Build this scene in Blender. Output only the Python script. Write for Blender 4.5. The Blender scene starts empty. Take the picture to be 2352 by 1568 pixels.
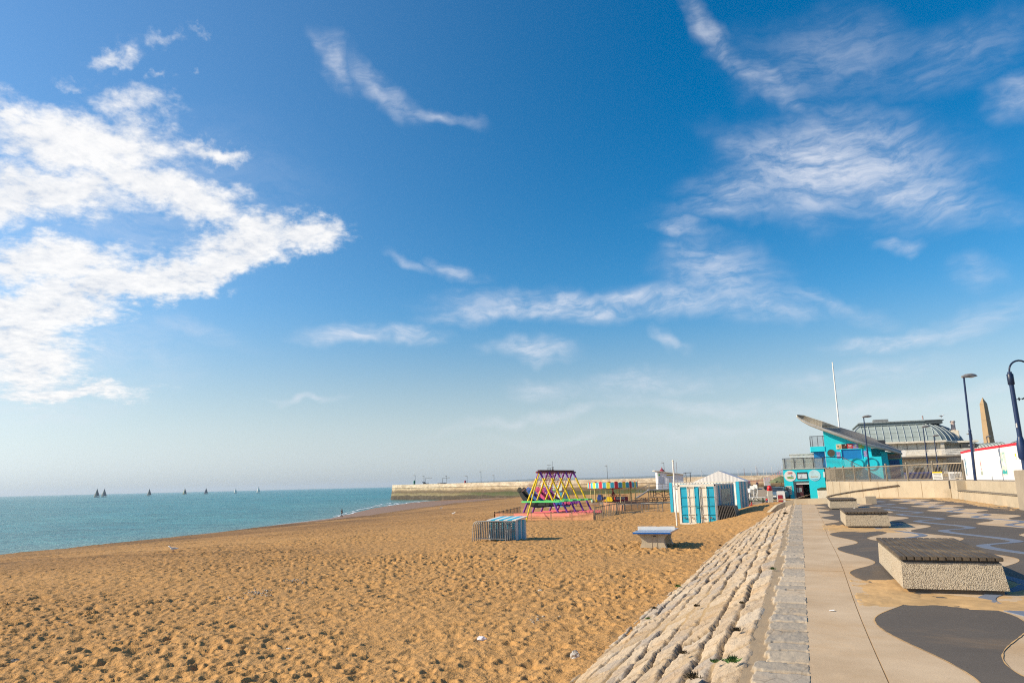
import bpy, bmesh, math, random
import numpy as np
from mathutils import Vector, Matrix

random.seed(7)
scene = bpy.context.scene
col = scene.collection
PI = math.pi
R = math.radians

# ------------------------------------------------------------------ camera
FPX = 1633.0                      # focal length for a 2352 px wide frame
zc = np.array([-0.0238, 1, 326.5 / FPX]); zc /= np.linalg.norm(zc)
yc = np.array([662, -310.8, FPX]); yc -= zc * (yc @ zc); yc /= np.linalg.norm(yc)
xc = np.cross(zc, yc)
CM = np.array([xc, yc, zc])
EYE = np.array([0.0, 0.0, 1.6])
c_right, c_up, c_fwd = CM[:, 0], CM[:, 1], CM[:, 2]
cam_data = bpy.data.cameras.new('camera')
cam_data.sensor_width = 36.0
cam_data.lens = 36.0 * FPX / 2352
cam_data.clip_start = 0.1
cam_data.clip_end = 40000
cam = bpy.data.objects.new('camera', cam_data)
col.objects.link(cam)
mw = Matrix.Identity(4)
for i in range(3):
    mw[i][0] = c_right[i]; mw[i][1] = c_up[i]; mw[i][2] = -c_fwd[i]; mw[i][3] = EYE[i]
cam.matrix_world = mw
scene.camera = cam

def survey(x, y, D=None, z=None, Y=None):
    """sight line through a point of the photograph, cut at a distance D, a height z or a northing Y"""
    d = CM @ np.array([x - 1176, 784 - y, FPX])
    if D is not None: t = D / FPX
    elif z is not None: t = (z - EYE[2]) / d[2]
    else: t = (Y - EYE[1]) / d[1]
    return Vector(EYE + d * t)

# ------------------------------------------------------------------ ground shape
SHY = [-80, 0, 52, 71, 87, 128, 190, 244, 290, 450]
SHX = [-76, -77.5, -80, -81.7, -83.4, -92, -120.6, -139, -146, -165]
def shore_x(y): return np.interp(y, SHY, SHX)
def sand_z(x, y):
    x = np.asarray(x, float); y = np.asarray(y, float)
    s = x - shore_x(y)
    m = np.interp(y, [0, 105, 200, 420], [.066, .062, .034, .028])
    zb = -4.6 + np.where(s > 0, m * s, .08 * s)
    d = np.maximum(-x, 0)
    zp = -1.22 + .0025 * np.clip(y, 0, 60) - .010 * (d - 6) - .006 * np.maximum(0, y - 80)
    ss = lambda t: np.clip(t, 0, 1) ** 2 * (3 - 2 * np.clip(t, 0, 1))
    zp = zp + .80 * ss((y - 35) / 17) * ss((x + 7) / 5.2) * ss((66 - y) / 9)     # sand blown up against the far end of the wall
    k = .22
    lo = np.minimum(zb, zp)
    return lo - k * np.log(np.exp(-(zb - lo) / k) + np.exp(-(zp - lo) / k))
def sz(x, y): return float(sand_z(x, y))

# ------------------------------------------------------------------ numpy noise
def _h(ix, iy, seed):
    n = (ix.astype(np.int64) * 374761393 + iy.astype(np.int64) * 668265263 + seed * 982451653) & 0xffffffff
    n = ((n ^ (n >> 13)) * 1274126177) & 0xffffffff
    n = ((n ^ (n >> 16)) * 2246822519) & 0xffffffff
    return ((n ^ (n >> 15)) & 0xffffff) / float(0xffffff)
def vnoise(x, y, seed=0):
    ix = np.floor(x); iy = np.floor(y); fx = x - ix; fy = y - iy
    ix = ix.astype(np.int64); iy = iy.astype(np.int64)
    u = fx * fx * fx * (fx * (fx * 6 - 15) + 10); v = fy * fy * fy * (fy * (fy * 6 - 15) + 10)
    a = _h(ix, iy, seed); b = _h(ix + 1, iy, seed); c = _h(ix, iy + 1, seed); d = _h(ix + 1, iy + 1, seed)
    return (a + (b - a) * u) * (1 - v) + (c + (d - c) * u) * v
def fbm(x, y, oct=4, seed=0, gain=.5):
    t = 0; a = 1; n = 0
    for i in range(oct):
        t = t + a * vnoise(x * 2 ** i + 13.7 * i, y * 2 ** i - 7.3 * i, seed + i); n += a; a *= gain
    return t / n

# ------------------------------------------------------------------ materials
def new_mat(name):
    m = bpy.data.materials.new(name); m.use_nodes = True
    nt = m.node_tree; b = nt.nodes['Principled BSDF']
    return m, nt, b
def N(nt, t, **kw):
    n = nt.nodes.new(t)
    for k, v in kw.items(): setattr(n, k, v)
    return n
def L(nt, a, b): nt.links.new(a, b)
def noise_node(nt, vec, scale, detail=4, rough=.55, dist=0):
    n = N(nt, 'ShaderNodeTexNoise'); n.inputs['Scale'].default_value = scale
    n.inputs['Detail'].default_value = detail; n.inputs['Roughness'].default_value = rough
    n.inputs['Distortion'].default_value = dist
    if vec is not None: L(nt, vec, n.inputs['Vector'])
    return n
def ramp(nt, fac, stops):
    r = N(nt, 'ShaderNodeValToRGB'); e = r.color_ramp.elements
    while len(e) < len(stops): e.new(.5)
    for el, (p, c) in zip(e, stops):
        el.position = p; el.color = (c[0], c[1], c[2], 1) if len(c) == 3 else c
    L(nt, fac, r.inputs['Fac']); return r
def mixc(nt, fac, a, b, mode='MIX'):
    m = N(nt, 'ShaderNodeMix', data_type='RGBA', blend_type=mode)
    for s, v in ((0, fac), (6, a), (7, b)):
        if hasattr(v, 'is_output') or hasattr(v, 'links'): L(nt, v, m.inputs[s])
        elif s == 0: m.inputs[0].default_value = v
        else: m.inputs[s].default_value = (v[0], v[1], v[2], 1)
    return m.outputs[2]
def maths(nt, op, a, b=None, c=None, clamp=False):
    m = N(nt, 'ShaderNodeMath', operation=op); m.use_clamp = clamp
    for i, v in enumerate((a, b, c)):
        if v is None: continue
        if isinstance(v, (int, float)): m.inputs[i].default_value = v
        else: L(nt, v, m.inputs[i])
    return m.outputs[0]
def bump(nt, b, h, strength=.4, dist=.02):
    n = N(nt, 'ShaderNodeBump'); n.inputs['Strength'].default_value = strength; n.inputs['Distance'].default_value = dist
    L(nt, h, n.inputs['Height']); L(nt, n.outputs[0], b.inputs['Normal'])
def S(b, **kw):
    for k, v in kw.items():
        b.inputs[k].default_value = v if not isinstance(v, tuple) else (*v, 1) if len(v) == 3 else v
_mats = {}
def mat(name, c, rough=.6, metal=0, var=.18, scale=3.0, bmp=0.0, dirt=None, dirt_amt=.35, spec=.4):
    """painted, wooden, metal or cloth surface with uneven tone and optional blotches of dirt or rust"""
    if name in _mats: return _mats[name]
    m, nt, b = new_mat(name)
    tc = N(nt, 'ShaderNodeTexCoord').outputs['Object']
    n1 = noise_node(nt, tc, scale, 6, .65)
    lo = tuple(v * (1 - var) for v in c); hi = tuple(min(1, v * (1 + var)) for v in c)
    out = ramp(nt, n1.outputs['Fac'], [(.3, lo), (.7, hi)]).outputs['Color']
    if dirt:
        n2 = noise_node(nt, tc, scale * 2.3, 8, .7)
        f = ramp(nt, n2.outputs['Fac'], [(.52, (0, 0, 0)), (.7, (dirt_amt,) * 3)]).outputs['Color']
        out = mixc(nt, f, out, dirt)
    L(nt, out, b.inputs['Base Color'])
    S(b, Roughness=rough, Metallic=metal); b.inputs['Specular IOR Level'].default_value = spec
    if bmp:
        n3 = noise_node(nt, tc, scale * 8, 5, .6); bump(nt, b, n3.outputs['Fac'], bmp, .02)
    _mats[name] = m
    return m

# ------------------------------------------------------------------ mesh builder
class MB:
    def __init__(s): s.v = []; s.f = []; s.smooth = []
    def add(s, vs, fs, sm=False):
        o = len(s.v); s.v += [tuple(p) for p in vs]
        s.f += [tuple(i + o for i in f) for f in fs]; s.smooth += [sm] * len(fs); return s
    def box(s, c, d, rz=0.0, rx=0.0, ry=0.0):
        h = [x / 2 for x in d]
        vs = [Vector((a * h[0], b * h[1], e * h[2])) for e in (-1, 1) for b in (-1, 1) for a in (-1, 1)]
        if rz or rx or ry:
            m = Matrix.Rotation(rz, 3, 'Z') @ Matrix.Rotation(ry, 3, 'Y') @ Matrix.Rotation(rx, 3, 'X'); vs = [m @ p for p in vs]
        c = Vector(c)
        return s.add([p + c for p in vs], [(0, 2, 3, 1), (4, 5, 7, 6), (0, 1, 5, 4), (2, 6, 7, 3), (0, 4, 6, 2), (1, 3, 7, 5)])
    def bb(s, x0, x1, y0, y1, z0, z1): return s.box(((x0 + x1) / 2, (y0 + y1) / 2, (z0 + z1) / 2), (x1 - x0, y1 - y0, z1 - z0))
    def cbox(s, c, d, b=.02, rz=0.0, rx=0.0):
        """box with chamfered edges"""
        bm = bmesh.new(); bmesh.ops.create_cube(bm, size=1)
        for v in bm.verts: v.co = Vector((v.co.x * d[0], v.co.y * d[1], v.co.z * d[2]))
        bmesh.ops.bevel(bm, geom=bm.edges[:], offset=b, segments=2, affect='EDGES')
        m = Matrix.Translation(Vector(c)) @ Matrix.Rotation(rz, 4, 'Z') @ Matrix.Rotation(rx, 4, 'X')
        bm.verts.index_update()
        s.add([m @ v.co for v in bm.verts], [[v.index for v in f.verts] for f in bm.faces]); bm.free(); return s
    def cyl(s, p0, p1, r0, r1=None, n=8, cap=True):
        r1 = r0 if r1 is None else r1
        p0 = Vector(p0); p1 = Vector(p1); d = (p1 - p0).normalized()
        a = d.orthogonal().normalized(); b = d.cross(a)
        vs = [p + (a * math.cos(2 * PI * i / n) + b * math.sin(2 * PI * i / n)) * r for p, r in ((p0, r0), (p1, r1)) for i in range(n)]
        s.add(vs, [(i, (i + 1) % n, n + (i + 1) % n, n + i) for i in range(n)], n > 5)
        if cap: s.add(vs, [tuple(range(n - 1, -1, -1)), tuple(range(n, 2 * n))])
        return s
    def tube(s, pts, r, n=8, closed=False):
        pts = [Vector(p) for p in pts]; k = len(pts)
        vs = []; up = None
        for i, p in enumerate(pts):
            q0 = pts[i - 1] if (i or closed) else p; q1 = pts[(i + 1) % k] if (i < k - 1 or closed) else p
            d = (q1 - q0).normalized()
            if up is None: up = d.orthogonal().normalized()
            up = (up - d * up.dot(d)).normalized(); b = d.cross(up)
            rr = r[i] if isinstance(r, (list, tuple)) else r
            vs += [p + (up * math.cos(2 * PI * j / n) + b * math.sin(2 * PI * j / n)) * rr for j in range(n)]
        fs = []
        for i in range(k if closed else k - 1):
            a = i * n; b2 = ((i + 1) % k) * n
            fs += [(a + j, a + (j + 1) % n, b2 + (j + 1) % n, b2 + j) for j in range(n)]
        s.add(vs, fs, True)
        if not closed: s.add(vs, [tuple(range(n - 1, -1, -1)), tuple(range((k - 1) * n, k * n))])
        return s
    def ring(s, r0, r1, z0, z1, n=28):
        p = [(r0, z0), (r1, z0), (r1, z1), (r0, z1)]
        vs = [(r * math.cos(2 * PI * j / n), r * math.sin(2 * PI * j / n), z) for r, z in p for j in range(n)]
        return s.add(vs, [(i * n + j, i * n + (j + 1) % n, ((i + 1) % 4) * n + (j + 1) % n, ((i + 1) % 4) * n + j) for i in range(4) for j in range(n)])
    def lathe(s, prof, c=(0, 0, 0), n=20, sx=1, sy=1):
        c = Vector(c); k = len(prof)
        vs = [c + Vector((r * math.cos(2 * PI * j / n) * sx, r * math.sin(2 * PI * j / n) * sy, z)) for r, z in prof for j in range(n)]
        s.add(vs, [(i * n + j, i * n + (j + 1) % n, (i + 1) * n + (j + 1) % n, (i + 1) * n + j) for i in range(k - 1) for j in range(n)], True)
        s.add(vs, [tuple(range(n - 1, -1, -1)), tuple(range((k - 1) * n, k * n))]); return s
    def prism(s, poly, a, b):
        """poly: 3-D outline a moved by vector b gives the second cap"""
        p = [Vector(q) for q in poly]; b = Vector(b); n = len(p)
        vs = p + [q + b for q in p]
        fs = [tuple(range(n - 1, -1, -1)), tuple(range(n, 2 * n))] + [(i, (i + 1) % n, n + (i + 1) % n, n + i) for i in range(n)]
        return s.add(vs, fs)
    def plate(s, poly2, y0, y1):
        """outline in the x-z plane given thickness from y0 to y1"""
        return s.prism([(x, y0, z) for x, z in poly2], None, (0, y1 - y0, 0))
    def slab(s, poly2, z0, z1):
        return s.prism([(x, y, z0) for x, y in poly2], None, (0, 0, z1 - z0))
    def build(s, name, m, parent=None, fix=True):
        me = bpy.data.meshes.new(name); me.from_pydata(s.v, [], s.f)
        if fix:
            bm = bmesh.new(); bm.from_mesh(me); bmesh.ops.recalc_face_normals(bm, faces=bm.faces[:]); bm.to_mesh(me); bm.free()
        me.polygons.foreach_set('use_smooth', s.smooth)
        me.materials.append(m); o = bpy.data.objects.new(name, me); col.objects.link(o)
        if parent is not None: o.parent = parent
        return o
def box(name, m, parent, x0, x1, y0, y1, z0, z1): return MB().bb(x0, x1, y0, y1, z0, z1).build(name, m, parent)

def tag(o, label=None, cat=None, group=None, kind=None):
    if label: o['label'] = label
    if cat: o['category'] = cat
    if group: o['group'] = group
    if kind: o['kind'] = kind
    return o
def thing(name, label, cat, loc=(0, 0, 0), rz=0.0, group=None):
    o = bpy.data.objects.new(name, None); col.objects.link(o); o.location = Vector(loc); o.rotation_euler = (0, 0, rz)
    o.empty_display_size = .2
    return tag(o, label, cat, group)
def kids(o): return [c for c in col.objects if c.parent == o]
def copy_tree(o, loc=None, rz=None, label=None, parent=None):
    c = o.copy(); col.objects.link(c)
    if parent is not None: c.parent = parent
    for ch in kids(o): copy_tree(ch, parent=c)
    if loc is not None: c.location = Vector(loc)
    if rz is not None: c.rotation_euler = (0, 0, rz)
    if label: c['label'] = label
    return c
def text(s, size, m, parent, loc, rot=(PI / 2, 0, 0), name='lettering', ext=.004, align='CENTER', xs=1.0):
    cu = bpy.data.curves.new(name, 'FONT'); cu.body = s; cu.size = size; cu.extrude = ext
    cu.align_x = align; cu.align_y = 'CENTER'; cu.materials.append(m); cu.resolution_u = 3
    o = bpy.data.objects.new(name, cu); col.objects.link(o); o.parent = parent
    me = bpy.data.meshes.new_from_object(o); me.name = name
    bpy.data.objects.remove(o); bpy.data.curves.remove(cu)
    if not me.materials: me.materials.append(m)
    o = bpy.data.objects.new(name, me); col.objects.link(o); o.parent = parent
    o.location = Vector(loc); o.rotation_euler = rot; o.scale = (xs, 1, 1); return o
def grid_mesh(name, Xg, Yg, Zg, m, attrs=None, smooth=True, parent=None, mask=None):
    nr, nc = Xg.shape
    co = np.stack([Xg, Yg, Zg], -1).reshape(-1, 3).astype(np.float32)
    i = np.arange(nr * nc).reshape(nr, nc)
    q = np.stack([i[:-1, :-1], i[:-1, 1:], i[1:, 1:], i[1:, :-1]], -1).reshape(-1, 4)
    if mask is not None:
        k = mask[:-1, :-1] & mask[:-1, 1:] & mask[1:, 1:] & mask[1:, :-1]; q = q[k.reshape(-1)]
    me = bpy.data.meshes.new(name)
    me.vertices.add(len(co)); me.vertices.foreach_set('co', co.reshape(-1))
    me.loops.add(q.size); me.loops.foreach_set('vertex_index', q.reshape(-1).astype(np.int32))
    me.polygons.add(len(q)); me.polygons.foreach_set('loop_start', np.arange(0, q.size, 4, dtype=np.int32))
    me.polygons.foreach_set('use_smooth', np.full(len(q), smooth))
    me.update(calc_edges=True); me.validate()
    for k, a in (attrs or {}).items():
        at = me.attributes.new(k, 'FLOAT', 'POINT'); at.data.foreach_set('value', a.reshape(-1).astype(np.float32))
    me.materials.append(m)
    o = bpy.data.objects.new(name, me); col.objects.link(o)
    if parent is not None: o.parent = parent
    return o
# ------------------------------------------------------------------ sky and sun
SUN_EL = R(30.5); SUN_LEFT = R(116.0)        # sun: left of and a little behind the view along the promenade
to_sun = Vector((-math.sin(SUN_LEFT) * math.cos(SUN_EL), math.cos(SUN_LEFT) * math.cos(SUN_EL), math.sin(SUN_EL)))
sl = bpy.data.lights.new('sun', 'SUN'); sl.energy = 5.0; sl.angle = R(.53); sl.color = (1.0, .865, .645)
so = bpy.data.objects.new('sun', sl); col.objects.link(so)
so.rotation_euler = to_sun.to_track_quat('Z', 'Y').to_euler()

world = bpy.data.worlds.new('World'); scene.world = world; world.use_nodes = True
nt = world.node_tree; bg = nt.nodes['Background']; bg.inputs['Strength'].default_value = .098
sky = N(nt, 'ShaderNodeTexSky', sky_type='NISHITA'); sky.sun_disc = False
sky.sun_elevation = SUN_EL; sky.sun_rotation = -SUN_LEFT
sky.altitude = 0; sky.air_density = 1.0; sky.dust_density = .6; sky.ozone_density = 2.0
dirn = N(nt, 'ShaderNodeTexCoord').outputs['Generated']
sep = N(nt, 'ShaderNodeSeparateXYZ'); L(nt, dirn, sep.inputs[0])
dx, dy, dz = sep.outputs
az = maths(nt, 'ARCTAN2', dx, dy); el = maths(nt, 'ARCSINE', dz)
def mrange(v, a, b, c, d, smooth=True):
    n = N(nt, 'ShaderNodeMapRange', interpolation_type='SMOOTHSTEP' if smooth else 'LINEAR')
    for k, x in zip(('From Min', 'From Max', 'To Min', 'To Max'), (a, b, c, d)): n.inputs[k].default_value = x
    L(nt, v, n.inputs['Value']); return n.outputs[0]
dotn = N(nt, 'ShaderNodeVectorMath', operation='DOT_PRODUCT'); L(nt, dirn, dotn.inputs[0]); dotn.inputs[1].default_value = to_sun
sunward = dotn.outputs['Value']
hs = N(nt, 'ShaderNodeHueSaturation'); hs.inputs['Hue'].default_value = .4965
L(nt, mrange(sunward, -.1, .62, 1.52, 1.30), hs.inputs['Saturation'])
L(nt, mrange(sunward, .0, .65, 1.18, 1.36), hs.inputs['Value'])
L(nt, sky.outputs[0], hs.inputs['Color'])
# clear dry air close to the horizon: paler and less coloured
bw = N(nt, 'ShaderNodeRGBToBW'); L(nt, sky.outputs[0], bw.inputs[0])
pale = mixc(nt, 1.0, (.93, 1.06, 1.14), bw.outputs[0], 'MULTIPLY')
clear = mixc(nt, mrange(el, .0, .26, .90, 0), hs.outputs[0], pale)
ae = N(nt, 'ShaderNodeCombineXYZ'); L(nt, az, ae.inputs[0]); L(nt, el, ae.inputs[1])
AE = ae.outputs[0]
def vmath(op, a, b=None):
    n = N(nt, 'ShaderNodeVectorMath', operation=op)
    for i, v in enumerate((a, b)):
        if v is None: continue
        if isinstance(v, (tuple, list)): n.inputs[i].default_value = v
        else: L(nt, v, n.inputs[i])
    return n
def warped(scale, amt, seed):
    sh = vmath('ADD', AE, (seed * 3.1, seed * 1.7, seed)).outputs[0]
    nn = noise_node(nt, sh, scale, 4, .6)
    off = vmath('MULTIPLY', vmath('SUBTRACT', nn.outputs['Color'], (.5, .5, .5)).outputs[0], (amt, amt * .6, 0)).outputs[0]
    return vmath('ADD', AE, off).outputs[0]
def blob(vec, px, py, rx, ry, rot, w, soft=1.0):
    """soft elliptical patch of the sky, given by its bearing and elevation"""
    def ang(x, y):
        d = CM @ np.array([x - 1176, 784 - y, FPX]); d = d / np.linalg.norm(d)
        return np.array([math.atan2(d[0], d[1]), math.asin(d[2])])
    c0 = ang(px, py); t = R(rot)
    a = ang(px + math.cos(t) * rx, py + math.sin(t) * rx) - c0
    b = ang(px - math.sin(t) * ry, py + math.cos(t) * ry) - c0
    mp = N(nt, 'ShaderNodeMapping', vector_type='POINT')
    sub = vmath('SUBTRACT', vec, (float(c0[0]), float(c0[1]), 0)).outputs[0]
    mp.vector_type = 'TEXTURE'
    mp.inputs['Rotation'].default_value = (0, 0, math.atan2(a[1], a[0]))
    mp.inputs['Scale'].default_value = (float(np.linalg.norm(a)), float(np.linalg.norm(b)), 1)
    L(nt, sub, mp.inputs['Vector'])
    ln = vmath('LENGTH', mp.outputs[0]).outputs['Value']
    mr = N(nt, 'ShaderNodeMapRange', interpolation_type='SMOOTHSTEP')
    mr.inputs['From Min'].default_value = 1.25; mr.inputs['From Max'].default_value = 0.0
    mr.inputs['To Min'].default_value = 0; mr.inputs['To Max'].default_value = w
    L(nt, ln, mr.inputs['Value']); return mr.outputs[0]
def allblobs(vec, lst):
    tot = None
    for e in lst:
        o = blob(vec, *e)
        tot = o if tot is None else maths(nt, 'MAXIMUM', tot, o)
    return tot
# heap of cumulus over the sea on the left
wv = warped(8, .11, 1)
wvn = noise_node(nt, vmath('ADD', AE, (5, 2, 1)).outputs[0], 34, 5, .62)
wv = vmath('ADD', wv, vmath('MULTIPLY', vmath('SUBTRACT', wvn.outputs['Color'], (.5, .5, .5)).outputs[0], (.055, .045, 0)).outputs[0]).outputs[0]
cum = allblobs(wv, [(x, y, rx * 1.22, ry * 1.25, r_, w) for x, y, rx, ry, r_, w in [
    (190, 330, 270, 85, 4, 1), (90, 445, 300, 80, 0, 1), (370, 440, 250, 62, 12, .95), (470, 335, 110, 26, 13, .75),
    (560, 545, 170, 62, -16, 1), (690, 535, 125, 55, -12, 1), (480, 610, 250, 52, -20, 1.05), (260, 660, 300, 55, -13, 1.1),
    (120, 610, 260, 62, -4, 1), (80, 720, 240, 55, -4, 1.1), (70, 835, 160, 95, 0, .95), (130, 905, 250, 26, -1, .8), (20, 780, 200, 70, 0, 1),
    (240, 125, 95, 30, -10, .52), (170, 176, 80, 17, 3, .5), (345, 165, 40, 20, 0, .62), (390, 85, 70, 32, 20, .48), (300, 225, 120, 60, 8, .62), (470, 80, 40, 14, 15, .4), (440, 155, 24, 16, 0, .42), (20, 272, 70, 22, 0, .8)]])
pl = N(nt, 'ShaderNodeCombineXYZ')
zz = maths(nt, 'ADD', dz, .16)
L(nt, maths(nt, 'DIVIDE', dx, zz), pl.inputs[0]); L(nt, maths(nt, 'DIVIDE', dy, zz), pl.inputs[1])
puff = noise_node(nt, pl.outputs[0], 6.5, 6, .62, .25)
puff2 = noise_node(nt, pl.outputs[0], 22.0, 6, .66, .2)
pf = maths(nt, 'ADD', maths(nt, 'MULTIPLY', puff.outputs['Fac'], 1.25), maths(nt, 'MULTIPLY', puff2.outputs['Fac'], .75))
dc = maths(nt, 'ADD', maths(nt, 'MULTIPLY', cum, .95), maths(nt, 'SUBTRACT', pf, .98))
mrc = N(nt, 'ShaderNodeMapRange', interpolation_type='SMOOTHSTEP')
mrc.inputs['From Min'].default_value = .16; mrc.inputs['From Max'].default_value = .86
L(nt, dc, mrc.inputs['Value'])
# no cumulus where no bank is
gate = N(nt, 'ShaderNodeMapRange'); gate.inputs['From Min'].default_value = .02; gate.inputs['From Max'].default_value = .30
L(nt, cum, gate.inputs['Value'])
cumd = maths(nt, 'MULTIPLY', mrc.outputs[0], gate.outputs[0])
# cirrus
wv2 = warped(7, .15, 4)
cir = allblobs(wv2, [(x, y, rx * 1.12, ry * 1.18, r_, w) for x, y, rx, ry, r_, w in [
    (1930, 385, 330, 120, 4, 1.0), (2090, 455, 300, 55, 3, .8), (1780, 345, 200, 60, 12, .6), (1650, 480, 180, 34, -4, .6), (1560, 530, 100, 22, 8, .7), (1720, 420, 180, 45, -4, .7),
    (1640, 70, 130, 34, 52, .62), (1760, 170, 150, 36, 36, .55), (1900, 150, 260, 100, 0, .36), (2180, 140, 260, 80, -16, .36), (2325, 235, 70, 50, -30, .55),
    (770, 150, 95, 26, 46, .62), (880, 205, 110, 26, 35, .66), (1000, 270, 110, 18, 14, .7), 
    (1400, 705, 430, 40, -3, 1.05), (1660, 640, 170, 80, 10, .7), (1780, 690, 130, 40, 5, .75), (1180, 722, 220, 24, -4, .8), (800, 770, 120, 22, 0, .85), (930, 762, 110, 18, 3, .8), (1230, 806, 110, 24, 3, .9),
    (1065, 622, 62, 24, 22, .8), (960, 592, 70, 14, 28, .5), (1530, 790, 60, 18, 26, .6), 
    (1620, 595, 120, 26, 10, .6), (1900, 680, 150, 24, 18, .5), (2050, 768, 190, 24, -7, .85), (2270, 735, 160, 40, -14, .55), (2050, 552, 56, 18, -12, .55), (2230, 630, 80, 40, 18, .4), 
    (1290, 892, 90, 26, 4, .6), (1520, 880, 210, 26, -5, .6), (1250, 955, 280, 16, -8, .6), (1680, 930, 420, 22, 3, .5), (1980, 850, 300, 34, -8, .5), (2100, 915, 330, 18, -5, .6), (1600, 990, 600, 18, -4, .4),
    (720, 920, 100, 9, -10, .65), (430, 765, 160, 30, 10, .38), (120, 820, 330, 130, -3, .55), (330, 500, 380, 190, -12, .34), (60, 930, 300, 60, -2, .45)]])
wv3 = warped(5.0, .15, 9)
st = N(nt, 'ShaderNodeMapping'); st.vector_type = 'POINT'; st.inputs['Scale'].default_value = (5.0, 24.0, 1); st.inputs['Rotation'].default_value = (0, 0, R(7))
L(nt, wv3, st.inputs['Vector'])
streak = noise_node(nt, st.outputs[0], 1.5, 7, .66, 0)
st2 = N(nt, 'ShaderNodeMapping'); st2.inputs['Scale'].default_value = (26.0, 66.0, 1); st2.inputs['Rotation'].default_value = (0, 0, R(-20)); L(nt, wv3, st2.inputs['Vector'])
fine = noise_node(nt, st2.outputs[0], 1.0, 7, .68, 0)
sf = maths(nt, 'ADD', maths(nt, 'MULTIPLY', streak.outputs['Fac'], .58), maths(nt, 'MULTIPLY', fine.outputs['Fac'], .42))
mrs = N(nt, 'ShaderNodeMapRange', interpolation_type='SMOOTHSTEP'); mrs.inputs['From Min'].default_value = .36; mrs.inputs['From Max'].default_value = .66
L(nt, sf, mrs.inputs['Value'])
cird = maths(nt, 'MULTIPLY', maths(nt, 'MULTIPLY', maths(nt, 'POWER', cir, 1.15), maths(nt, 'ADD', maths(nt, 'MULTIPLY', mrs.outputs[0], .84), .17)), .90, clamp=True)
# clouds are white daylight: bright where the sun stands, greyer underneath
shade = ramp(nt, maths(nt, 'ADD', maths(nt, 'MULTIPLY', puff2.outputs['Fac'], .5), maths(nt, 'MULTIPLY', puff.outputs['Fac'], .5)), [(.36, (5.3, 5.7, 6.4)), (.46, (7.0, 7.1, 7.3)), (.58, (8.2, 8.1, 8.0))])
c1 = mixc(nt, cird, clear, (6.6, 6.8, 7.4))
c2 = mixc(nt, maths(nt, 'MULTIPLY', cumd, .95), c1, shade.outputs['Color'])
L(nt, c2, bg.inputs['Color'])

scene.view_settings.view_transform = 'Standard'
scene.view_settings.look = 'None'
scene.view_settings.exposure = 0.36
scene.view_settings.gamma = 1.0
scene.render.engine = 'CYCLES'
scene.cycles.use_denoising = False
scene.cycles.filter_width = 1.15
scene.cycles.max_bounces = 8
scene.cycles.transparent_max_bounces = 12
scene.cycles.caustics_reflective = False
scene.cycles.caustics_refractive = False
# ------------------------------------------------------------------ sand
def sand_material():
    m, nt, b = new_mat('beach_sand')
    tc = N(nt, 'ShaderNodeTexCoord').outputs['Object']
    big = noise_node(nt, tc, .09, 5, .6); mid = noise_node(nt, tc, 1.3, 6, .65); grain = noise_node(nt, tc, 60, 3, .7)
    c = ramp(nt, big.outputs['Fac'], [(.3, (.425, .217, .066)), (.7, (.515, .270, .086))]).outputs['Color']
    c = mixc(nt, ramp(nt, mid.outputs['Fac'], [(.35, (0, 0, 0)), (.7, (.45,) * 3)]).outputs['Color'], c, (.51, .295, .115))
    c = mixc(nt, .16, c, ramp(nt, grain.outputs['Fac'], [(.3, (.30, .18, .08)), (.7, (.66, .44, .22))]).outputs['Color'])
    wet = N(nt, 'ShaderNodeAttribute', attribute_name='wet'); weed = N(nt, 'ShaderNodeAttribute', attribute_name='weed')
    damp_vignette = N(nt, 'ShaderNodeAttribute', attribute_name='damp_vignette')
    c = mixc(nt, maths(nt, 'MULTIPLY', damp_vignette.outputs['Fac'], .92), c, (.185, .098, .041))
    c = mixc(nt, wet.outputs['Fac'], c, (.27, .150, .075))
    dark = noise_node(nt, tc, 2.2, 8, .75)
    wf = maths(nt, 'MULTIPLY', weed.outputs['Fac'], ramp(nt, dark.outputs['Fac'], [(.42, (0, 0, 0)), (.58, (1, 1, 1))]).outputs['Color'])
    c = mixc(nt, maths(nt, 'MULTIPLY', wf, .85), c, (.045, .030, .018))
    L(nt, c, b.inputs['Base Color'])
    L(nt, maths(nt, 'SUBTRACT', .95, maths(nt, 'MULTIPLY', wet.outputs['Fac'], .45)), b.inputs['Roughness'])
    b.inputs['Specular IOR Level'].default_value = .25
    h1 = noise_node(nt, tc, 3.2, 5, .6, .3); h2 = noise_node(nt, tc, 24, 4, .6)
    hh = maths(nt, 'ADD', h1.outputs['Fac'], maths(nt, 'MULTIPLY', h2.outputs['Fac'], .22))
    hh = maths(nt, 'MULTIPLY', hh, maths(nt, 'SUBTRACT', 1.0, maths(nt, 'MULTIPLY', wet.outputs['Fac'], .93)))
    bump(nt, b, hh, .70, .15)
    return m

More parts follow.
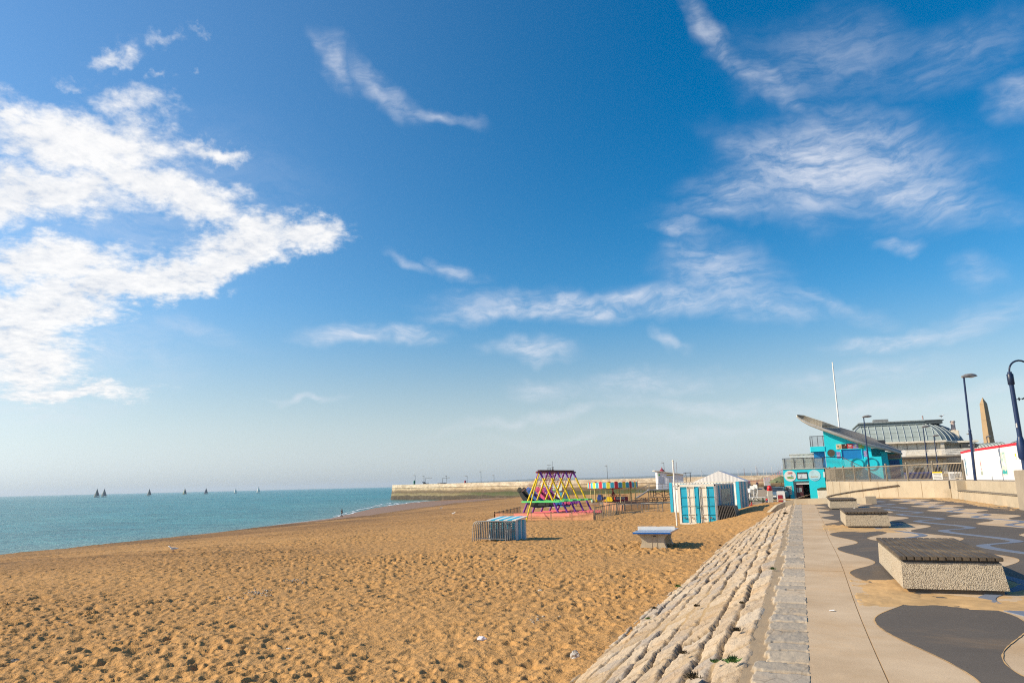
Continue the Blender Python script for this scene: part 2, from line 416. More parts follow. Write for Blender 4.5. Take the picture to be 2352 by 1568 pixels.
def dents(x, y, cell, seed, depth, lmin, lmax, keep=.9):
    """overlapping foot dents: hollows with a pushed-up rim"""
    out = np.zeros_like(x)
    cx = np.floor(x / cell).astype(np.int64); cy = np.floor(y / cell).astype(np.int64)
    for ox in (-1, 0, 1):
        for oy in (-1, 0, 1):
            ix = cx + ox; iy = cy + oy
            r1 = _h(ix, iy, seed); r2 = _h(ix, iy, seed + 1); r3 = _h(ix, iy, seed + 2); r4 = _h(ix, iy, seed + 3); r5 = _h(ix, iy, seed + 4)
            px = (ix + r1) * cell; py = (iy + r2) * cell
            a = r3 * PI; ca = np.cos(a); sa = np.sin(a)
            ln = lmin + (lmax - lmin) * r4; wd = ln * (.50 + .3 * r5)
            ux = ((x - px) * ca + (y - py) * sa) / ln; uy = (-(x - px) * sa + (y - py) * ca) / wd
            q2 = ux * ux + uy * uy; q = np.sqrt(q2)
            d = depth * (.35 + .9 * r5) * (r1 < keep)
            out = out - d * np.where(q2 < 1, 1 - np.minimum(q2, 1) ** 1.4, 0) * .85 + d * .26 * np.exp(-((q - 1.22) / .28) ** 2)
    return out

def slope_x(z):          # inclined face of the sea wall
    return -.62 - (-.03 - z) / .425
TH0, TH1 = R(-70), R(13)
th = np.linspace(TH0, TH1, 940)
rr = [3.2]
while rr[-1] < 460: rr.append(rr[-1] + min(max(rr[-1] * .0042, .020), .50 if rr[-1] < 150 else 3.0))
rr = np.array(rr)
RR, TT = np.meshgrid(rr, th, indexing='ij')
SX = RR * np.sin(TT); SY = RR * np.cos(TT)
base = sand_z(SX, SY)
sh = SX - shore_x(SY)
wob = (fbm(SX * .035, SY * .035, 3, 5) - .5)
wetw = np.interp(SY, [0, 105, 190, 240], [2.5, 5, 26, 40])
wetline = wetw + wob * 5
wet = 1 - np.clip((sh - wetline) / 1.2 + .5, 0, 1)
dry = 1 - wet
near = np.exp(-(RR / 95.0) ** 2)
wx = SX + .10 * (fbm(SX * 3, SY * 3, 2, 31) - .5); wy = SY + .10 * (fbm(SX * 3, SY * 3, 2, 37) - .5)
big = fbm(SX * .9, SY * .9, 4, 11) - .5
busy = np.clip(.15 + 1.9 * (fbm(SX * .16, SY * .16, 3, 71) - .12), .30, 1.45)
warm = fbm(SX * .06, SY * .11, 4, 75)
damp_vignette = np.clip((74 - sh) / 58, 0, 1) * np.clip(.35 + 1.5 * (warm - .28), 0, 1)  # damp lower sand, with lens vignette darkening put into the same colour
rel = dents(wx, wy, .34, 100, .062, .10, .19, .95) + dents(wx + 5.3, wy - 2.2, .50, 200, .068, .12, .26, .9) * .9 + dents(wx, wy, .19, 300, .030, .05, .10, .85)
toe_calm = np.clip((slope_x(base) - SX) / .8 + .25, .12, 1)
zs = base + dry * (rel * busy * (.35 + .65 * near) * toe_calm + .09 * big + .030 * (1 - np.abs(2 * fbm(wx * 1.5 + wy * .5, wy * 3.4 - wx * .8, 3, 77) - 1)) * busy + .012 * (fbm(SX * 9, SY * 9, 3, 21) - .5))
zs += dry * .30 * (fbm(SX * .10 + 3, SY * .10, 3, 51) - .5) * np.clip(RR / 40, 0, 1)
# tracks of dug-up sand and lines of stranded weed
weed = np.exp(-((sh - wetline - .9 + wob * 3) / (.9 + .012 * RR)) ** 2) * 1.0
patch = np.clip((fbm(SX * .05, SY * .20, 5, 41) - .56) * 9, 0, 1) * np.exp(-((sh - 17) / 14) ** 2)
patch2 = np.clip((fbm(SX * .16 + 7, SY * .5, 4, 45) - .62) * 9, 0, 1) * np.exp(-((sh - 40) / 16) ** 2) * .7
crest = np.exp(-((sh - 9) / 6.5) ** 2) * np.clip(1.6 * fbm(SX * .05, SY * .05, 3, 47) - .25, 0, 1) * np.clip((115 - SY) / 20, 0, 1)
weed = np.clip(np.maximum(np.maximum(np.maximum(weed, crest), patch * .95), patch2) * (sh > wetline - 1.5), 0, 1)
zs += dry * .05 * weed
sand = grid_mesh('sand', SX, SY, zs, sand_material(), {'wet': wet, 'weed': weed, 'damp_vignette': damp_vignette}, mask=(SX < 26))
tag(sand, 'trampled golden beach sand running down to the water', 'beach', kind='structure')
def sand_top(x, y):
    return sz(x, y) + .09 * float(fbm(np.array([x * .9]), np.array([y * .9]), 4, 11)[0] - .5)

# ------------------------------------------------------------------ sea
def sea_material():
    m, nt, b = new_mat('sea_water')
    geo = N(nt, 'ShaderNodeNewGeometry').outputs['Position']
    mp = N(nt, 'ShaderNodeMapping'); mp.inputs['Rotation'].default_value = (0, 0, R(-24)); mp.inputs['Scale'].default_value = (.42, 1.0, 1)
    L(nt, geo, mp.inputs['Vector']); v = mp.outputs[0]
    patchn = noise_node(nt, v, .012, 4, .6); chop = noise_node(nt, v, .13, 5, .65)
    c = ramp(nt, patchn.outputs['Fac'], [(.35, (.026, .210, .255)), (.65, (.060, .295, .315))]).outputs['Color']
    c = mixc(nt, ramp(nt, chop.outputs['Fac'], [(.42, (0, 0, 0)), (.66, (.55,) * 3)]).outputs['Color'], c, (.012, .100, .115))
    sh = N(nt, 'ShaderNodeAttribute', attribute_name='shallow')
    c = mixc(nt, maths(nt, 'MULTIPLY', sh.outputs['Fac'], .75), c, (.17, .26, .24))
    L(nt, c, b.inputs['Base Color'])
    S(b, Roughness=.28); b.inputs['IOR'].default_value = 1.33; b.inputs['Specular IOR Level'].default_value = .22
    w1 = noise_node(nt, v, .32, 5, .6, .2); w2 = noise_node(nt, v, 1.5, 5, .65, .3)
    h = maths(nt, 'ADD', w1.outputs['Fac'], maths(nt, 'MULTIPLY', w2.outputs['Fac'], .34))
    bump(nt, b, h, 1.0, 1.6)
    return m
SEA = -4.6
ths = np.linspace(R(-100), R(40), 150); rs = np.array([20, 35, 45, 52, 60, 66, 72, 78, 84, 90, 96, 103, 110, 118, 126, 135, 145, 155, 166, 178, 190, 204, 220, 236, 254, 275, 300, 340, 400, 500, 700, 1000, 1600, 2600, 4200, 7000, 11500.0])
RRs, TTs = np.meshgrid(rs, ths, indexing='ij'); WX = RRs * np.sin(TTs); WY = RRs * np.cos(TTs)
shal = np.exp(-np.clip(shore_x(WY) - WX, 0, None) / np.interp(WY, [0, 120, 250], [5, 12, 30])) * (WY < 420)
sea = grid_mesh('sea', WX, WY, np.full_like(WX, SEA), sea_material(), {'shallow': shal}, mask=(WX < 30) | (WY > 150))
tag(sea, 'teal sea with small wind ripples reaching the horizon', 'sea', kind='structure')

# breaking foam along the shore
fm = MB(); ys = np.arange(92, 283, .7)
nrm = lambda y: 1.0
for k, (off, wmax, y0, seed) in enumerate([(.1, 1.1, 104, 1), (3.4, .9, 114, 2), (7.0, .7, 130, 3)]):
    yy = ys[ys > y0]
    sc = np.interp(yy, [90, 130, 180, 250], [.15, .35, .8, 1.2])
    nz = fbm(yy * .055 + 31 * seed, yy * 0 + seed, 4, 60 + seed)
    wd = np.clip((nz - (.40 if k == 0 else .52)) * 7, 0, 1) * wmax * sc
    xm = shore_x(yy) - off * sc * .9 + (fbm(yy * .12, yy * 0 + 3 * seed, 3, 80 + seed) - .5) * 3 * sc
    rg = (fbm(yy * 1.3, yy * 0 + 9 * seed, 3, 90 + seed) - .5) * .8 * sc
    for i in range(len(yy) - 1):
        if wd[i] + wd[i + 1] > .1:
            zz_ = SEA + .05 + .012 * k
            a, b2 = xm[i] - wd[i] / 2 + rg[i] * .5, xm[i] + wd[i] / 2; c2, d2 = xm[i + 1] - wd[i + 1] / 2 + rg[i + 1] * .5, xm[i + 1] + wd[i + 1] / 2
            fm.add([(a, yy[i], zz_), (b2, yy[i], zz_), (d2, yy[i + 1], zz_), (c2, yy[i + 1], zz_)], [(0, 1, 2, 3)])
foam = fm.build('surf_foam', mat('foam', (.78, .82, .84), .6, var=.1, scale=.8))
tag(foam, 'white broken foam of small waves at the waterline', 'surf', kind='stuff')

# ------------------------------------------------------------------ hills over the bay
hx = np.linspace(-3500, 700, 190); prof = np.interp(hx, [-3450, -3280, -3000, -2500, -1200, -600, 0, 600], [-8, 26, 35, 41, 39, 45, 43, 43])
prof = prof + 9 * (fbm(hx * .004, hx * 0, 4, 3) - .5)
lv = np.array([0, .35, .7, 1.0, 1.0, .4]); dy_ = np.array([0, 120, 260, 420, 700, 1300])
HX = np.repeat(hx[None], 6, 0); HY = 6400 + dy_[:, None] + 0 * HX; HZ = SEA - .5 + np.maximum(prof[None] + 6.5, 0.0) * lv[:, None]
hm, hnt, hb = new_mat('distant_land')
hn = noise_node(hnt, N(hnt, 'ShaderNodeTexCoord').outputs['Object'], .012, 6, .7)
L(hnt, ramp(hnt, hn.outputs['Fac'], [(.35, (.05, .08, .06)), (.65, (.16, .17, .12))]).outputs['Color'], hb.inputs['Base Color']); S(hb, Roughness=.95)
hills = grid_mesh('hills', HX, HY, HZ, hm); tag(hills, 'low wooded hills across the bay, blue with distance', 'hills', kind='structure')

# ------------------------------------------------------------------ sea wall: slope of rough courses, mortar strip and coping
def stone_material(name, sand_joint, cols, k=1.0):
    m, nt, b = new_mat(name)
    tc = N(nt, 'ShaderNodeTexCoord').outputs['Object']
    tone = N(nt, 'ShaderNodeAttribute', attribute_name='tone'); joint = N(nt, 'ShaderNodeAttribute', attribute_name='joint')
    c = ramp(nt, tone.outputs['Fac'], cols).outputs['Color']
    mp = N(nt, 'ShaderNodeMapping'); mp.inputs['Scale'].default_value = (1, .35, 1); mp.inputs['Rotation'].default_value = (0, 0, R(-25)); L(nt, tc, mp.inputs['Vector'])
    n1 = noise_node(nt, mp.outputs[0], 5.5, 8, .7, .4); n2 = noise_node(nt, tc, 1.1, 5, .65); n3 = noise_node(nt, tc, 30, 5, .7)
    c = mixc(nt, ramp(nt, n1.outputs['Fac'], [(.45, (0, 0, 0)), (.7, (.7 * k,) * 3)]).outputs['Color'], c, (.52, .42, .305))
    c = mixc(nt, ramp(nt, n2.outputs['Fac'], [(.50, (0, 0, 0)), (.72, (.7 * k,) * 3)]).outputs['Color'], c, (.50, .31, .14))
    c = mixc(nt, ramp(nt, n3.outputs['Fac'], [(.56, (0, 0, 0)), (.72, (.55,) * 3)]).outputs['Color'], c, (.16, .13, .10))
    vo = N(nt, 'ShaderNodeTexVoronoi', feature='DISTANCE_TO_EDGE'); vo.inputs['Scale'].default_value = 4.2; L(nt, mp.outputs[0], vo.inputs['Vector'])
    ck = maths(nt, 'MULTIPLY', ramp(nt, vo.outputs['Distance'], [(.0, (1, 1, 1)), (.035, (0, 0, 0))]).outputs['Color'], ramp(nt, n2.outputs['Fac'], [(.45, (0, 0, 0)), (.6, (.6,) * 3)]).outputs['Color'])
    c = mixc(nt, ck, c, (.17, .12, .07))
    c = mixc(nt, joint.outputs['Fac'], c, sand_joint)
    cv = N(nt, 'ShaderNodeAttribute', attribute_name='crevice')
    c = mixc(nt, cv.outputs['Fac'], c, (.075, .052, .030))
    L(nt, c, b.inputs['Base Color']); S(b, Roughness=.88); b.inputs['Specular IOR Level'].default_value = .3
    n4 = noise_node(nt, mp.outputs[0], 16, 7, .7, .3); bump(nt, b, n4.outputs['Fac'], .75 if k == 1 else .35, .03 if k == 1 else .015)
    return m
sea_wall = thing('sea_wall', 'sloping sea wall of rough pale stone courses between promenade and sand', 'sea wall')
yv = [3.0]
while yv[-1] < 74: yv.append(yv[-1] + min(max(yv[-1] * .0046, .02), .22))
yv = np.array(yv)
vv = np.linspace(0, 4.5, 210)
VV, YV = np.meshgrid(vv, yv)           # rows follow y
# courses: wandering boundaries between rows of stones
wob1 = (fbm(YV * .7, VV * 1.6, 3, 7) - .5)
vw = VV + .17 * wob1 + .07 * (fbm(YV * 4, VV * 4, 3, 8) - .5)
edges = np.cumsum([.0, .36, .30, .42, .33, .38, .30, .40, .34, .36, .4, .35, .4, .4])
ci = np.clip(np.searchsorted(edges, vw.reshape(-1), side='right').reshape(vw.shape) - 1, 0, 12)
e0 = edges[ci]; e1 = edges[np.minimum(ci + 1, 13)]
sy = YV + .09 * (fbm(VV * 5, YV * 3, 3, 17) - .5) + .55 * (vw - e0)      # slanting ends
plen = .80 + .36 * _h(ci, ci * 0, 400)
q = sy / plen + _h(ci, ci * 0 + 1, 401) * 7
si = np.floor(q).astype(np.int64)
jl = .5 + .36 * (_h(ci, si, 402) - .5); jr = .5 + .36 * (_h(ci, si + 1, 402) - .5)
# move each end joint at random: stone runs from si+jl-.5 to si+1+jr-.5
fr = q - si
own = np.where(fr < jl - .5, si - 1, np.where(fr > .5 + jr, si + 1, si))
da = np.where(own == si, fr - (jl - .5), np.where(own < si, (jl - .5) - fr, 9)) * plen
db = np.where(own == si, (.5 + jr) - fr, np.where(own > si, fr - (.5 + jr), 9)) * plen
dn = np.minimum(np.minimum(np.abs(da), np.abs(db)), np.minimum(vw - e0, e1 - vw) * 1.05)
dn = dn + .024 * (fbm(YV * 9, VV * 9, 4, 19) - .5) - .010
body = np.clip(dn / .030, 0, 1); body = body * body * (3 - 2 * body)
hst = (_h(ci, own, 410) - .35) * .045; tilt = (_h(ci, own, 411) - .62) * .20 * (vw - (e0 + e1) / 2) * 2 + (_h(ci, own, 413) - .5) * .12 * (fr - .5)
tone = _h(ci, own, 412)
sunk = np.clip((fbm(YV * .42 + 4, VV * .8, 3, 23) - .58) * 5, 0, 1)       # drifts of blown sand over stones
ridge = 1 - np.abs(2 * fbm(YV * 3.2 + VV * 2.5, VV * 6.5, 4, 27) - 1)
relief = body * (.040 + hst * .6 + tilt * .5 + .022 * (ridge - .6)) + .016 * (fbm(YV * 14, VV * 14, 3, 29) - .5) * body
flat = .045 + .03 * (fbm(YV * 2, VV * 2, 3, 33) - .5)
fill = np.clip(2.2 * (fbm(YV * 1.6 + 9, VV * 2.2, 3, 35) - .36), 0, 1)
top_ease = np.clip(.6 + VV / .7, 0, 1)
crev = np.clip((1 - body) * 1.3 - .1, 0, 1) * (1 - fill) * (1 - sunk)  # open joints: brown dirt with their deep shade put into the colour
hgt = top_ease * np.maximum(relief - (1 - body) * .03 * (1 - fill), (.024 + .02 * fbm(YV * 5, VV * 5, 2, 34)) * fill - .03 * (1 - fill)) * (1 - sunk) + sunk * np.maximum(relief * .55, flat)
joint = np.clip(1 - body * 1.25, 0, 1) * (.55 + .45 * fill) + sunk * .7 * (relief < flat)
joint = np.clip(joint, 0, 1)
SL = .425; cs = 1 / math.sqrt(1 + SL * SL)
ramp_in = np.clip(VV / .04, 0, 1)
X0 = -.555 - VV * cs; Z0 = -.035 - VV * SL * cs
fade = np.clip((66 - YV) / 6, 0, 1)
ex = np.interp(YV, [50, 60, 70, 76], [0, .1, .9, 1.6])     # the foot of the wall curves inland at the far end
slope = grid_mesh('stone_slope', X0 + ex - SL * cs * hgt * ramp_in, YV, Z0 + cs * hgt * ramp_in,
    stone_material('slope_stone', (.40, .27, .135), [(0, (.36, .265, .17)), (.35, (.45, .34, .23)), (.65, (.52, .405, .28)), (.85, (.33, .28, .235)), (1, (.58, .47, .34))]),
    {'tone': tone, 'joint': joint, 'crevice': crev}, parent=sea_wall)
# coping stones with the mortar strip left of them
xv = np.linspace(-.62, -.080, 66); yc2 = [3.0]
while yc2[-1] < 58: yc2.append(yc2[-1] + min(max(yc2[-1] * .0042, .016), .2))
yc2 = np.array(yc2); XC, YC = np.meshgrid(xv, yc2)
bnd = [2.4]; rg_ = random.Random(3)
while bnd[-1] < 60: bnd.append(bnd[-1] + rg_.choice([.36, .42, .5, .62, .46, .55]))
bnd = np.array(bnd)
yw = YC + .035 * (fbm(XC * 6, YC * 2, 3, 61) - .5) * 2
k = np.clip(np.searchsorted(bnd, yw.reshape(-1)).reshape(yw.shape) - 1, 0, len(bnd) - 2)
left = -.50 + .10 * (_h(k, k * 0, 500) - .45) + .05 * (fbm(YC * 9, XC * 3, 3, 63) - .5) * 2
right = -.052 + .010 * (fbm(YC * 7, XC * 0, 3, 65) - .5) * 2
d4 = np.minimum(np.minimum(yw - bnd[k], bnd[k + 1] - yw), np.minimum(XC - left, right - XC))
bd = np.clip((d4 - .015) / .012, 0, 1); bd = bd * bd * (3 - 2 * bd)
rough_s = _h(k, k * 0, 501)
zc_ = -.028 + bd * (.030 + .012 * (_h(k, k * 0, 502) - .5) + (.004 + .016 * rough_s) * (fbm(XC * 16, YC * 16, 4, 67) - .5)) + .012 * (fbm(XC * 6, YC * 6, 3, 69) - .5) * (1 - bd)
zc_ = np.where(XC > -.093, np.maximum(zc_, -.006), zc_)
grid_mesh('coping', XC, YC, zc_, stone_material('coping_stone', (.36, .265, .165), [(0, (.44, .36, .265)), (.3, (.32, .275, .22)), (.55, (.42, .355, .28)), (.8, (.52, .42, .305)), (1, (.35, .305, .25))], .45),
    {'tone': _h(k, k * 0, 503), 'joint': np.clip(1 - bd * 1.3, 0, 1)}, parent=sea_wall)

# ------------------------------------------------------------------ promenade paving
def paving_material(name, base, alt, sandy=.6):
    m, nt, b = new_mat(name)
    tc = N(nt, 'ShaderNodeTexCoord').outputs['Object']
    n1 = noise_node(nt, tc, .8, 6, .65); n2 = noise_node(nt, tc, .33, 5, .7, .6); n3 = noise_node(nt, tc, 45, 4, .7); n4 = noise_node(nt, tc, 7, 8, .75)
    c = mixc(nt, ramp(nt, n1.outputs['Fac'], [(.3, (0, 0, 0)), (.7, (1, 1, 1))]).outputs['Color'], base, alt)
    c = mixc(nt, ramp(nt, n2.outputs['Fac'], [(.52, (0, 0, 0)), (.74, (sandy,) * 3)]).outputs['Color'], c, (.50, .30, .13))
    c = mixc(nt, ramp(nt, n3.outputs['Fac'], [(.55, (0, 0, 0)), (.75, (.35,) * 3)]).outputs['Color'], c, tuple(v * .55 for v in base))
    c = mixc(nt, ramp(nt, n4.outputs['Fac'], [(.60, (0, 0, 0)), (.75, (.28,) * 3)]).outputs['Color'], c, tuple(v * .6 for v in base))
    sw = N(nt, 'ShaderNodeMapping'); sw.inputs['Scale'].default_value = (2.2, .8, 1); sw.inputs['Rotation'].default_value = (0, 0, R(28)); L(nt, tc, sw.inputs['Vector'])
    n5 = noise_node(nt, sw.outputs[0], 3.0, 8, .72, 1.2); n6 = noise_node(nt, tc, 140, 2, .6)
    c = mixc(nt, ramp(nt, n5.outputs['Fac'], [(.55, (0, 0, 0)), (.68, (.42,) * 3)]).outputs['Color'], c, tuple(min(1, v * 1.45) for v in base))
    c = mixc(nt, ramp(nt, n6.outputs['Fac'], [(.60, (0, 0, 0)), (.70, (.5,) * 3)]).outputs['Color'], c, tuple(min(1, v * 1.7) for v in base))
    c = mixc(nt, ramp(nt, n6.outputs['Fac'], [(.30, (.45,) * 3), (.40, (0, 0, 0))]).outputs['Color'], c, tuple(v * .45 for v in base))
    L(nt, c, b.inputs['Base Color']); S(b, Roughness=.85); b.inputs['Specular IOR Level'].default_value = .3
    bump(nt, b, n3.outputs['Fac'], .35, .006); return m
conc = paving_material('promenade_concrete', (.43, .305, .185), (.60, .455, .305), .70)
tar = paving_material('dark_paving', (.098, .081, .066), (.125, .104, .085), .30)
blue = paving_material('blue_paving', (.135, .165, .225), (.175, .20, .255), .25)
grit = mat('joint_grit', (.30, .19, .09), .95)
def jx(y): return .50 + (y - 6.65) * .0046 + .02 * math.sin(y * .5)
def strip(xa, xb, y0, y1, z0, z1, step=.6, cut=None):
    mb = MB(); n = max(2, int((y1 - y0) / step)); pts = []
    for i in range(n + 1):
        y = y0 + (y1 - y0) * i / n; pts.append((xa(y), xb(y), y))
    vs = []
    for a, b2, y in pts: vs += [(a, y, z1), (b2, y, z1), (a, y, z0), (b2, y, z0)]
    fs = []
    for i in range(n):
        o = 4 * i; fs += [(o, o + 1, o + 5, o + 4), (o, o + 4, o + 6, o + 2), (o + 1, o + 3, o + 7, o + 5), (o + 2, o + 6, o + 7, o + 3)]
    fs += [(0, 2, 3, 1), (4 * n, 4 * n + 1, 4 * n + 3, 4 * n + 2)]
    return mb.add(vs, fs)
promenade = strip(lambda y: -.083, lambda y: jx(y) - .006, 2.0, 58.0, -.4, 0).build('promenade', conc)
tag(promenade, 'pale concrete promenade path beside the coping stones', 'promenade', kind='structure')
paving = strip(lambda y: jx(y) + .006, lambda y: 12.5, 2.0, 58.0, -.4, 0).build('pavement', conc)
tag(paving, 'pale concrete paving of the wide promenade', 'pavement', kind='structure')
jb = strip(lambda y: jx(y) - .03, lambda y: jx(y) + .03, 2.0, 58, -.3, -.004).build('paving_joint', grit); tag(jb, kind='structure')
cr = MB()
for yj in (13.9, 21.2, 28.4, 35.8, 43.0): cr.bb(-.08, jx(yj) - .02, yj - .008, yj + .008, -.05, .003)
crk = cr.build('cross_joint', grit); tag(crk, kind='structure')

def wave(y, yl, yr, per, xl, xr):
    """meander that touches xl at yl + n per and xr at yr + n per"""
    t = ((y - yl) % per); h = (yr - yl) % per
    f = .5 - .5 * math.cos(PI * t / h) if t < h else .5 + .5 * math.cos(PI * (t - h) / (per - h))
    return xl + (xr - xl) * f
def edge_in(y): return wave(y, 9.25, 11.05, 4.32 + .004 * y, .62, 1.15)
def edge_out(y): return wave(y, 7.45, 9.75, 4.45 + .004 * y, 1.47, 2.12)
def e2(y): return wave(y, 13.9, 16.45, 4.90, 2.80, 3.64)
def e4(y): return wave(y, 22.17, 24.6, 4.92, 5.08, 6.0)
def e5(y): return wave(y, 29.9, 32.4, 4.98, 6.6, 7.48)
P1 = dict(step=.06)
dark_band = strip(edge_in, edge_out, 4.5, 57.2, -.05, .004, .07).build('asphalt_band', tar); tag(dark_band, 'dark wavy band of paving nearest the path', 'paving band', kind='structure')
dark_mid = strip(e2, e4, 4.0, 57.4, -.05, .004, .07).build('asphalt_band', tar); tag(dark_mid, 'dark wavy band of paving in the middle', 'paving band', kind='structure')
dark_far = strip(e5, lambda y: 12.4, 4.0, 57.6, -.05, .004, .07).build('asphalt_band', tar); tag(dark_far, 'dark wavy band of paving by the seat wall', 'paving band', kind='structure')
for nm, xl, xr, yl, yr, pr, w, lab in (('blue_line', 3.63, 4.58, 19.05, 20.45, 4.86, .27, 'blue wavy line through the dark middle paving'), ('blue_line', 5.82, 6.62, 26.5, 28.4, 4.80, .22, 'blue wavy line through the pale far paving'), ('blue_line', 2.06, 2.90, 11.0, 12.9, 4.72, .20, 'blue wavy line through the pale near paving')):
    bl = strip(lambda y: wave(y, yl, yr, pr, xl, xr) - w / 2, lambda y: wave(y, yl, yr, pr, xl, xr) + w / 2, 6.0, 57.0, -.05, .008, .06).build(nm, blue); tag(bl, lab, 'paving line', kind='structure')
# drifted sand against the wall and the seats
sd = mat('drift_sand', (.50, .315, .14), .95, var=.2, scale=2)
dm = MB()
def drift(cx, cy, lx, ly, h=.02, seed=0, rz=0):
    """low heap of sand; its ragged edge is where the heap runs out on the paving"""
    n = 56; u = np.linspace(-1, 1, n); U, V = np.meshgrid(u, u)
    c, s_ = math.cos(rz), math.sin(rz)
    X = cx + U * lx * c - V * ly * s_; Y = cy + U * lx * s_ + V * ly * c
    f = 1 - np.sqrt(U * U + V * V)
    z = h * .8 * (f * 1.1 - .30 + 2.3 * (fbm(X * 2.6, Y * 2.6, 4, 700 + seed) - .5) + .7 * (fbm(X * 14, Y * 14, 3, 750 + seed) - .5)) + .006
    z = np.where(np.maximum(np.abs(U), np.abs(V)) > .98, -.03, z)
    o = n * n
    dm.add(np.stack([X, Y, z], -1).reshape(-1, 3).tolist(), [(i * n + j, i * n + j + 1, (i + 1) * n + j + 1, (i + 1) * n + j) for i in range(n - 1) for j in range(n - 1)], True)
for a in [(1.0, 11.9, .45, 1.5, .02, 1), (1.6, 10.9, 1.1, .6, .016, 2), (1.0, 25.4, .5, 1.6, .02, 3), (1.7, 24.2, 1.1, .9, .016, 4), (8.5, 44, .6, 8, .05, 5), (8.4, 51, .8, 3.4, .06, 6), (5.5, 57.0, 3.6, .9, .05, 7, R(-38)), (7.4, 55.4, 3, .9, .05, 8, R(-38)), (.4, 57.2, 2.4, 1.0, .05, 10, R(-20)), (-.1, 52, .45, 6.0, .02, 11), (2.4, 14, .5, 2.4, .012, 12)]: drift(*a)
# sandy grooves round the dark paving
for fn, y0 in ((edge_in, 4.6), (edge_out, 4.6), (e2, 6), (e4, 9), (e5, 14)):
    n = int((57 - y0) / .08); vs = []
    for i in range(n + 1):
        y = y0 + i * .08; x = fn(y); t = (fn(y + .02) - fn(y - .02)) / .04; l = math.sqrt(1 + t * t); w = .0065 * (.2 + 1.3 * random.random())
        vs += [(x - w / l, y + w * t / l, .0062), (x + w / l, y - w * t / l, .0062)]
    dm.add(vs, [(2 * i, 2 * i + 1, 2 * i + 3, 2 * i + 2) for i in range(n)])
dr = dm.build('sand_drift', sd); tag(dr, 'thin drifts of blown sand lying on the paving', 'sand', kind='stuff')
# ------------------------------------------------------------------ shared materials
white = mat('white_paint', (.74, .72, .68), .5, var=.06, scale=1.5, dirt=(.42, .34, .24), dirt_amt=.25)
offwhite = mat('cream_paint', (.70, .66, .56), .55, var=.08, scale=1.4, dirt=(.35, .22, .12), dirt_amt=.35)
teal = mat('teal_paint', (.012, .36, .53), .5, var=.12, scale=1.2, dirt=(.10, .28, .32), dirt_amt=.3)
aqua = mat('turquoise_render', (.012, .60, .70), .75, var=.07, scale=.6, bmp=.12)
steel = mat('galvanised_steel', (.24, .235, .225), .45, metal=.6, var=.2, scale=4)
dark_steel = mat('dark_steel', (.07, .07, .075), .5, metal=.5, var=.2)
black = mat('black_plastic', (.018, .018, .02), .5, var=.2)
navy = mat('navy_paint', (.012, .028, .085), .35, var=.15)
red = mat('red_paint', (.55, .016, .018), .4, var=.1)
darkred = mat('dark_red_paint', (.22, .018, .03), .5, var=.2)
yellow = mat('yellow_paint', (.78, .55, .010), .45, var=.08, dirt=(.45, .30, .03), dirt_amt=.3)
purple = mat('purple_paint', (.19, .035, .30), .5, var=.1)
pink = mat('pink_paint', (.78, .16, .20), .55, var=.08)
green = mat('light_green_paint', (.10, .58, .16), .5, var=.1)
wood_dark = mat('weathered_wood', (.085, .062, .045), .85, var=.4, scale=6, bmp=.4)
wood_grey = mat('grey_wood', (.20, .165, .125), .85, var=.25, scale=5, bmp=.3)
wood_warm = mat('warm_wood', (.42, .22, .08), .75, var=.25, scale=5)
ink = mat('black_lettering', (.02, .02, .025), .6, var=.05)
redink = mat('red_lettering', (.55, .02, .03), .6, var=.05)
blueink = mat('blue_lettering', (.04, .40, .60), .6, var=.05)
violetink = mat('violet_lettering', (.25, .12, .35), .6, var=.05)
greenpaint = mat('green_paint', (.05, .28, .07), .6, var=.1)

# ------------------------------------------------------------------ stone seats on the promenade
def pebbledash():
    m, nt, b = new_mat('pebbledash')
    tc = N(nt, 'ShaderNodeTexCoord').outputs['Object']
    v = N(nt, 'ShaderNodeTexVoronoi'); v.inputs['Scale'].default_value = 68; L(nt, tc, v.inputs['Vector'])
    n1 = noise_node(nt, tc, 2.2, 6, .7); n2 = noise_node(nt, tc, 26, 4, .7)
    c = ramp(nt, v.outputs['Distance'], [(.0, (.53, .45, .34)), (.5, (.46, .385, .285)), (.85, (.22, .175, .12))]).outputs['Color']
    c = mixc(nt, ramp(nt, n2.outputs['Fac'], [(.52, (0, 0, 0)), (.70, (.6,) * 3)]).outputs['Color'], c, (.24, .19, .13))
    c = mixc(nt, ramp(nt, n1.outputs['Fac'], [(.5, (0, 0, 0)), (.75, (.45,) * 3)]).outputs['Color'], c, (.33, .26, .17))
    L(nt, c, b.inputs['Base Color']); S(b, Roughness=.9)
    bump(nt, b, maths(nt, 'SUBTRACT', maths(nt, 'MULTIPLY', n2.outputs['Fac'], .8), v.outputs['Distance']), .55, .018); return m
pebble_m = pebbledash()
def plank_material():
    m, nt, b = new_mat('seat_planks')
    tc = N(nt, 'ShaderNodeTexCoord').outputs['Object']
    mp = N(nt, 'ShaderNodeMapping'); mp.inputs['Scale'].default_value = (13, .30, 2); L(nt, tc, mp.inputs['Vector'])
    n1 = noise_node(nt, mp.outputs[0], 3, 7, .7, .4); n2 = noise_node(nt, tc, 1.7, 6, .7)
    c = ramp(nt, n1.outputs['Fac'], [(.3, (.045, .033, .023)), (.55, (.095, .071, .048)), (.75, (.165, .125, .085))]).outputs['Color']
    c = mixc(nt, ramp(nt, n2.outputs['Fac'], [(.50, (0, 0, 0)), (.70, (.6,) * 3)]).outputs['Color'], c, (.27, .19, .10))
    L(nt, c, b.inputs['Base Color']); S(b, Roughness=.8); bump(nt, b, n1.outputs['Fac'], .6, .012); return m
plank_m = plank_material()
lichen = mat('lichen', (.16, .11, .02), .9, var=.9, scale=5)
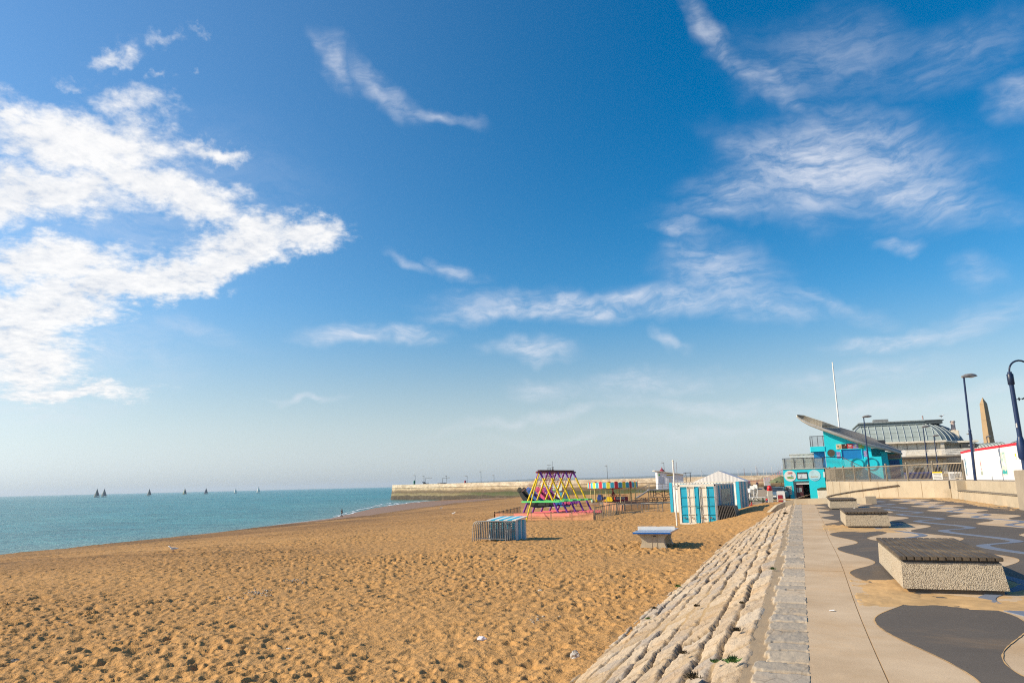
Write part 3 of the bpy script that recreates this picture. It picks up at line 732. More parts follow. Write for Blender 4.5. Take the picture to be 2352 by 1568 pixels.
def stone_seat(loc, label, seed):
    t = thing('stone_seat', label, 'stone seat', loc, 0, 'stone seats with plank tops along the promenade')
    W2, D2, rn = .605, 3.3, random.Random(seed)
    # pebbledashed block, a little wider at the foot, standing on a narrower plinth
    bm = bmesh.new(); nx, nz = 26, 9
    mb = MB()
    z0, z1 = .06, .405
    cor0 = [(-W2 - .005, 0), (W2 + .035, 0), (W2 + .035, D2), (-W2 - .005, D2)]; cor1 = [(-W2 + .01, .03), (W2 - .01, .03), (W2 - .01, D2 - .03), (-W2 + .01, D2 - .03)]
    for a in range(4):
        b2 = (a + 1) % 4; n = 26 if a % 2 == 0 else 56; vs = []
        for j in range(nz + 1):
            for i in range(n + 1):
                u = i / n; v = j / nz
                lo = Vector((*cor0[a], z0)).lerp(Vector((*cor0[b2], z0)), u); hi = Vector((*cor1[a], z1)).lerp(Vector((*cor1[b2], z1)), u)
                p = lo.lerp(hi, v)
                e = min(u, 1 - u, v, 1 - v)
                nrm_ = (Vector((0, -1, 0)), Vector((1, 0, 0)), Vector((0, 1, 0)), Vector((-1, 0, 0)))[a]
                if e > 0: p += nrm_ * rn.uniform(-.004, .006)
                vs.append(p)
        mb.add(vs, [(j * (n + 1) + i, j * (n + 1) + i + 1, (j + 1) * (n + 1) + i + 1, (j + 1) * (n + 1) + i) for j in range(nz) for i in range(n)], True)
    mb.add([(x, y, z0) for x, y in cor0] + [(x, y, z1) for x, y in cor1], [(3, 2, 1, 0), (4, 5, 6, 7)])
    mb.build('block', pebble_m, t, fix=False); bm.free()
    MB().bb(-W2 + .06, W2 - .02, .05, D2 - .05, -.02, .062).build('plinth', mat('dark_concrete', (.12, .10, .08), .9), t)
    MB().bb(-W2 + .03, W2 - .03, .05, D2 - .05, .40, .437).build('bearer', dark_steel, t)
    n = 13; pw = (2 * W2 + .03) / n
    pk = MB()
    for i in range(n):
        x = -W2 - .015 + pw * (i + .5)
        pk.cbox((x, D2 / 2 + rn.uniform(-.008, .008), .463 + rn.uniform(-.003, .003)), (pw - .011, D2 + .03, .052), .007)
    pk.build('plank_top', plank_m, t)
    MB().bb(-W2 + .0, W2 - .0, .02, D2 - .02, .4375, .452).build('under_board', lichen, t)
    return t
seat0 = stone_seat((1.79, 11.55, 0), 'nearest pebbledash stone seat with dark plank top', 1)
copy_tree(seat0, (1.80, 25.15, 0), 0, 'middle pebbledash stone seat, scrap of white litter on its planks')
copy_tree(seat0, (1.83, 38.9, 0), 0, 'farthest pebbledash stone seat in front of the low concrete wall')
lit = MB()
for i in range(6): lit.add([(random.uniform(-.09, .09), random.uniform(-.07, .07), random.uniform(0, .07)) for _ in range(3)], [(0, 1, 2)])
o = lit.build('paper_scrap', white); o.location = (1.62, 27.1, .492); tag(o, 'crumpled white paper lying on the middle stone seat', 'litter')

# ------------------------------------------------------------------ table tennis table
def table_tennis():
    p = survey(1453, 1222, z=-.47); q = survey(1537, 1222, z=-.47)
    rz = math.atan2(q.y - p.y, q.x - p.x)
    t = thing('table_tennis_table', 'outdoor concrete table tennis table with blue top and white net', 'tennis table', (p.x, p.y, -1.14), rz)
    zt = .67; w = 1.525; l = 2.74
    MB().cbox((w / 2, l / 2, zt - .03), (w, l, .07), .008).build('table_top', mat('blue_table_top', (.05, .15, .34), .22, var=.06, spec=.6), t)
    MB().bb(-.004, w + .004, -.004, .03, zt - .062, zt - .004).build('edge_band', mat('bright_blue_edge', (.008, .11, .42), .4, var=.06), t)
    ln = MB(); e = zt + .0052
    for a in ((0, .02, 0, l), (w - .02, w, 0, l), (0, w, 0, .02), (0, w, l - .02, l), (w / 2 - .003, w / 2 + .003, 0, l)): ln.bb(a[0] + .004, a[1] - .004 if a[1] - a[0] > .01 else a[1], a[2] + .004, a[3] - .004, e - .006, e + .002)
    ln.build('white_line', white, t)
    nt_ = [(-.02, zt + .0), (w + .02, zt + .0), (w + .02, zt + .15), (w * .62, zt + .152), (w * .58, zt + .138), (w * .52, zt + .14), (w * .50, zt + .152), (-.02, zt + .152)]
    MB().plate(nt_, l / 2 - .03, l / 2 + .03).build('net', white, t)
    def leg(y0):
        prof = [(.16, -.15), (.20, .0), (.27, .14), (.31, .26), (.30, .38), (.24, .50), (.14, .575), (.10, .60)]
        pts = [(x + .0, z) for x, z in prof] + [(w - x, z) for x, z in reversed(prof)]
        m = MB().plate([(w / 2 + (x - w / 2) * 1.0, z) for x, z in pts], y0, y0 + .34)
        m.bb(w / 2 - .055, w / 2 - .035, y0 - .012, y0 + .01, 0, .55); m.bb(w / 2 + .16, w / 2 + .18, y0 - .012, y0 + .01, 0, .55)
        return m
    conc_leg = mat('table_leg_concrete', (.47, .40, .29), .85, var=.12, scale=3, bmp=.2)
    a = leg(.25).build('leg', conc_leg, t); leg(l - .62).build('leg', conc_leg, t)
    MB().bb(w / 2 + .02, w / 2 + .13, .236, .25, .48, .53).build('plate', dark_steel, a)
table_tennis()

# ------------------------------------------------------------------ striped box with crowd barriers leaning on it
def striped_box():
    A = survey(1110, 1243, z=-1.2)
    t = thing('beach_store', 'low blue and white striped wooden store box on the sand', 'store box', (-15.05, 34.35, -1.25), R(-2))
    W, D, Hh = 1.55, 1.40, 1.07
    MB().bb(.02, W - .02, .02, D - .02, 0, Hh - .05).build('body', mat('greyish_white_board', (.62, .60, .58), .7, var=.08, dirt=(.35, .28, .2)), t)
    # near face stripes, right face stripes, lid stripes are boards of their own colour
    st = MB(); n = 10
    for i in range(0, n, 2):
        st.bb(.02 + (W - .04) * i / n + .1, .02 + (W - .04) * (i + 1) / n + .1, -.004, .03, .0, Hh - .05) if i < 9 else None
    k = 5
    for i in (1, 3): st.bb(W - .03, W + .006, .1 + (D - .15) * i / k, .1 + (D - .15) * (i + 1) / k, 0, Hh - .03)
    st.build('blue_stripe', teal, t)
    lid = MB().prism([(-.04, -.08, Hh - .05), (W + .04, -.08, Hh - .05), (W + .04, D + .05, Hh + .06), (-.04, D + .05, Hh + .06)], None, (0, 0, .05)).build('lid', white, t)
    ls = MB()
    for x0 in (.18, .66, 1.12):
        ls.prism([(x0, -.085, Hh - .046), (x0 + .24, -.085, Hh - .046), (x0 + .24, D + .055, Hh + .064), (x0, D + .055, Hh + .064)], None, (0, 0, .05))
    ls.build('blue_stripe', mat('sky_blue_paint', (.03, .42, .62), .5, var=.1), lid)
striped_box()
def barrier(loc, lean, label, seed):
    t = thing('crowd_barrier', label, 'crowd barrier', loc, R(-2), 'steel crowd barriers leaning on the striped box')
    w, h = 1.85, 1.02; r = .021
    def P(x, z): return (x, z * math.sin(lean), z * math.cos(lean))
    fr = [P(0, 0), P(0, h - .2), P(.035, h - .09), P(.10, h - .025), P(.2, h), P(w - .2, h), P(w - .1, h - .025), P(w - .035, h - .09), P(w, h - .2), P(w, 0)]
    MB().tube(fr, r, 8).build('frame', steel, t)
    MB().cyl(P(0, .17), P(w, .17), .016, n=8).build('bottom_rail', steel, t)
    for i in range(1, 19):
        x = w * i / 19
        MB().cyl(P(x, .17), P(x, h - .01), .0075, n=6).build('bar', steel, t)
    MB().cyl(P(w, .55), P(w + .07, .55), .012, n=6).cyl(P(w + .07, .5), P(w + .07, .6), .012, n=6).build('hook', steel, t)
    return t
for i in range(5):
    barrier((-15.66 + .07 * i, 33.72 + .085 * i, -1.24), R(9), ['front crowd barrier of the row leaning on the striped box', 'second crowd barrier from the front, leaning on the striped box', 'middle crowd barrier of the five leaning on the striped box', 'fourth crowd barrier, second closest to the striped box', 'rear crowd barrier, the one touching the striped box'][i], i)

# ------------------------------------------------------------------ swing boats
def swing_ride():
    o = survey(1242, 1177, D=59.5); O = Vector((o.x, o.y, -1.22))
    t = thing('swing_boat_ride', 'colourful swing boat ride with yellow and purple A frames', 'fairground ride', O, R(-9))
    ys = [0, 1.6, 3.2, 4.8, 6.4]; bw = 1.70; ha = 3.72; base = .30
    MB().cyl((0, -.55, ha), (0, 6.95, ha), .085, n=10).build('top_beam', darkred, t)
    MB().prism([(-.12, -.1, ha + .09), (.12, -.1, ha + .09), (.12, 6.5, ha + .09), (-.12, 6.5, ha + .09)], None, (0, 0, .10)).build('rolled_cover', mat('maroon_cloth', (.10, .018, .025), .9, var=.3, scale=5), t)
    for y in ys:
        for s in (-1, 1):
            a = Vector((s * .06, y, ha)); b = Vector((s * bw, y, base))
            lg = MB().cyl(a.lerp(b, .14), a.lerp(b, .73), .082, n=8).build('frame_leg', yellow, t)
            MB().cyl(a, a.lerp(b, .145), .088, n=8).build('upper_sleeve', purple, lg)
            MB().cyl(a.lerp(b, .725), b, .088, n=8).build('lower_sleeve', purple, lg)
        MB().bb(-bw * .72 - .55, bw * .72 + .62, y - .10, y - .02, 1.22, 1.36).build('cross_rail', green, t)
        MB().bb(-bw - .85, bw + 1.0, y - .13, y + .09, .12, .34).build('base_rail', pink, t)
    MB().bb(-bw - .6, bw + .7, -.3, 6.7, .02, .10).build('base_deck', mat('faded_pink_board', (.45, .20, .13), .7, var=.15), t)
    fw = survey(1207, 1197, z=-1.2) - O; fa = R(9); fl_ = (fw.x * math.cos(fa) - fw.y * math.sin(fa), fw.x * math.sin(fa) + fw.y * math.cos(fa))
    for y0, y1, x1 in ((-.1, fl_[1], fl_[0]), (6.5, 9.4, .5)):
        MB().cyl((0, y0, ha - .1), (x1, y1, -.1), .055, n=8).build('stay_leg', yellow, t)
    cols = [(mat('black_boat', (.02, .022, .018), .5), 'black'), (mat('blue_boat', (.02, .12, .42), .5), 'blue'), (mat('pink_boat', (.62, .08, .22), .5), 'pink'), (mat('violet_boat', (.20, .03, .30), .5), 'purple')]
    inner = mat('boat_inside', (.03, .028, .03), .8)
    for i, (m, nm) in enumerate(cols):
        y = ys[i] + .80; ang = R(24)
        c = Vector((0, y, ha)); rot = Matrix.Rotation(ang, 3, 'Y')
        def P(x, z, dy): v = rot @ Vector((x, 0, z)); return (v.x, y + dy, ha + v.z)
        # crescent hull: two side boards with scrolled ends and a curved floor
        n = 15; lo = []; up = []
        for k in range(n):
            u = -1 + 2 * k / (n - 1)
            lo.append((1.45 * u, -3.05 + .62 * abs(u) ** 2.2)); up.append((1.30 * u, -2.62 + .42 * abs(u) ** 2.2 + (.0 if abs(u) < .9 else .0)))
        bt = None
        for dy in (-.42, .38):
            poly = lo + list(reversed(up)); mb = MB()
            mb.prism([P(x, z, dy) for x, z in poly], None, (0, .045, 0))
            for sgn in (-1, 1):        # scroll
                cx, cz = sgn * 1.44, -2.23
                mb.prism([P(cx + .22 * math.cos(2 * PI * q / 14), cz + .24 * math.sin(2 * PI * q / 14), dy) for q in range(14)], None, (0, .046, 0))
            side = mb.build('boat' if bt is None else 'side_board', m, t if bt is None else bt)
            if bt is None: bt = side
        fl = MB(); vs = []
        for x, z in lo: vs += [P(x, z + .03, -.39), P(x, z + .03, .40)]
        fl.add(vs, [(2 * k, 2 * k + 1, 2 * k + 3, 2 * k + 2) for k in range(n - 1)]); vs2 = [tuple(Vector(v) + Vector((0, 0, .03))) for v in vs]
        fl.add(vs2, [(2 * k, 2 * k + 2, 2 * k + 3, 2 * k + 1) for k in range(n - 1)])
        fl.build('boat_floor', inner, bt)
        rp = MB()
        for x in (-1.25, -.3, .3, 1.25):
            for dy in (-.40, .40): rp.cyl(P(x, -2.35, dy), (0, y + dy * .5, ha), .014, n=5, cap=False)
        rp.build('hanging_rod', mat('red_rod', (.35, .04, .03), .5), bt)
        bt['label'] = nm + ' swing boat tied up on its seaward side'
swing_ride()

# orange netting fence round the rides
net_m, nnt, nb = new_mat('orange_netting')
ntc = N(nnt, 'ShaderNodeTexCoord').outputs['Object']; nn1 = noise_node(nnt, ntc, 2.0, 6, .65)
L(nnt, ramp(nnt, nn1.outputs['Fac'], [(.3, (.44, .20, .10)), (.7, (.58, .29, .165))]).outputs['Color'], nb.inputs['Base Color']); S(nb, Roughness=.9)
tr = N(nnt, 'ShaderNodeBsdfTransparent'); mx = N(nnt, 'ShaderNodeMixShader'); mx.inputs[0].default_value = .55
L(nnt, tr.outputs[0], mx.inputs[1]); L(nnt, nb.outputs[0], mx.inputs[2]); L(nnt, mx.outputs[0], nnt.nodes['Material Output'].inputs['Surface'])
def net_fence(A, B, label, h=.60, group='low orange netting fences round the rides', zA=None, zB=None):
    A = Vector(A); B = Vector(B); zA = sz(A.x, A.y) if zA is None else zA; zB = sz(B.x, B.y) if zB is None else zB
    t = thing('netting_fence', label, 'fence', (A.x, A.y, zA), 0, group)
    d = Vector((B.x - A.x, B.y - A.y, zB - zA)); ln = d.length; n = max(4, int(ln / .25)); vs = []
    nrm_ = Vector((-d.y, d.x, 0)).normalized(); fr = MB()
    for i in range(n + 1):
        u = i / n; p = d * u
        for j in range(4):
            v = j / 3
            vs.append(p + nrm_ * .05 * (math.sin(u * ln * 5 + j * 1.3) + random.uniform(-.5, .5)) * (1 if 0 < j < 3 else .2) + Vector((0, 0, -.05 + (h + .02 * math.sin(u * ln * 2)) * v)))
    fr.add(vs, [(i * 4 + j, (i + 1) * 4 + j, (i + 1) * 4 + j + 1, i * 4 + j + 1) for i in range(n) for j in range(3)], True)
    fr.build('netting', net_m, t)
    MB().cyl((0, 0, h - .03), d + Vector((0, 0, h - .03)), .022, n=6).build('top_rail', wood_dark, t)
    k = max(2, int(ln / 1.9))
    for i in range(k + 1):
        p = d * (i / k); MB().bb(p.x - .04, p.x + .04, p.y + .02, p.y + .10, p.z - .15, p.z + h + .06).build('post', wood_grey, t)
    return t
fL = survey(1136, 1190, z=-1.2); fR = survey(1364, 1195.5, z=-1.2); fB = survey(1120, 1176, z=-1.25)
net_fence(fR, fL, 'long orange netting fence in front of the swing boats')
net_fence(fL, survey(1194, 1173.5, z=-1.22), 'orange netting fence on the seaward side of the swing boats')
fC = survey(1495, 1176, z=-1.1); fD = survey(1612 - 10, 1163, z=-1.1)
net_fence(survey(1436, 1174, z=-1.2), survey(1491, 1166, z=-1.2), 'orange netting fence beside the trampoline frames', .95)
net_fence(survey(1386, 1168, z=-1.2), survey(1434, 1174, z=-1.2), 'short orange netting fence in front of the carousel', .75)
net_fence(survey(1324, 1163, z=-1.25), survey(1376, 1162, z=-1.25), 'orange netting fence between swing boats and carousel', .55)
def slat_fence(A, B, label):
    A = Vector(A); B = Vector(B); zA = sz(A.x, A.y); t = thing('slat_fence', label, 'fence', (A.x, A.y, zA))
    d = Vector((B.x - A.x, B.y - A.y, sz(B.x, B.y) - zA)); h = .95
    MB().cyl((0, 0, h - .05), d + Vector((0, 0, h - .05)), .03, n=6).build('top_rail', wood_grey, t)
    n = 17
    for i in range(n + 1):
        p = d * (i / n); w = .045 if i % 4 == 0 else .022
        MB().bb(p.x - w, p.x + w, p.y - w, p.y + w, p.z - .2, p.z + h * (1.08 if i % 4 == 0 else 1)).build('post' if i % 4 == 0 else 'slat', wood_grey, t)
slat_fence(survey(1367, 1194, z=-1.18), survey(1434, 1177, z=-1.18), 'grey wooden slat fence running back from the netting corner')

# ------------------------------------------------------------------ carousel
def carousel():
    c = survey(1409, 1154, z=-1.2); z = sz(c.x, c.y)
    t = thing('carousel', 'small carousel with striped red, yellow and blue canopy edge', 'carousel', (c.x, c.y, z))
    r = 3.35; n = 40; h0, h1 = 2.15, 2.78
    ccols = [mat('canopy_red', (.55, .02, .035), .5, var=.08), mat('canopy_blue', (.03, .38, .52), .5, var=.08), mat('canopy_yellow', (.70, .60, .03), .5, var=.08), mat('canopy_blue', (.03, .38, .52), .5)]
    for i in range(n):
        a0 = 2 * PI * i / n; a1 = 2 * PI * (i + .86) / n; a2 = 2 * PI * (i + 1) / n; k = i % 4
        top = h1 + (.12 if k == 0 else .04 if k == 2 else 0); bot = h0 - (.06 if k in (0, 2) else 0)
        def q(a, zz, rr=r): return (rr * math.cos(a), rr * math.sin(a), zz)
        am = (a0 + a1) / 2
        MB().prism([q(a0, bot), q(am, bot - .03), q(a1, bot), q(a1, top), q(am, top + .06), q(a0, top)], None, (-.03 * math.cos(am), -.03 * math.sin(am), 0)).build('canopy_panel', ccols[k], t)
        MB().prism([q(a1, h0 - .02), q(a2, h0 - .02), q(a2, h1), q(a1, h1)], None, (-.035 * math.cos(a2), -.035 * math.sin(a2), 0)).build('white_edging', white, t)
    MB().lathe([(3.22, h0 + .28), (3.22, h0 + .31), (.1, h1 - .02), (.1, h1 - .06)], n=24).build('canopy_roof', mat('canopy_cloth', (.60, .55, .50), .8), t)
    MB().cyl((0, 0, 0), (0, 0, 2.7), .09, n=10).build('centre_pole', red, t)
    sp = MB()
    for i in range(8):
        a = PI * i / 4 + .2; sp.cyl((0, 0, 1.95), (3.2 * math.cos(a), 3.2 * math.sin(a), h0 + .1), .05, n=6)
    sp.build('spoke', red, t)
    lg = MB()
    for i in range(6):
        a = PI * i / 3 + .3; lg.cyl((.05, 0, 1.6), (1.0 * math.cos(a), 1.0 * math.sin(a), .2), .04, n=6)
    lg.build('centre_strut', darkred, t)
    pm = mat('pale_yellow_post', (.62, .52, .22), .6, var=.15)
    for i in range(10):
        a = PI * i / 5 + .25; x, y = 2.95 * math.cos(a), 2.95 * math.sin(a)
        MB().cyl((x, y, .0), (x, y, h0 + .05), .05, n=8).build('post', pm, t)
    rods = MB()
    for i in range(12):
        a = PI * i / 6; x, y = 2.2 * math.cos(a), 2.2 * math.sin(a); rods.cyl((x, y, .5), (x, y, h0 + .2), .018, n=6)
    rods.build('hanging_rod', yellow, t)
    MB().lathe([(3.1, -.05), (3.1, .22), (2.9, .24), (.2, .24)], n=28).build('platform', mat('grey_deck', (.16, .14, .12), .8), t)
    # ride vehicles: red bus with a name board, blue truck, yellow bucket car
    bus = MB().cbox((1.45, -1.55, .66), (1.75, .75, .62), .05, R(8)).build('ride_bus', darkred, t)
    MB().cbox((1.45, -1.55, 1.2), (1.65, .7, .06), .02, R(8)).build('bus_roof', red, bus)
    bp = MB()
    for dx in (-.75, -.25, .25, .75): bp.cyl((1.45 + dx, -1.92, .95), (1.45 + dx, -1.92, 1.2), .02, n=6).cyl((1.45 + dx, -1.2, .95), (1.45 + dx, -1.2, 1.2), .02, n=6)
    bp.build('bus_post', red, bus)
    sgn = MB().cbox((1.40, -2.0, .78), (1.30, .05, .26), .02, R(8)).build('name_board', mat('grey_board', (.42, .40, .40), .5), bus)
    text('RAMSGATE TOURS', .135, ink, bus, (1.405, -2.045, .78), (PI / 2, 0, R(8)))
    tk = MB().cbox((-1.5, -1.0, .75), (.75, .6, .5), .06).build('ride_truck', mat('ride_blue', (.02, .06, .25), .5), t)
    MB().cbox((-1.5, -1.0, 1.12), (.6, .5, .28), .06).build('truck_cab', mat('ride_blue', (.02, .06, .25), .5), tk)
    MB().cbox((-.5, -.9, .78), (1.0, .6, .38), .05).build('truck_bed', navy, tk)
    MB().cbox((-1.7, -1.9, .42), (1.3, .3, .12), .03).build('truck_step', dark_steel, tk)
    bk = MB().prism([(-.7, -2.2, .42), (.35, -2.2, .36), (.45, -2.2, .55), (.30, -2.2, .98), (-.25, -2.2, .98)], None, (0, .7, 0)).build('ride_bucket', yellow, t)
    MB().cbox((-.1, -1.2, .45), (1.8, 1.0, .35), .1).build('ride_boat', mat('orange_paint', (.60, .22, .05), .6), t)
    MB().cyl((.75, -2.1, .6), (.75, -2.1, 1.05), .09, n=10).build('fire_extinguisher', red, t)
    MB().cyl((-2.35, -1.9, .24), (-2.35, -1.9, .72), .16, n=10).build('ride_stool', mat('mint_paint', (.42, .60, .50), .6), t)
    MB().cbox((-1.75, -2.05, .50), (.22, .2, .4), .05).build('ride_seat', yellow, t)
carousel()

# ------------------------------------------------------------------ deckchair hut behind the swings
def hut():
    c = survey(1292, 1163.5, z=-1.25); z = sz(c.x, c.y) - .05
    t = thing('deckchair_hut', 'blue and white striped hire hut with deckchair sign on its roof', 'hut', (c.x, c.y, z), R(-9))
    W, D, Hh = 4.0, 2.0, 1.95
    MB().bb(-W + .0, 0, 0, D, 0, Hh).build('wall', mat('hut_white', (.66, .65, .63), .7, var=.06), t)
    st = MB()
    for x0, w in ((-1.70, .28), (-.95, .22), (-.30, .30)): st.bb(x0, x0 + w, -.012, .02, 0, Hh - .01)
    for y0 in (.35, 1.1, 1.75): st.bb(-.02, .012, y0, y0 + .25, 0, Hh - .01)
    st.build('blue_stripe', teal, t)
    MB().prism([(-W - .05, -.12, Hh + .02), (.06, -.12, Hh + .02), (.06, D + .1, Hh + .16), (-W - .05, D + .1, Hh + .16)], None, (0, 0, .06)).build('roof', wood_grey, t)
    sg = MB().bb(-2.95, -.1, .18, .24, Hh + .12, Hh + 1.05).build('roof_sign', mat('sign_mint', (.58, .68, .58), .6, var=.05), t)
    tz = Hh + .92
    for s, m2, sc in (('DECKCHAIRS', redink, 1.0), ('WINDBREAKS', blueink, 1.0), ('SUNBEDS', violetink, 1.0)):
        text(s, .23, m2, sg, (-1.52, .17, tz), xs=1.6 if s != 'SUNBEDS' else 1.7); tz -= .245
    MB().bb(-2.6, -.5, .165, .182, Hh + .16, Hh + .28).build('green_panel', mat('sign_green', (.12, .42, .10), .6), sg)
    fb = MB().prism([(-3.98, -.10, .70), (-1.78, -.10, .70), (-1.78, -.10, Hh - .08), (-3.98, -.10, Hh - .08)], None, (0, .06, 0)).build('front_sign', white, t)
    tz = Hh - .24
    for s, m2 in (('DECKCHAIRS', redink), ('SUNBEDS', ink), ('WINDBREAKS', blueink)): text(s, .22, m2, fb, (-2.88, -.112, tz), xs=1.3); tz -= .26
    MB().bb(-3.5, -2.2, -.108, -.095, .82, .96).build('green_panel', mat('sign_green', (.12, .42, .10), .6), fb)
hut()

# ------------------------------------------------------------------ trampoline frames
def trampoline(c, rx, ry, label, rz=0, seed=0):
    z = sz(c.x, c.y); t = thing('trampoline_frame', label, 'trampoline', (c.x, c.y, z), rz, 'bare trampoline frames beside the blue container')
    n = 28; h = .72
    MB().tube([(rx * math.cos(2 * PI * i / n), ry * math.sin(2 * PI * i / n), h) for i in range(n)], .028, 6, True).build('ring', steel, t)
    for i in range(8):
        a = 2 * PI * (i + .3) / 8; x, y = rx * math.cos(a), ry * math.sin(a)
        MB().tube([(x, y, h), (x * 1.0, y, -.05)], .022, 6).build('leg', mat('worn_steel', (.22, .21, .20), .5, metal=.5), t)
    MB().tube([(-rx * .7, -ry * .9, .02), (-rx * .2, -ry * 1.05, .10), (rx * .35, -ry * .9, .02)], .02, 6).build('foot_bar', steel, t)
trampoline(survey(1462, 1176, z=-1.12) + Vector((.2, .6, 0)), 2.0, 1.35, 'larger bare trampoline frame beside the slat fence')
trampoline(survey(1518, 1172.5, z=-1.12), 1.75, 1.2, 'bare trampoline frame partly hidden by the front container')

# ------------------------------------------------------------------ picnic tables
def picnic_table(loc, rz, label, top_m, leg_m, l=1.8, group=None):
    t = thing('picnic_table', label, 'picnic table', loc, rz, group)
    tp = MB()
    for i in range(5): tp.bb(-l / 2, l / 2, -.36 + .146 * i, -.36 + .146 * i + .135, .72, .76)
    tp.build('table_top', top_m, t)
    for s in (-1, 1):
        b = MB()
        for k in range(2): b.bb(-l / 2, l / 2, s * .72 - .14 + .145 * k, s * .72 - .14 + .145 * k + .135, .42, .46)
        b.build('bench_seat', leg_m, t)
    for x in (-l / 2 + .28, l / 2 - .28):
        a = MB()
        for s in (-1, 1): a.prism([(x, s * .25, .72), (x, s * .35, .72), (x, s * .78, -.03), (x, s * .66, -.03)], None, (.05, 0, 0))
        a.bb(x + .052, x + .095, -.84, .84, .33, .42)
        a.build('leg_frame', leg_m, t)
    MB().prism([(-.5, -.03, .38), (-.42, -.03, .38), (-.02, -.03, .71), (-.1, -.03, .71)], None, (0, .06, 0)).prism([(.5, -.03, .38), (.42, -.03, .38), (.02, -.03, .71), (.1, -.03, .71)], None, (0, .06, 0)).build('brace', leg_m, t)
    return t
pg = 'wooden picnic tables on the sand'
for x, y, rz, lb, m1, m2 in ((1476, 1157, 10, 'dark picnic table behind the carousel posts', wood_dark, wood_dark), (1496, 1157, 4, 'dark topped picnic table, leftmost below the lifeguard cabin', wood_dark, wood_dark), (1514, 1156, -6, 'picnic table with warm orange legs below the lifeguard cabin', wood_dark, wood_warm), (1538, 1156, 6, 'picnic table touching the edge of the striped container', wood_dark, wood_dark)):
    p = survey(x, y, z=-1.28); picnic_table((p.x, p.y, sz(p.x, p.y) + .02), R(rz), lb, m1, m2, 2.0, pg)
p = survey(1738, 1161.5, z=-.93); picnic_table((p.x - .1, p.y + .6, -.92), R(-2), 'green picnic table with white top beside the container', white, mat('dark_green_wood', (.02, .06, .035), .6), 1.85)

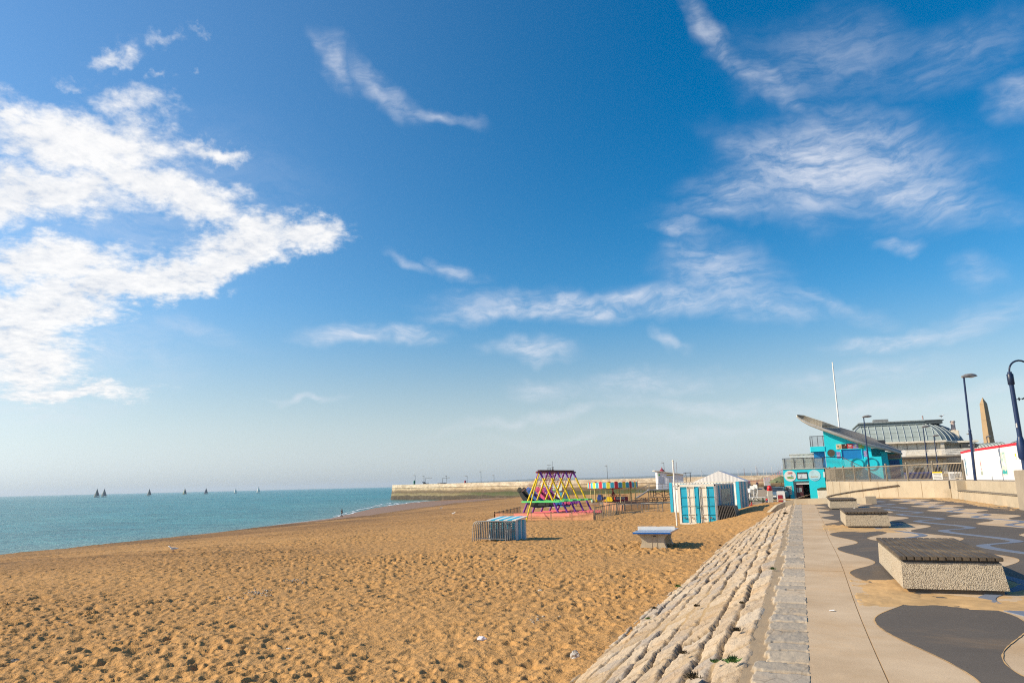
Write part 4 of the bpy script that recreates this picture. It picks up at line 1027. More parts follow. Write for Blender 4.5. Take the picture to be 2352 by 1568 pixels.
# ------------------------------------------------------------------ containers
def corrugated(mb, x0, x1, y, z0, z1, depth=.035, pitch=.26, out=-1):
    n = int((x1 - x0) / pitch); p = (x1 - x0) / n; pts = []
    for i in range(n):
        a = x0 + p * i; pts += [(a, 0), (a + p * .35, 0), (a + p * .5, 1), (a + p * .85, 1)]
    pts.append((x1, 0)); vs = []
    for x, k in pts: vs += [(x, y + out * depth * k, z0), (x, y + out * depth * k, z1)]
    return mb.add(vs, [(2 * i, 2 * i + 1, 2 * i + 3, 2 * i + 2) for i in range(len(pts) - 1)])
rust = mat('rusty_edge', (.20, .10, .05), .9, var=.4, scale=8)
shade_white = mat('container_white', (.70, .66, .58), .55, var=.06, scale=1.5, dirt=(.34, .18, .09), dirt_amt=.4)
def container_front():
    FL = Vector((-7.45, 47.72, 0)); rz = R(-5.2)
    t = thing('shipping_container', 'front shipping container with blue and white striped doors', 'container', (FL.x, FL.y, -1.2), rz)
    W, D, Hh = 2.44, 6.06, 2.50
    MB().bb(.04, W - .04, .12, D - .04, .10, Hh - .06).build('body', mat('container_inside', (.30, .30, .30), .8), t)
    fr = MB()
    for x in (0, W - .14): fr.bb(x, x + .14, 0, .14, 0, Hh)
    fr.bb(.14, W - .14, 0, .13, Hh - .16, Hh); fr.bb(.14, W - .14, .0, .13, 0, .09)
    fr.bb(-.002, .16, .142, D, Hh - .10, Hh); fr.bb(W - .16, W + .002, .142, D, Hh - .10, Hh)
    fr.build('frame', shade_white, t)
    lk = MB()
    for x in (.07, W - .07): lk.cyl((x, -.004, Hh - .08), (x, .02, Hh - .08), .05, n=12)
    lk.build('corner_casting', black, t)
    MB().bb(.0, W, .14, D, Hh - .05, Hh - .02).build('roof', offwhite, t)
    # two doors: panels recessed between ribs
    xs = [.14, .62, 1.12, 1.32, 1.82, W - .14]
    for di, (a, b) in enumerate(((0, 2), (3, 5))):
        x0 = .14 if di == 0 else 1.235; x1 = 1.205 if di == 0 else W - .14
        dr = MB().bb(x0, x1, .06, .10, .09, Hh - .16).build('door', shade_white, t)
        if di == 0: cells = ((x0, .60, teal), (.60, 1.01, offwhite), (1.01, x1, teal))
        else: cells = ((x0, 1.40, teal), (1.40, 1.83, offwhite), (1.83, x1, teal))
        for ci_, (c0, c1, m2) in enumerate(cells):
            pn = MB(); zb = [.12, .62, 1.16, 1.72, Hh - .20]
            for k in range(4):
                pn.bb(c0 + .035, c1 - .035, .040, .062, zb[k] + .02, zb[k + 1] - .09)
                pn.prism([(c0 + .02, .048, zb[k + 1] - .085), (c1 - .02, .048, zb[k + 1] - .085), (c1 - .02, .0, zb[k + 1] - .03), (c0 + .02, .0, zb[k + 1] - .03)], None, (0, .02, .02))
                pn.bb(c0 + .02, c1 - .02, .002, .052, zb[k + 1] - .02, zb[k + 1] + .012)
            pn.bb(c0 + .001, c1 - .001, .052, .0605, .10, Hh - .17)
            pn.build('door_panel', m2, dr)
        bars = MB()
        for x in ((x0 + .47, x1 - .16) if di == 0 else (x0 + .16, x0 + .58)):
            bars.cyl((x, -.03, .10), (x, -.03, Hh - .14), .022, n=8)
        bars.build('lock_bar', offwhite if di == 0 else offwhite, dr)
        hd = MB()
        for x in ((.36, .85) if di == 0 else (1.50, 2.02)): hd.bb(x - .13, x + .10, -.055, -.03, .40, .43).bb(x - .02, x + .02, -.06, -.02, .36, .47)
        hd.build('door_handle', rust, dr)
    MB().bb(1.15, 1.30, -.05, .06, .1, Hh - .2).build('door_seal', teal, t)
    MB().bb(1.13, 1.33, -.09, -.045, 1.02, 1.15).build('lock_box', mat('deep_teal', (.008, .22, .28), .5), t)
    # right side: corrugated, alternating white and blue, this side's shade put into both colours
    sm = (mat('container_white_shaded', (.48, .48, .49), .6, var=.08), mat('container_blue_shaded', (.03, .28, .42), .6, var=.1))
    nst = 12
    for i in range(nst):
        y0 = .15 + (D - .2) * i / nst; y1 = .15 + (D - .2) * (i + 1) / nst
        mb = MB(); q = (y1 - y0) / 2
        for j in range(2):
            a = y0 + q * j
            pr = [(0, 0), (.35, 0), (.5, 1), (.85, 1), (1, 0)]
            vs = []
            for u, k in pr: vs += [(W - .035 * (1 - k) , a + q * u, .09), (W - .035 * (1 - k), a + q * u, Hh - .10)]
            mb.add(vs, [(2 * i2, 2 * i2 + 2, 2 * i2 + 3, 2 * i2 + 1) for i2 in range(4)])
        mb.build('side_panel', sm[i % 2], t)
    sgm = MB().bb(W + .012, W + .03, 1.55, 4.6, 1.18, 2.16).build('side_sign', mat('faded_sign', (.40, .42, .33), .6, var=.25, scale=2.5), t)
    pc = MB()
    rn = random.Random(4)
    for i in range(9): pc.bb(W + .028, W + .034, 1.9 + .26 * i, 2.0 + .26 * i, 1.34, 1.55 + .32 * rn.random())
    pc.build('sign_picture', mat('faded_figures', (.30, .22, .20), .7, var=.5, scale=4), sgm)
    return t, W, D, Hh, FL, rz
container_front()
def leaning_boards():
    for i in range(11):
        u = i / 10
        lb = 'black folding board stacked on edge against the front container' if i < 10 else 'outermost black folding board of the stack against the front container'
        t = thing('folding_board', lb, 'board', (-4.97 + .17 * i * .62 + .06, 47.35 + .03 * i, -1.16), R(-4), 'black boards stacked against the container')
        l = R(12 + 1.6 * i)
        def P(x, y, z): return (x + z * -math.sin(l) * .45, y, z * math.cos(l * .6))
        MB().prism([P(0, 0, 0), P(0, 1.5, 0), P(0, 1.5, 1.12), P(0, .0, 1.12)], None, (.035, 0, 0)).build('panel', mat('black_board', (.022, .024, .03), .45, var=.3, scale=2), t)
        e = MB().prism([P(-.004, -.014, 0), P(-.004, .0, 0), P(-.004, 0, 1.125), P(-.004, -.014, 1.125)], None, (.043, 0, 0)); e.build('edge_strip', mat('board_edge', (.10, .09, .08), .6, var=.5, scale=6), t)
leaning_boards()
def container_back():
    t = thing('shipping_container', 'rear shipping container side on, broad white and blue stripes', 'container', (-10.72, 64.1, -1.22), R(-12))
    W, D, Hh = 6.06, 2.44, 2.58
    MB().bb(.05, W - .05, .05, D - .05, .05, Hh - .05).build('body', mat('container_inside', (.30, .30, .30), .8), t)
    MB().bb(-.01, .24, -.02, .12, 0, Hh).bb(W - .24, W + .01, -.02, .12, 0, Hh).build('corner_post', teal, t)
    mb = MB(); corrugated(mb, .24, W - .24, .03, .08, Hh - .06); mb.build('side_panel', white, t)
    st = MB()
    for i in range(5):
        x = 1.0 + 1.02 * i; st.bb(x, x + .5, -.018, .01, .1, Hh - .12)
    st.build('blue_stripe', teal, t)
    MB().bb(.0, W, .0, D, Hh - .045, Hh).build('roof', offwhite, t)
    tp = MB()
    for i in range(30): tp.bb(.1 + .2 * i, .2 + .2 * i, -.006, .05, Hh + .001, Hh + .022)
    tp.build('roof_rib', white, t)
    es = MB()
    for i in (1, 3): es.bb(W - .02, W + .012, .1 + i * .46, .56 + i * .46, .02, Hh - .02)
    es.build('blue_stripe', mat('container_blue_shaded', (.03, .28, .42), .6), t)
    MB().bb(W - .05, W + .004, .02, D, 0, Hh - .002).build('end_panel', mat('container_white_shaded', (.48, .48, .49), .6), t)  # white end panel, its shaded side put into the greyer colour
    text('CCTV', .30, ink, t, (.92, -.03, Hh - .32), xs=1.5)
    nb_ = MB()
    for i in range(2): nb_.bb(.52 + .42 * i, .72 + .42 * i, -.028, -.012, Hh - .56, Hh - .51)
    nb_.build('sign_bar', ink, t)
container_back()
def kiosk_shed():
    p = survey(1690, 1171, z=-1.1)
    t = thing('ticket_shed', 'narrow lean-to striped shed between the two containers', 'shed', (p.x - .75, p.y + 1.0, -1.15), R(-8))
    MB().prism([(0, 0, 0), (1.15, 0, 0), (1.15, 0, 2.12), (0, 0, 1.9)], None, (0, 1.7, 0)).build('wall', mat('container_white_shaded', (.48, .48, .49), .6), t)
    st = MB()
    for i in range(3): st.bb(1.14, 1.16, .12 + .55 * i, .40 + .55 * i, 0, 2.05)
    st.bb(.12, .35, -.01, .02, 0, 1.9); st.bb(.65, .88, -.01, .02, 0, 1.98)
    st.build('blue_stripe', mat('container_blue_shaded', (.03, .28, .42), .6), t)
    MB().prism([(-.12, -.1, 1.93), (1.3, -.1, 2.19), (1.3, -.1, 2.25), (-.12, -.1, 1.99)], None, (0, 1.9, 0)).build('roof', wood_grey, t)
    MB().bb(-.95, -.08, .1, 1.5, 0, 2.0).build('dark_opening', mat('container_shadow', (.015, .015, .018), .8), t)  # solid near-black box: shade of the gap put into its colour
kiosk_shed()
p = survey(1554, 1190, D=44.5)
fp = thing('flagpole', 'white flagpole standing in front of the front container corner', 'flagpole', (p.x, p.y, -1.25))
MB().cyl((0, 0, 0), (-.0, 0, 4.0), .048, .042, n=10).build('pole', white, fp); MB().lathe([(.045, 3.98), (.062, 4.03), (.03, 4.1)], n=10).build('finial', offwhite, fp)

# ------------------------------------------------------------------ lifeguard cabin on stilts
def lifeguard():
    D = 131.0; a = survey(1512, 1125.5, D=D); z0 = sz(a.x, a.y) - a.z
    t = thing('lifeguard_cabin', 'white lifeguard cabin on stilts with sloping roof and ramp', 'cabin', a, R(18))
    W, Dp, h0, h1 = 4.7, 2.6, 3.35, 2.65
    MB().prism([(0, 0, .2), (W, 0, .2), (W, 0, h1), (0, 0, h0)], None, (0, Dp, 0)).build('wall', mat('cabin_white', (.68, .69, .72), .6, var=.05), t)
    MB().prism([(-.5, -.35, h0 + .16), (W + .3, -.35, h1 + .02), (W + .3, -.35, h1 + .14), (-.5, -.35, h0 + .28)], None, (0, Dp + .7, 0)).build('roof', offwhite, t)
    dr = MB().bb(1.65, 2.9, -.04, .02, .22, 2.45).build('door', mat('cabin_door', (.60, .62, .66), .5), t)
    MB().bb(2.05, 2.5, -.05, -.03, 1.45, 2.1).build('pane', mat('cabin_glass', (.40, .42, .40), .3), dr)
    wn = MB().bb(.22, 1.05, -.04, .02, 1.25, 2.45).build('window', mat('cabin_window', (.34, .37, .46), .2), t)
    MB().bb(.2, .45, -.05, .0, 2.62, 2.95).build('green_sign', greenpaint, t)
    MB().bb(1.65, 2.95, -.05, .0, 2.60, 2.80).build('name_board', mat('yellow_board', (.50, .38, .04), .6), t)
    MB().bb(-1.7, W + .8, -1.1, Dp + .2, 0, .2).build('deck', mat('deck_grey', (.20, .20, .21), .7), t)
    rl = MB()
    for zz in (.65, 1.15): rl.cyl((-1.7, -1.05, zz), (W + .8, -1.05, zz), .035, n=6)
    for i in range(7): rl.cyl((-1.7 + i * 1.18, -1.05, .2), (-1.7 + i * 1.18, -1.05, 1.2), .035, n=6)
    rl.build('railing', steel, t)
    for x in (-1.5, -.6, 1.0, 2.8, 4.6):
        for y in (-.8, Dp - .2): MB().cyl((x, y, z0 - .3), (x, y, 0), .07, n=6).build('stilt', dark_steel, t)
    br = MB()
    for x in (-1.2, 1.0, 2.8): br.cyl((x, -.8, -.15), (x + 2.0, -.8, z0 + .4), .045, n=6).cyl((x + 2.0, -.8, -.15), (x, -.8, z0 + .4), .045, n=6)
    br.build('cross_brace', dark_steel, t)
    MB().prism([(-1.7, -1.0, 0), (-1.7, -1.0, .2), (-4.2, -1.0, z0 + .15), (-4.2, -1.0, z0 - .1)], None, (0, 1.4, 0)).build('ramp', mat('deck_grey', (.20, .20, .21), .7), t)
    rr_ = MB()
    for y in (-1.0, .4):
        rr_.cyl((-1.7, y, 1.15), (-4.2, y, z0 + 1.2), .03, n=6)
        for i in range(6): rr_.cyl((-1.7 - .5 * i, y, .1 + (z0 + .0) * i / 5), (-1.7 - .5 * i, y, 1.15 + (z0 + .05) * i / 5), .025, n=5)
    rr_.build('ramp_railing', steel, t)
    MB().cbox((2.2, -.9, -.75), (.75, .5, .6), .05).build('green_box', mat('dark_green_box', (.01, .05, .03), .6), t)
    MB().cyl((W + .6, .5, .2), (W + .6, .5, 3.0), .05, n=6).cyl((W + 1.4, .5, 0), (W + 1.4, .5, 3.0), .05, n=6).bb(W + .2, W + 1.6, .2, .8, 3.0, 3.1).build('side_frame', dark_steel, t)
lifeguard()
for x, y0, lb in ((1547, 1057, 'taller thin white pole behind the lifeguard cabin'), (1553, 1059, 'thin white pole nearest the flagpole by the containers')):
    g = survey(x + 4, 1120, D=122); tp = survey(x, y0, D=122)
    o = MB().cyl((0, 0, sz(g.x, g.y) - .3), (tp.x - g.x, tp.y - g.y, tp.z), .06, .04, n=8).build('thin_pole', white); o.location = (g.x, g.y, 0); tag(o, lb, 'pole', 'thin white poles behind the containers')

# ------------------------------------------------------------------ marquee
def marquee():
    D = 160; FLp = survey(1590.4, 1106.5, D=D + 2); FRp = survey(1715.4, 1103.5, D=D - 2); bkp = survey(1758.5, 1101.6, D=D + 14)
    rz = math.atan2(FRp.y - FLp.y, FRp.x - FLp.x)
    t = thing('marquee', 'large white marquee tent with peaked roof behind the containers', 'marquee', (FLp.x, FLp.y, 0), rz)
    w = (FRp - FLp).length; d = 17.0; ze = .95; za = 3.35; g = -2.2
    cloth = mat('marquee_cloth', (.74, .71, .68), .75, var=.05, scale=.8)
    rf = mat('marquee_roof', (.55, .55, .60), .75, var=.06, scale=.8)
    # gable with hanging folds
    n = 48; vs = []
    for i in range(n + 1):
        u = i / n; top = ze + (za - ze) * (1 - abs(2 * u - 1)); y = .05 * math.sin(i * 1.9) + .03 * math.sin(i * 4.1)
        vs += [(w * u, y * .2, top), (w * u, -.12 + y, ze - .3)]
    MB().add(vs, [(2 * i, 2 * i + 1, 2 * i + 3, 2 * i + 2) for i in range(n)], True).build('gable', cloth, t)
    MB().add([(0, 0, ze), (w / 2, 0, za), (w / 2, d, za), (0, d, ze)], [(0, 1, 2, 3)]).add([(0, 0, ze - .02), (w / 2, 0, za - .02), (w / 2, d, za - .02), (0, d, ze - .02)], [(3, 2, 1, 0)]).build('roof', rf, t)
    nb_ = 10; vs = []
    for j in range(nb_ + 1):
        v = j / nb_; sag = .10 * math.sin(PI * ((v * 5) % 1))
        for u in (0, .5, 1): vs.append((w / 2 + w / 2 * u, d * v, za + (ze - za) * u - sag * (1 if u == .5 else .4)))
    MB().add(vs, [(3 * j + k, 3 * j + k + 1, 3 * j + k + 4, 3 * j + k + 3) for j in range(nb_) for k in range(2)], True).build('roof', rf, t)
    MB().bb(0, w, .06, .10, g, ze).build('front_wall', cloth, t)
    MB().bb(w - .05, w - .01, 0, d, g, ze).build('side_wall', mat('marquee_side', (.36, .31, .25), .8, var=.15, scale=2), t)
    ps = MB()
    for i in range(9): ps.cyl((w + .02, d * i / 8, g), (w + .02, d * i / 8, ze), .05, n=6)
    ps.build('side_pole', offwhite, t)
    return FRp
marquee()
# ------------------------------------------------------------------ yard, upper terrace
yard_m = paving_material('yard_tarmac', (.30, .235, .165), (.36, .28, .19), .6)
yd = MB().slab([(-5.2, 66.5), (-2.2, 63.0), (1.0, 62.0), (60, 62.0), (60, 215), (-24, 215), (-20, 150), (-12, 110), (-7.0, 78)], -2.6, -.93).build('yard', yard_m)
tag(yd, 'sandy tarmac yard beyond the end of the promenade', 'yard', kind='structure')

# posts of the curved railing give the line of the ramp wall
rail_pts = [survey(px, 1100, D=d) for px, d in ((2212, 46.0), (2142, 47.6), (2082, 49.8), (2034, 53.0), (1994, 56.0), (1961, 58.8), (1936, 61.5), (1917, 64.0), (1905, 66.5), (1896, 68.5))]
TZ = 1.14
wl = [(p.x, p.y) for p in rail_pts]
concw = mat('wall_concrete', (.43, .355, .255), .85, var=.12, scale=.5, bmp=.15, dirt=(.25, .19, .12), dirt_amt=.45)
def wall_strip(pts, z0, z1, th, m, name, parent=None, z1b=None):
    """upright wall following pts; thickness to the right-hand side of travel"""
    mb = MB(); n = len(pts); P = [Vector((p[0], p[1], 0)) for p in pts]; off = []
    for i in range(n):
        d = (P[min(i + 1, n - 1)] - P[max(i - 1, 0)]).normalized(); off.append(Vector((d.y, -d.x, 0)) * th)
    vs = []
    for i in range(n):
        zt = z1 if z1b is None else z1 + (z1b - z1) * i / (n - 1)
        a, b = P[i], P[i] + off[i]; vs += [(a.x, a.y, z0), (a.x, a.y, zt), (b.x, b.y, zt), (b.x, b.y, z0)]
    fs = []
    for i in range(n - 1):
        o = 4 * i
        for k in range(4): fs.append((o + k, o + (k + 1) % 4, o + 4 + (k + 1) % 4, o + 4 + k))
    fs += [(0, 3, 2, 1), (4 * n - 4, 4 * n - 3, 4 * n - 2, 4 * n - 1)]
    return mb.add(vs, fs).build(name, m, parent)
ramp_wall = thing('ramp_wall', 'tall curved concrete wall below the railing beside the ramp', 'wall')
wall_strip(wl, -1.3, TZ, .35, concw, 'wall_face', ramp_wall)
# drips and board joints of the wall
jm = MB()
for i in range(len(wl) - 1):
    a = Vector((*wl[i], 0)); b = Vector((*wl[i + 1], 0)); d = (b - a).normalized(); nn = Vector((-d.y, d.x, 0)); 
    if nn.y > 0: nn = -nn
    m = a.lerp(b, .45) + nn * .004; jm.bb(m.x - .012, m.x + .012, m.y - .012, m.y + .012, -.9, TZ - .02)
jm.build('wall_joint', mat('joint_brown', (.27, .18, .10), .9), ramp_wall)
hr = MB(); hp = []
for i, (px, py) in enumerate(((2066, 1113.5), (2040, 1117), (2010, 1121), (1980, 1125), (1950, 1129.5), (1925, 1134), (1905, 1138.5), (1896, 1141))):
    # hand rail stands a hand's breadth off the wall
    best = None
    for k in range(len(wl) - 1):
        for u in np.linspace(0, 1, 30):
            q = Vector((wl[k][0] * (1 - u) + wl[k + 1][0] * u, wl[k][1] * (1 - u) + wl[k + 1][1] * u, 0))
            e = abs(q.x / q.y - (survey(px, py, D=50).x / survey(px, py, D=50).y))
            if best is None or e < best[0]: best = (e, q)
    q = best[1]; r = survey(px, py, Y=q.y); hp.append(Vector((q.x - .10, q.y - .10, r.z)))
hrm = mat('bronze_rail', (.19, .15, .11), .45, metal=.6, var=.2)
handrail = thing('handrail', 'bronze handrail climbing along the tall concrete ramp wall', 'handrail')
MB().tube(hp, .04, 8).build('rail', hrm, handrail)
br = MB()
for i in range(len(hp) - 1):
    for u in (.2, .7):
        p = hp[i].lerp(hp[i + 1], u); br.cyl(p, p + Vector((.10, .10, -.10)), .022, n=6)
br.build('bracket', hrm, handrail)

# railing on top of the wall
railing = thing('railing', 'bronze metal railing with round posts along the terrace edge', 'railing')
rail_m = mat('railing_metal', (.34, .275, .195), .45, metal=.35, var=.15)
hts = TZ + 1.10
for i, (x, y) in enumerate(wl):
    MB().cyl((x + .12, y + .12, TZ - .02), (x + .12, y + .12, hts + .14), .075, .07, n=10).lathe([(.085, hts + .13), (.085, hts + .18), (.05, hts + .2)], (x + .12, y + .12, 0), 10).build('post', mat('railing_post', (.20, .17, .13), .5, metal=.4), railing)
    if i == len(wl) - 1: break
    a = Vector((x + .12, y + .12, 0)); b = Vector((wl[i + 1][0] + .12, wl[i + 1][1] + .12, 0))
    MB().cyl(a + Vector((0, 0, hts)), b + Vector((0, 0, hts)), .042, n=8).cyl(a + Vector((0, 0, TZ + .12)), b + Vector((0, 0, TZ + .12)), .025, n=6).build('rail', rail_m, railing)
    n = 20; bars = MB()
    for k in range(1, n):
        q = a.lerp(b, k / n); bars.cyl(q + Vector((0, 0, TZ + .12)), q + Vector((0, 0, hts)), .012, n=5)
    bars.build('railing_bars', rail_m, railing)
def rail_sign(pxl, pxr, pyt, pyb, name, label, m, lines, head=None):
    i = 0; A = survey((pxl + pxr) / 2, pyt, D=46.6)
    l, r2 = survey(pxl, pyb, D=46.7), survey(pxr, pyb, D=46.4); rz = math.atan2(r2.y - l.y, r2.x - l.x); w = (Vector((r2.x, r2.y, 0)) - Vector((l.x, l.y, 0))).length
    h = survey(pxl, pyt, D=46.7).z - l.z
    t = thing(name, label, 'sign', l, rz)
    MB().bb(0, w, -.02, 0, 0, h).build('panel', m, t)
    if head: MB().bb(.0, w, -.026, -.021, h * .82, h).build('header', head, t)
    tx = MB(); rn = random.Random(w * 100)
    for k in range(lines):
        zc2 = h * (.70 - .55 * k / max(1, lines - 1)); x = w * .12
        while x < w * .86:
            g = w * rn.uniform(.04, .12); tx.bb(x, min(x + g, w * .88), -.025, -.0215, zc2 - h * .025, zc2 + h * .025); x += g + w * .025
    tx.build('small_print', ink, t)
rail_sign(2143, 2166, 1083, 1101, 'railing_sign', 'white railing sign with a yellow head strip', white, 4, yellow)
rail_sign(2180, 2213 - 2, 1083, 1101, 'railing_sign', 'plain white notice with lines of print on the railing', white, 6)

# upper terrace slab behind the walls
wall_top = [(8.95, 2.0), (8.95, 37.9), (8.98, 44), (9.05, 50.5), (9.15, 52.6)]
tb = [(p[0] + .34, p[1] + .2) for p in wl]
terr = MB().slab([(9.75, 2.0), (60, 2.0), (60, 200), (tb[-1][0] + 1.5, 200), (tb[-1][0] + .2, 79)] + [(p[0], p[1]) for p in reversed(tb)] + [(9.75, 53.5)], -2.5, TZ - .03).build('upper_terrace', paving_material('terrace_tarmac', (.24, .20, .155), (.30, .245, .185), .4))
tag(terr, 'upper terrace roadway behind the railing and hoarding', 'terrace', kind='structure')

# seat wall on the right: low front, plank and back wall with return
seat_wall = thing('seat_wall', 'concrete seat wall with a long weathered plank bench', 'seat wall')
MB().slab([(9.10, 52.6), (8.95, 46), (8.95, 37.2), (9.45, 37.2), (9.45, 46), (9.55, 52.6)], -.3, .52).build('seat_front', concw, seat_wall)
MB().slab([(9.60, 53.4), (9.47, 46), (9.47, 20.2), (9.78, 20.2), (9.78, 46), (9.9, 53.4)], -.3, TZ).build('seat_back', concw, seat_wall)
MB().slab([(9.02, 54.3), (9.08, 52.62), (9.9, 52.7), (9.9, 54.4)], -.3, TZ - .004).build('end_return', concw, seat_wall)
pk = MB()
for i in range(4): pk.slab([(9.02 + .115 * i, 52.5), (8.91 + .115 * i, 46), (8.91 + .115 * i, 37.3), (9.015 + .115 * i, 37.3), (9.015 + .115 * i, 46), (9.125 + .115 * i, 52.5)], .535, .575)
pk.build('bench_plank', wood_grey, seat_wall)
pb = MB()
for i in range(24): pb.bb(8.95, 9.4, 37.5 + .62 * i, 37.56 + .62 * i, .50, .536)
pb.build('bearer', dark_steel, seat_wall)
end_pillar = thing('end_pillar', 'tall concrete end pillar of the seat wall at the right edge', 'pillar', (8.62, 35.2, 0))
MB().cbox((.62, 1.0, .82), (1.25, 2.0, 1.70), .03).build('shaft', mat('pillar_concrete', (.30, .25, .19), .88, var=.15, scale=.8, bmp=.2), end_pillar)
MB().prism([(.42, -.10, 1.05), (.95, -.35, 1.12), (1.05, -.35, 1.0), (.70, -.02, .92)], None, (0, .10, .02)).build('metal_bowl', steel, end_pillar)

# low wall that closes the promenade
lowp = [(-1.9, 46.9, -.45), (-1.45, 47.25, -.06), (-1.0, 47.45, .12), (-.5, 47.5, .25), (.3, 47.35, .31), (1.5, 46.95, .33), (3.4, 46.1, .35)]
lw = thing('low_wall', 'low curved concrete wall closing the far end of the promenade', 'wall')
mb = MB()
for i, (x, y, z) in enumerate(lowp):
    a = Vector((*lowp[max(i - 1, 0)][:2], 0)); b = Vector((*lowp[min(i + 1, len(lowp) - 1)][:2], 0)); d = (b - a).normalized(); nn = Vector((-d.y, d.x, 0)) * .32
    mb.v += [(x, y, -1.4), (x, y, z), (x + nn.x, y + nn.y, z), (x + nn.x, y + nn.y, -1.4)]
for i in range(len(lowp) - 1):
    o = 4 * i; mb.f += [(o + k, o + 4 + k, o + 4 + (k + 1) % 4, o + (k + 1) % 4) for k in range(4)]; mb.smooth += [False] * 4
mb.f += [(0, 1, 2, 3), tuple(4 * len(lowp) - 1 - k for k in range(4))]; mb.smooth += [False] * 2
mb.build('wall_body', concw, lw)
lowp = [Vector(p) for p in lowp]
e = lowp[-1]; MB().bb(e.x - .05, e.x + .5, e.y - .02, e.y + .38, -.2, .42).build('end_block', mat('pillar_concrete', (.30, .25, .19), .88), lw)

# ------------------------------------------------------------------ hoarding
hm_ = mat('hoarding_white', (.74, .72, .70), .6, var=.05, scale=.7)
hA = survey(2215, 1100, D=54); hB = survey(2233, 1100, D=50.8); hC = survey(2352, 1100, D=40.5); hE = hC + (hC - hB).normalized() * 6
hoard = thing('hoarding', 'white site hoarding with a red top band and pasted posters', 'hoarding')
def hoard_piece(A, B, parent):
    d = Vector((B.x - A.x, B.y - A.y, 0)); l = d.length; rz = math.atan2(d.y, d.x); f = thing_part('panel_run', A, rz, parent)
    return f, l
def local_box(o, A, B, x0, x1, y0, y1, z0, z1, name, m, par):
    d = Vector((B.x - A.x, B.y - A.y, 0)); u = d.normalized(); nn = Vector((-u.y, u.x, 0)); z = Vector((0, 0, 1))
    b = Vector((A.x, A.y, 0)); P = lambda x, y, zz: b + u * x + nn * y + z * zz
    return MB().prism([P(x0, y0, z0), P(x1, y0, z0), P(x1, y0, z1), P(x0, y0, z1)], None, nn * (y1 - y0)).build(name, m, par)
def hoarding_run(A, B, z0, hA_, hB_, step):
    d = Vector((B.x - A.x, B.y - A.y, 0)); l = d.length; n = max(1, int(l / step)); u = d.normalized(); nn = Vector((-u.y, u.x, 0)); b = Vector((A.x, A.y, z0))
    for i in range(n):
        x0, x1 = l * i / n + .008, l * (i + 1) / n - .008
        h0 = hA_ + (hB_ - hA_) * x0 / l; h1 = hA_ + (hB_ - hA_) * x1 / l
        P = lambda x, zz: b + u * x + Vector((0, 0, zz))
        MB().prism([P(x0, 0), P(x1, 0), P(x1, h1 - .16), P(x0, h0 - .16)], None, nn * .06).build('panel', hm_, hoard)
    MB().prism([b + u * 0 + Vector((0, 0, hA_ - .16)), b + u * l + Vector((0, 0, hB_ - .16)), b + u * l + Vector((0, 0, hB_)), b + Vector((0, 0, hA_))], None, nn * .07 - nn * .0).build('red_band', mat('hoarding_red', (.55, .012, .025), .5, var=.06), hoard)
    MB().prism([b + u * .01 + nn * .03, b + u * (l - .01) + nn * .03, b + u * (l - .01) + nn * .03 + Vector((0, 0, hB_ - .2)), b + u * .01 + nn * .03 + Vector((0, 0, hA_ - .2))], None, nn * .02).build('backing', mat('panel_gap', (.45, .36, .32), .8), hoard)
hoarding_run(hA, hB, TZ - .02, 2.08, 2.10, .9); hoarding_run(hB, hE, TZ - .02, 2.10, 2.16, 1.25)
def poster(x, zc2, w, h, m, name, label, A=hB, B=hE, shapes=()):
    d = Vector((B.x - A.x, B.y - A.y, 0)); u = d.normalized(); rz = math.atan2(d.y, d.x)
    b = Vector((A.x, A.y, TZ)) + u * x
    t = thing(name, label, 'poster', b, rz)
    MB().bb(-w / 2, w / 2, -.012, .001, zc2 - h / 2, zc2 + h / 2).build('sheet', m, t)
    for k, (nm, pts, m2) in enumerate(shapes):
        MB().prism([(px_ * w / 2, -.0125 - .002 * (k + 1), zc2 + pz_ * h / 2) for px_, pz_ in pts], None, (0, .0018, 0)).build(nm, m2, t)
def painting(name, cols, scale):
    m, nt, b = new_mat(name); tc = N(nt, 'ShaderNodeTexCoord').outputs['Object']
    n1 = noise_node(nt, tc, scale, 6, .65, .8); st = [(.30 + .4 * i / (len(cols) - 1), c) for i, c in enumerate(cols)]
    L(nt, ramp(nt, n1.outputs['Fac'], st).outputs['Color'], b.inputs['Base Color']); S(b, Roughness=.6); return m
def along(px):      # metres along the hoarding run seen at a bearing
    best = 0; be = 9
    for s in np.linspace(0, 18, 600):
        q = hB + (hE - hB).normalized() * s; r = survey(px, 1060, D=45)
        e = abs(q.x / q.y - r.x / r.y)
        if e < be: be, best = e, s
    return float(best)
pale_mix = painting('sea_picture', [(.05, .36, .34), (.40, .52, .46), (.66, .62, .52), (.55, .60, .58)], 3.2)
horse = mat('picture_white', (.72, .70, .64), .6)
hl = [(-.55, -.62), (-.62, -.35), (-.5, -.15), (-.1, -.2), (.25, -.25), (.55, -.45), (.62, -.1), (.75, .05), (.55, .12), (.35, .05), (.25, .3), (.3, .62), (.1, .82), (-.15, .68), (-.02, .45), (-.05, .2), (-.4, .1), (-.8, .12), (-.62, -.05), (-.7, -.3)]
poster(along(2305), .98, 1.0, 1.38, pale_mix, 'horse_poster', 'tall poster of a white prancing horse over green waves', shapes=(('horse', hl, horse), ('waves', [(-.9, -.9), (.95, -.9), (.9, -.55), (.3, -.72), (-.3, -.5), (-.85, -.7)], mat('picture_teal', (.04, .34, .33), .6))))
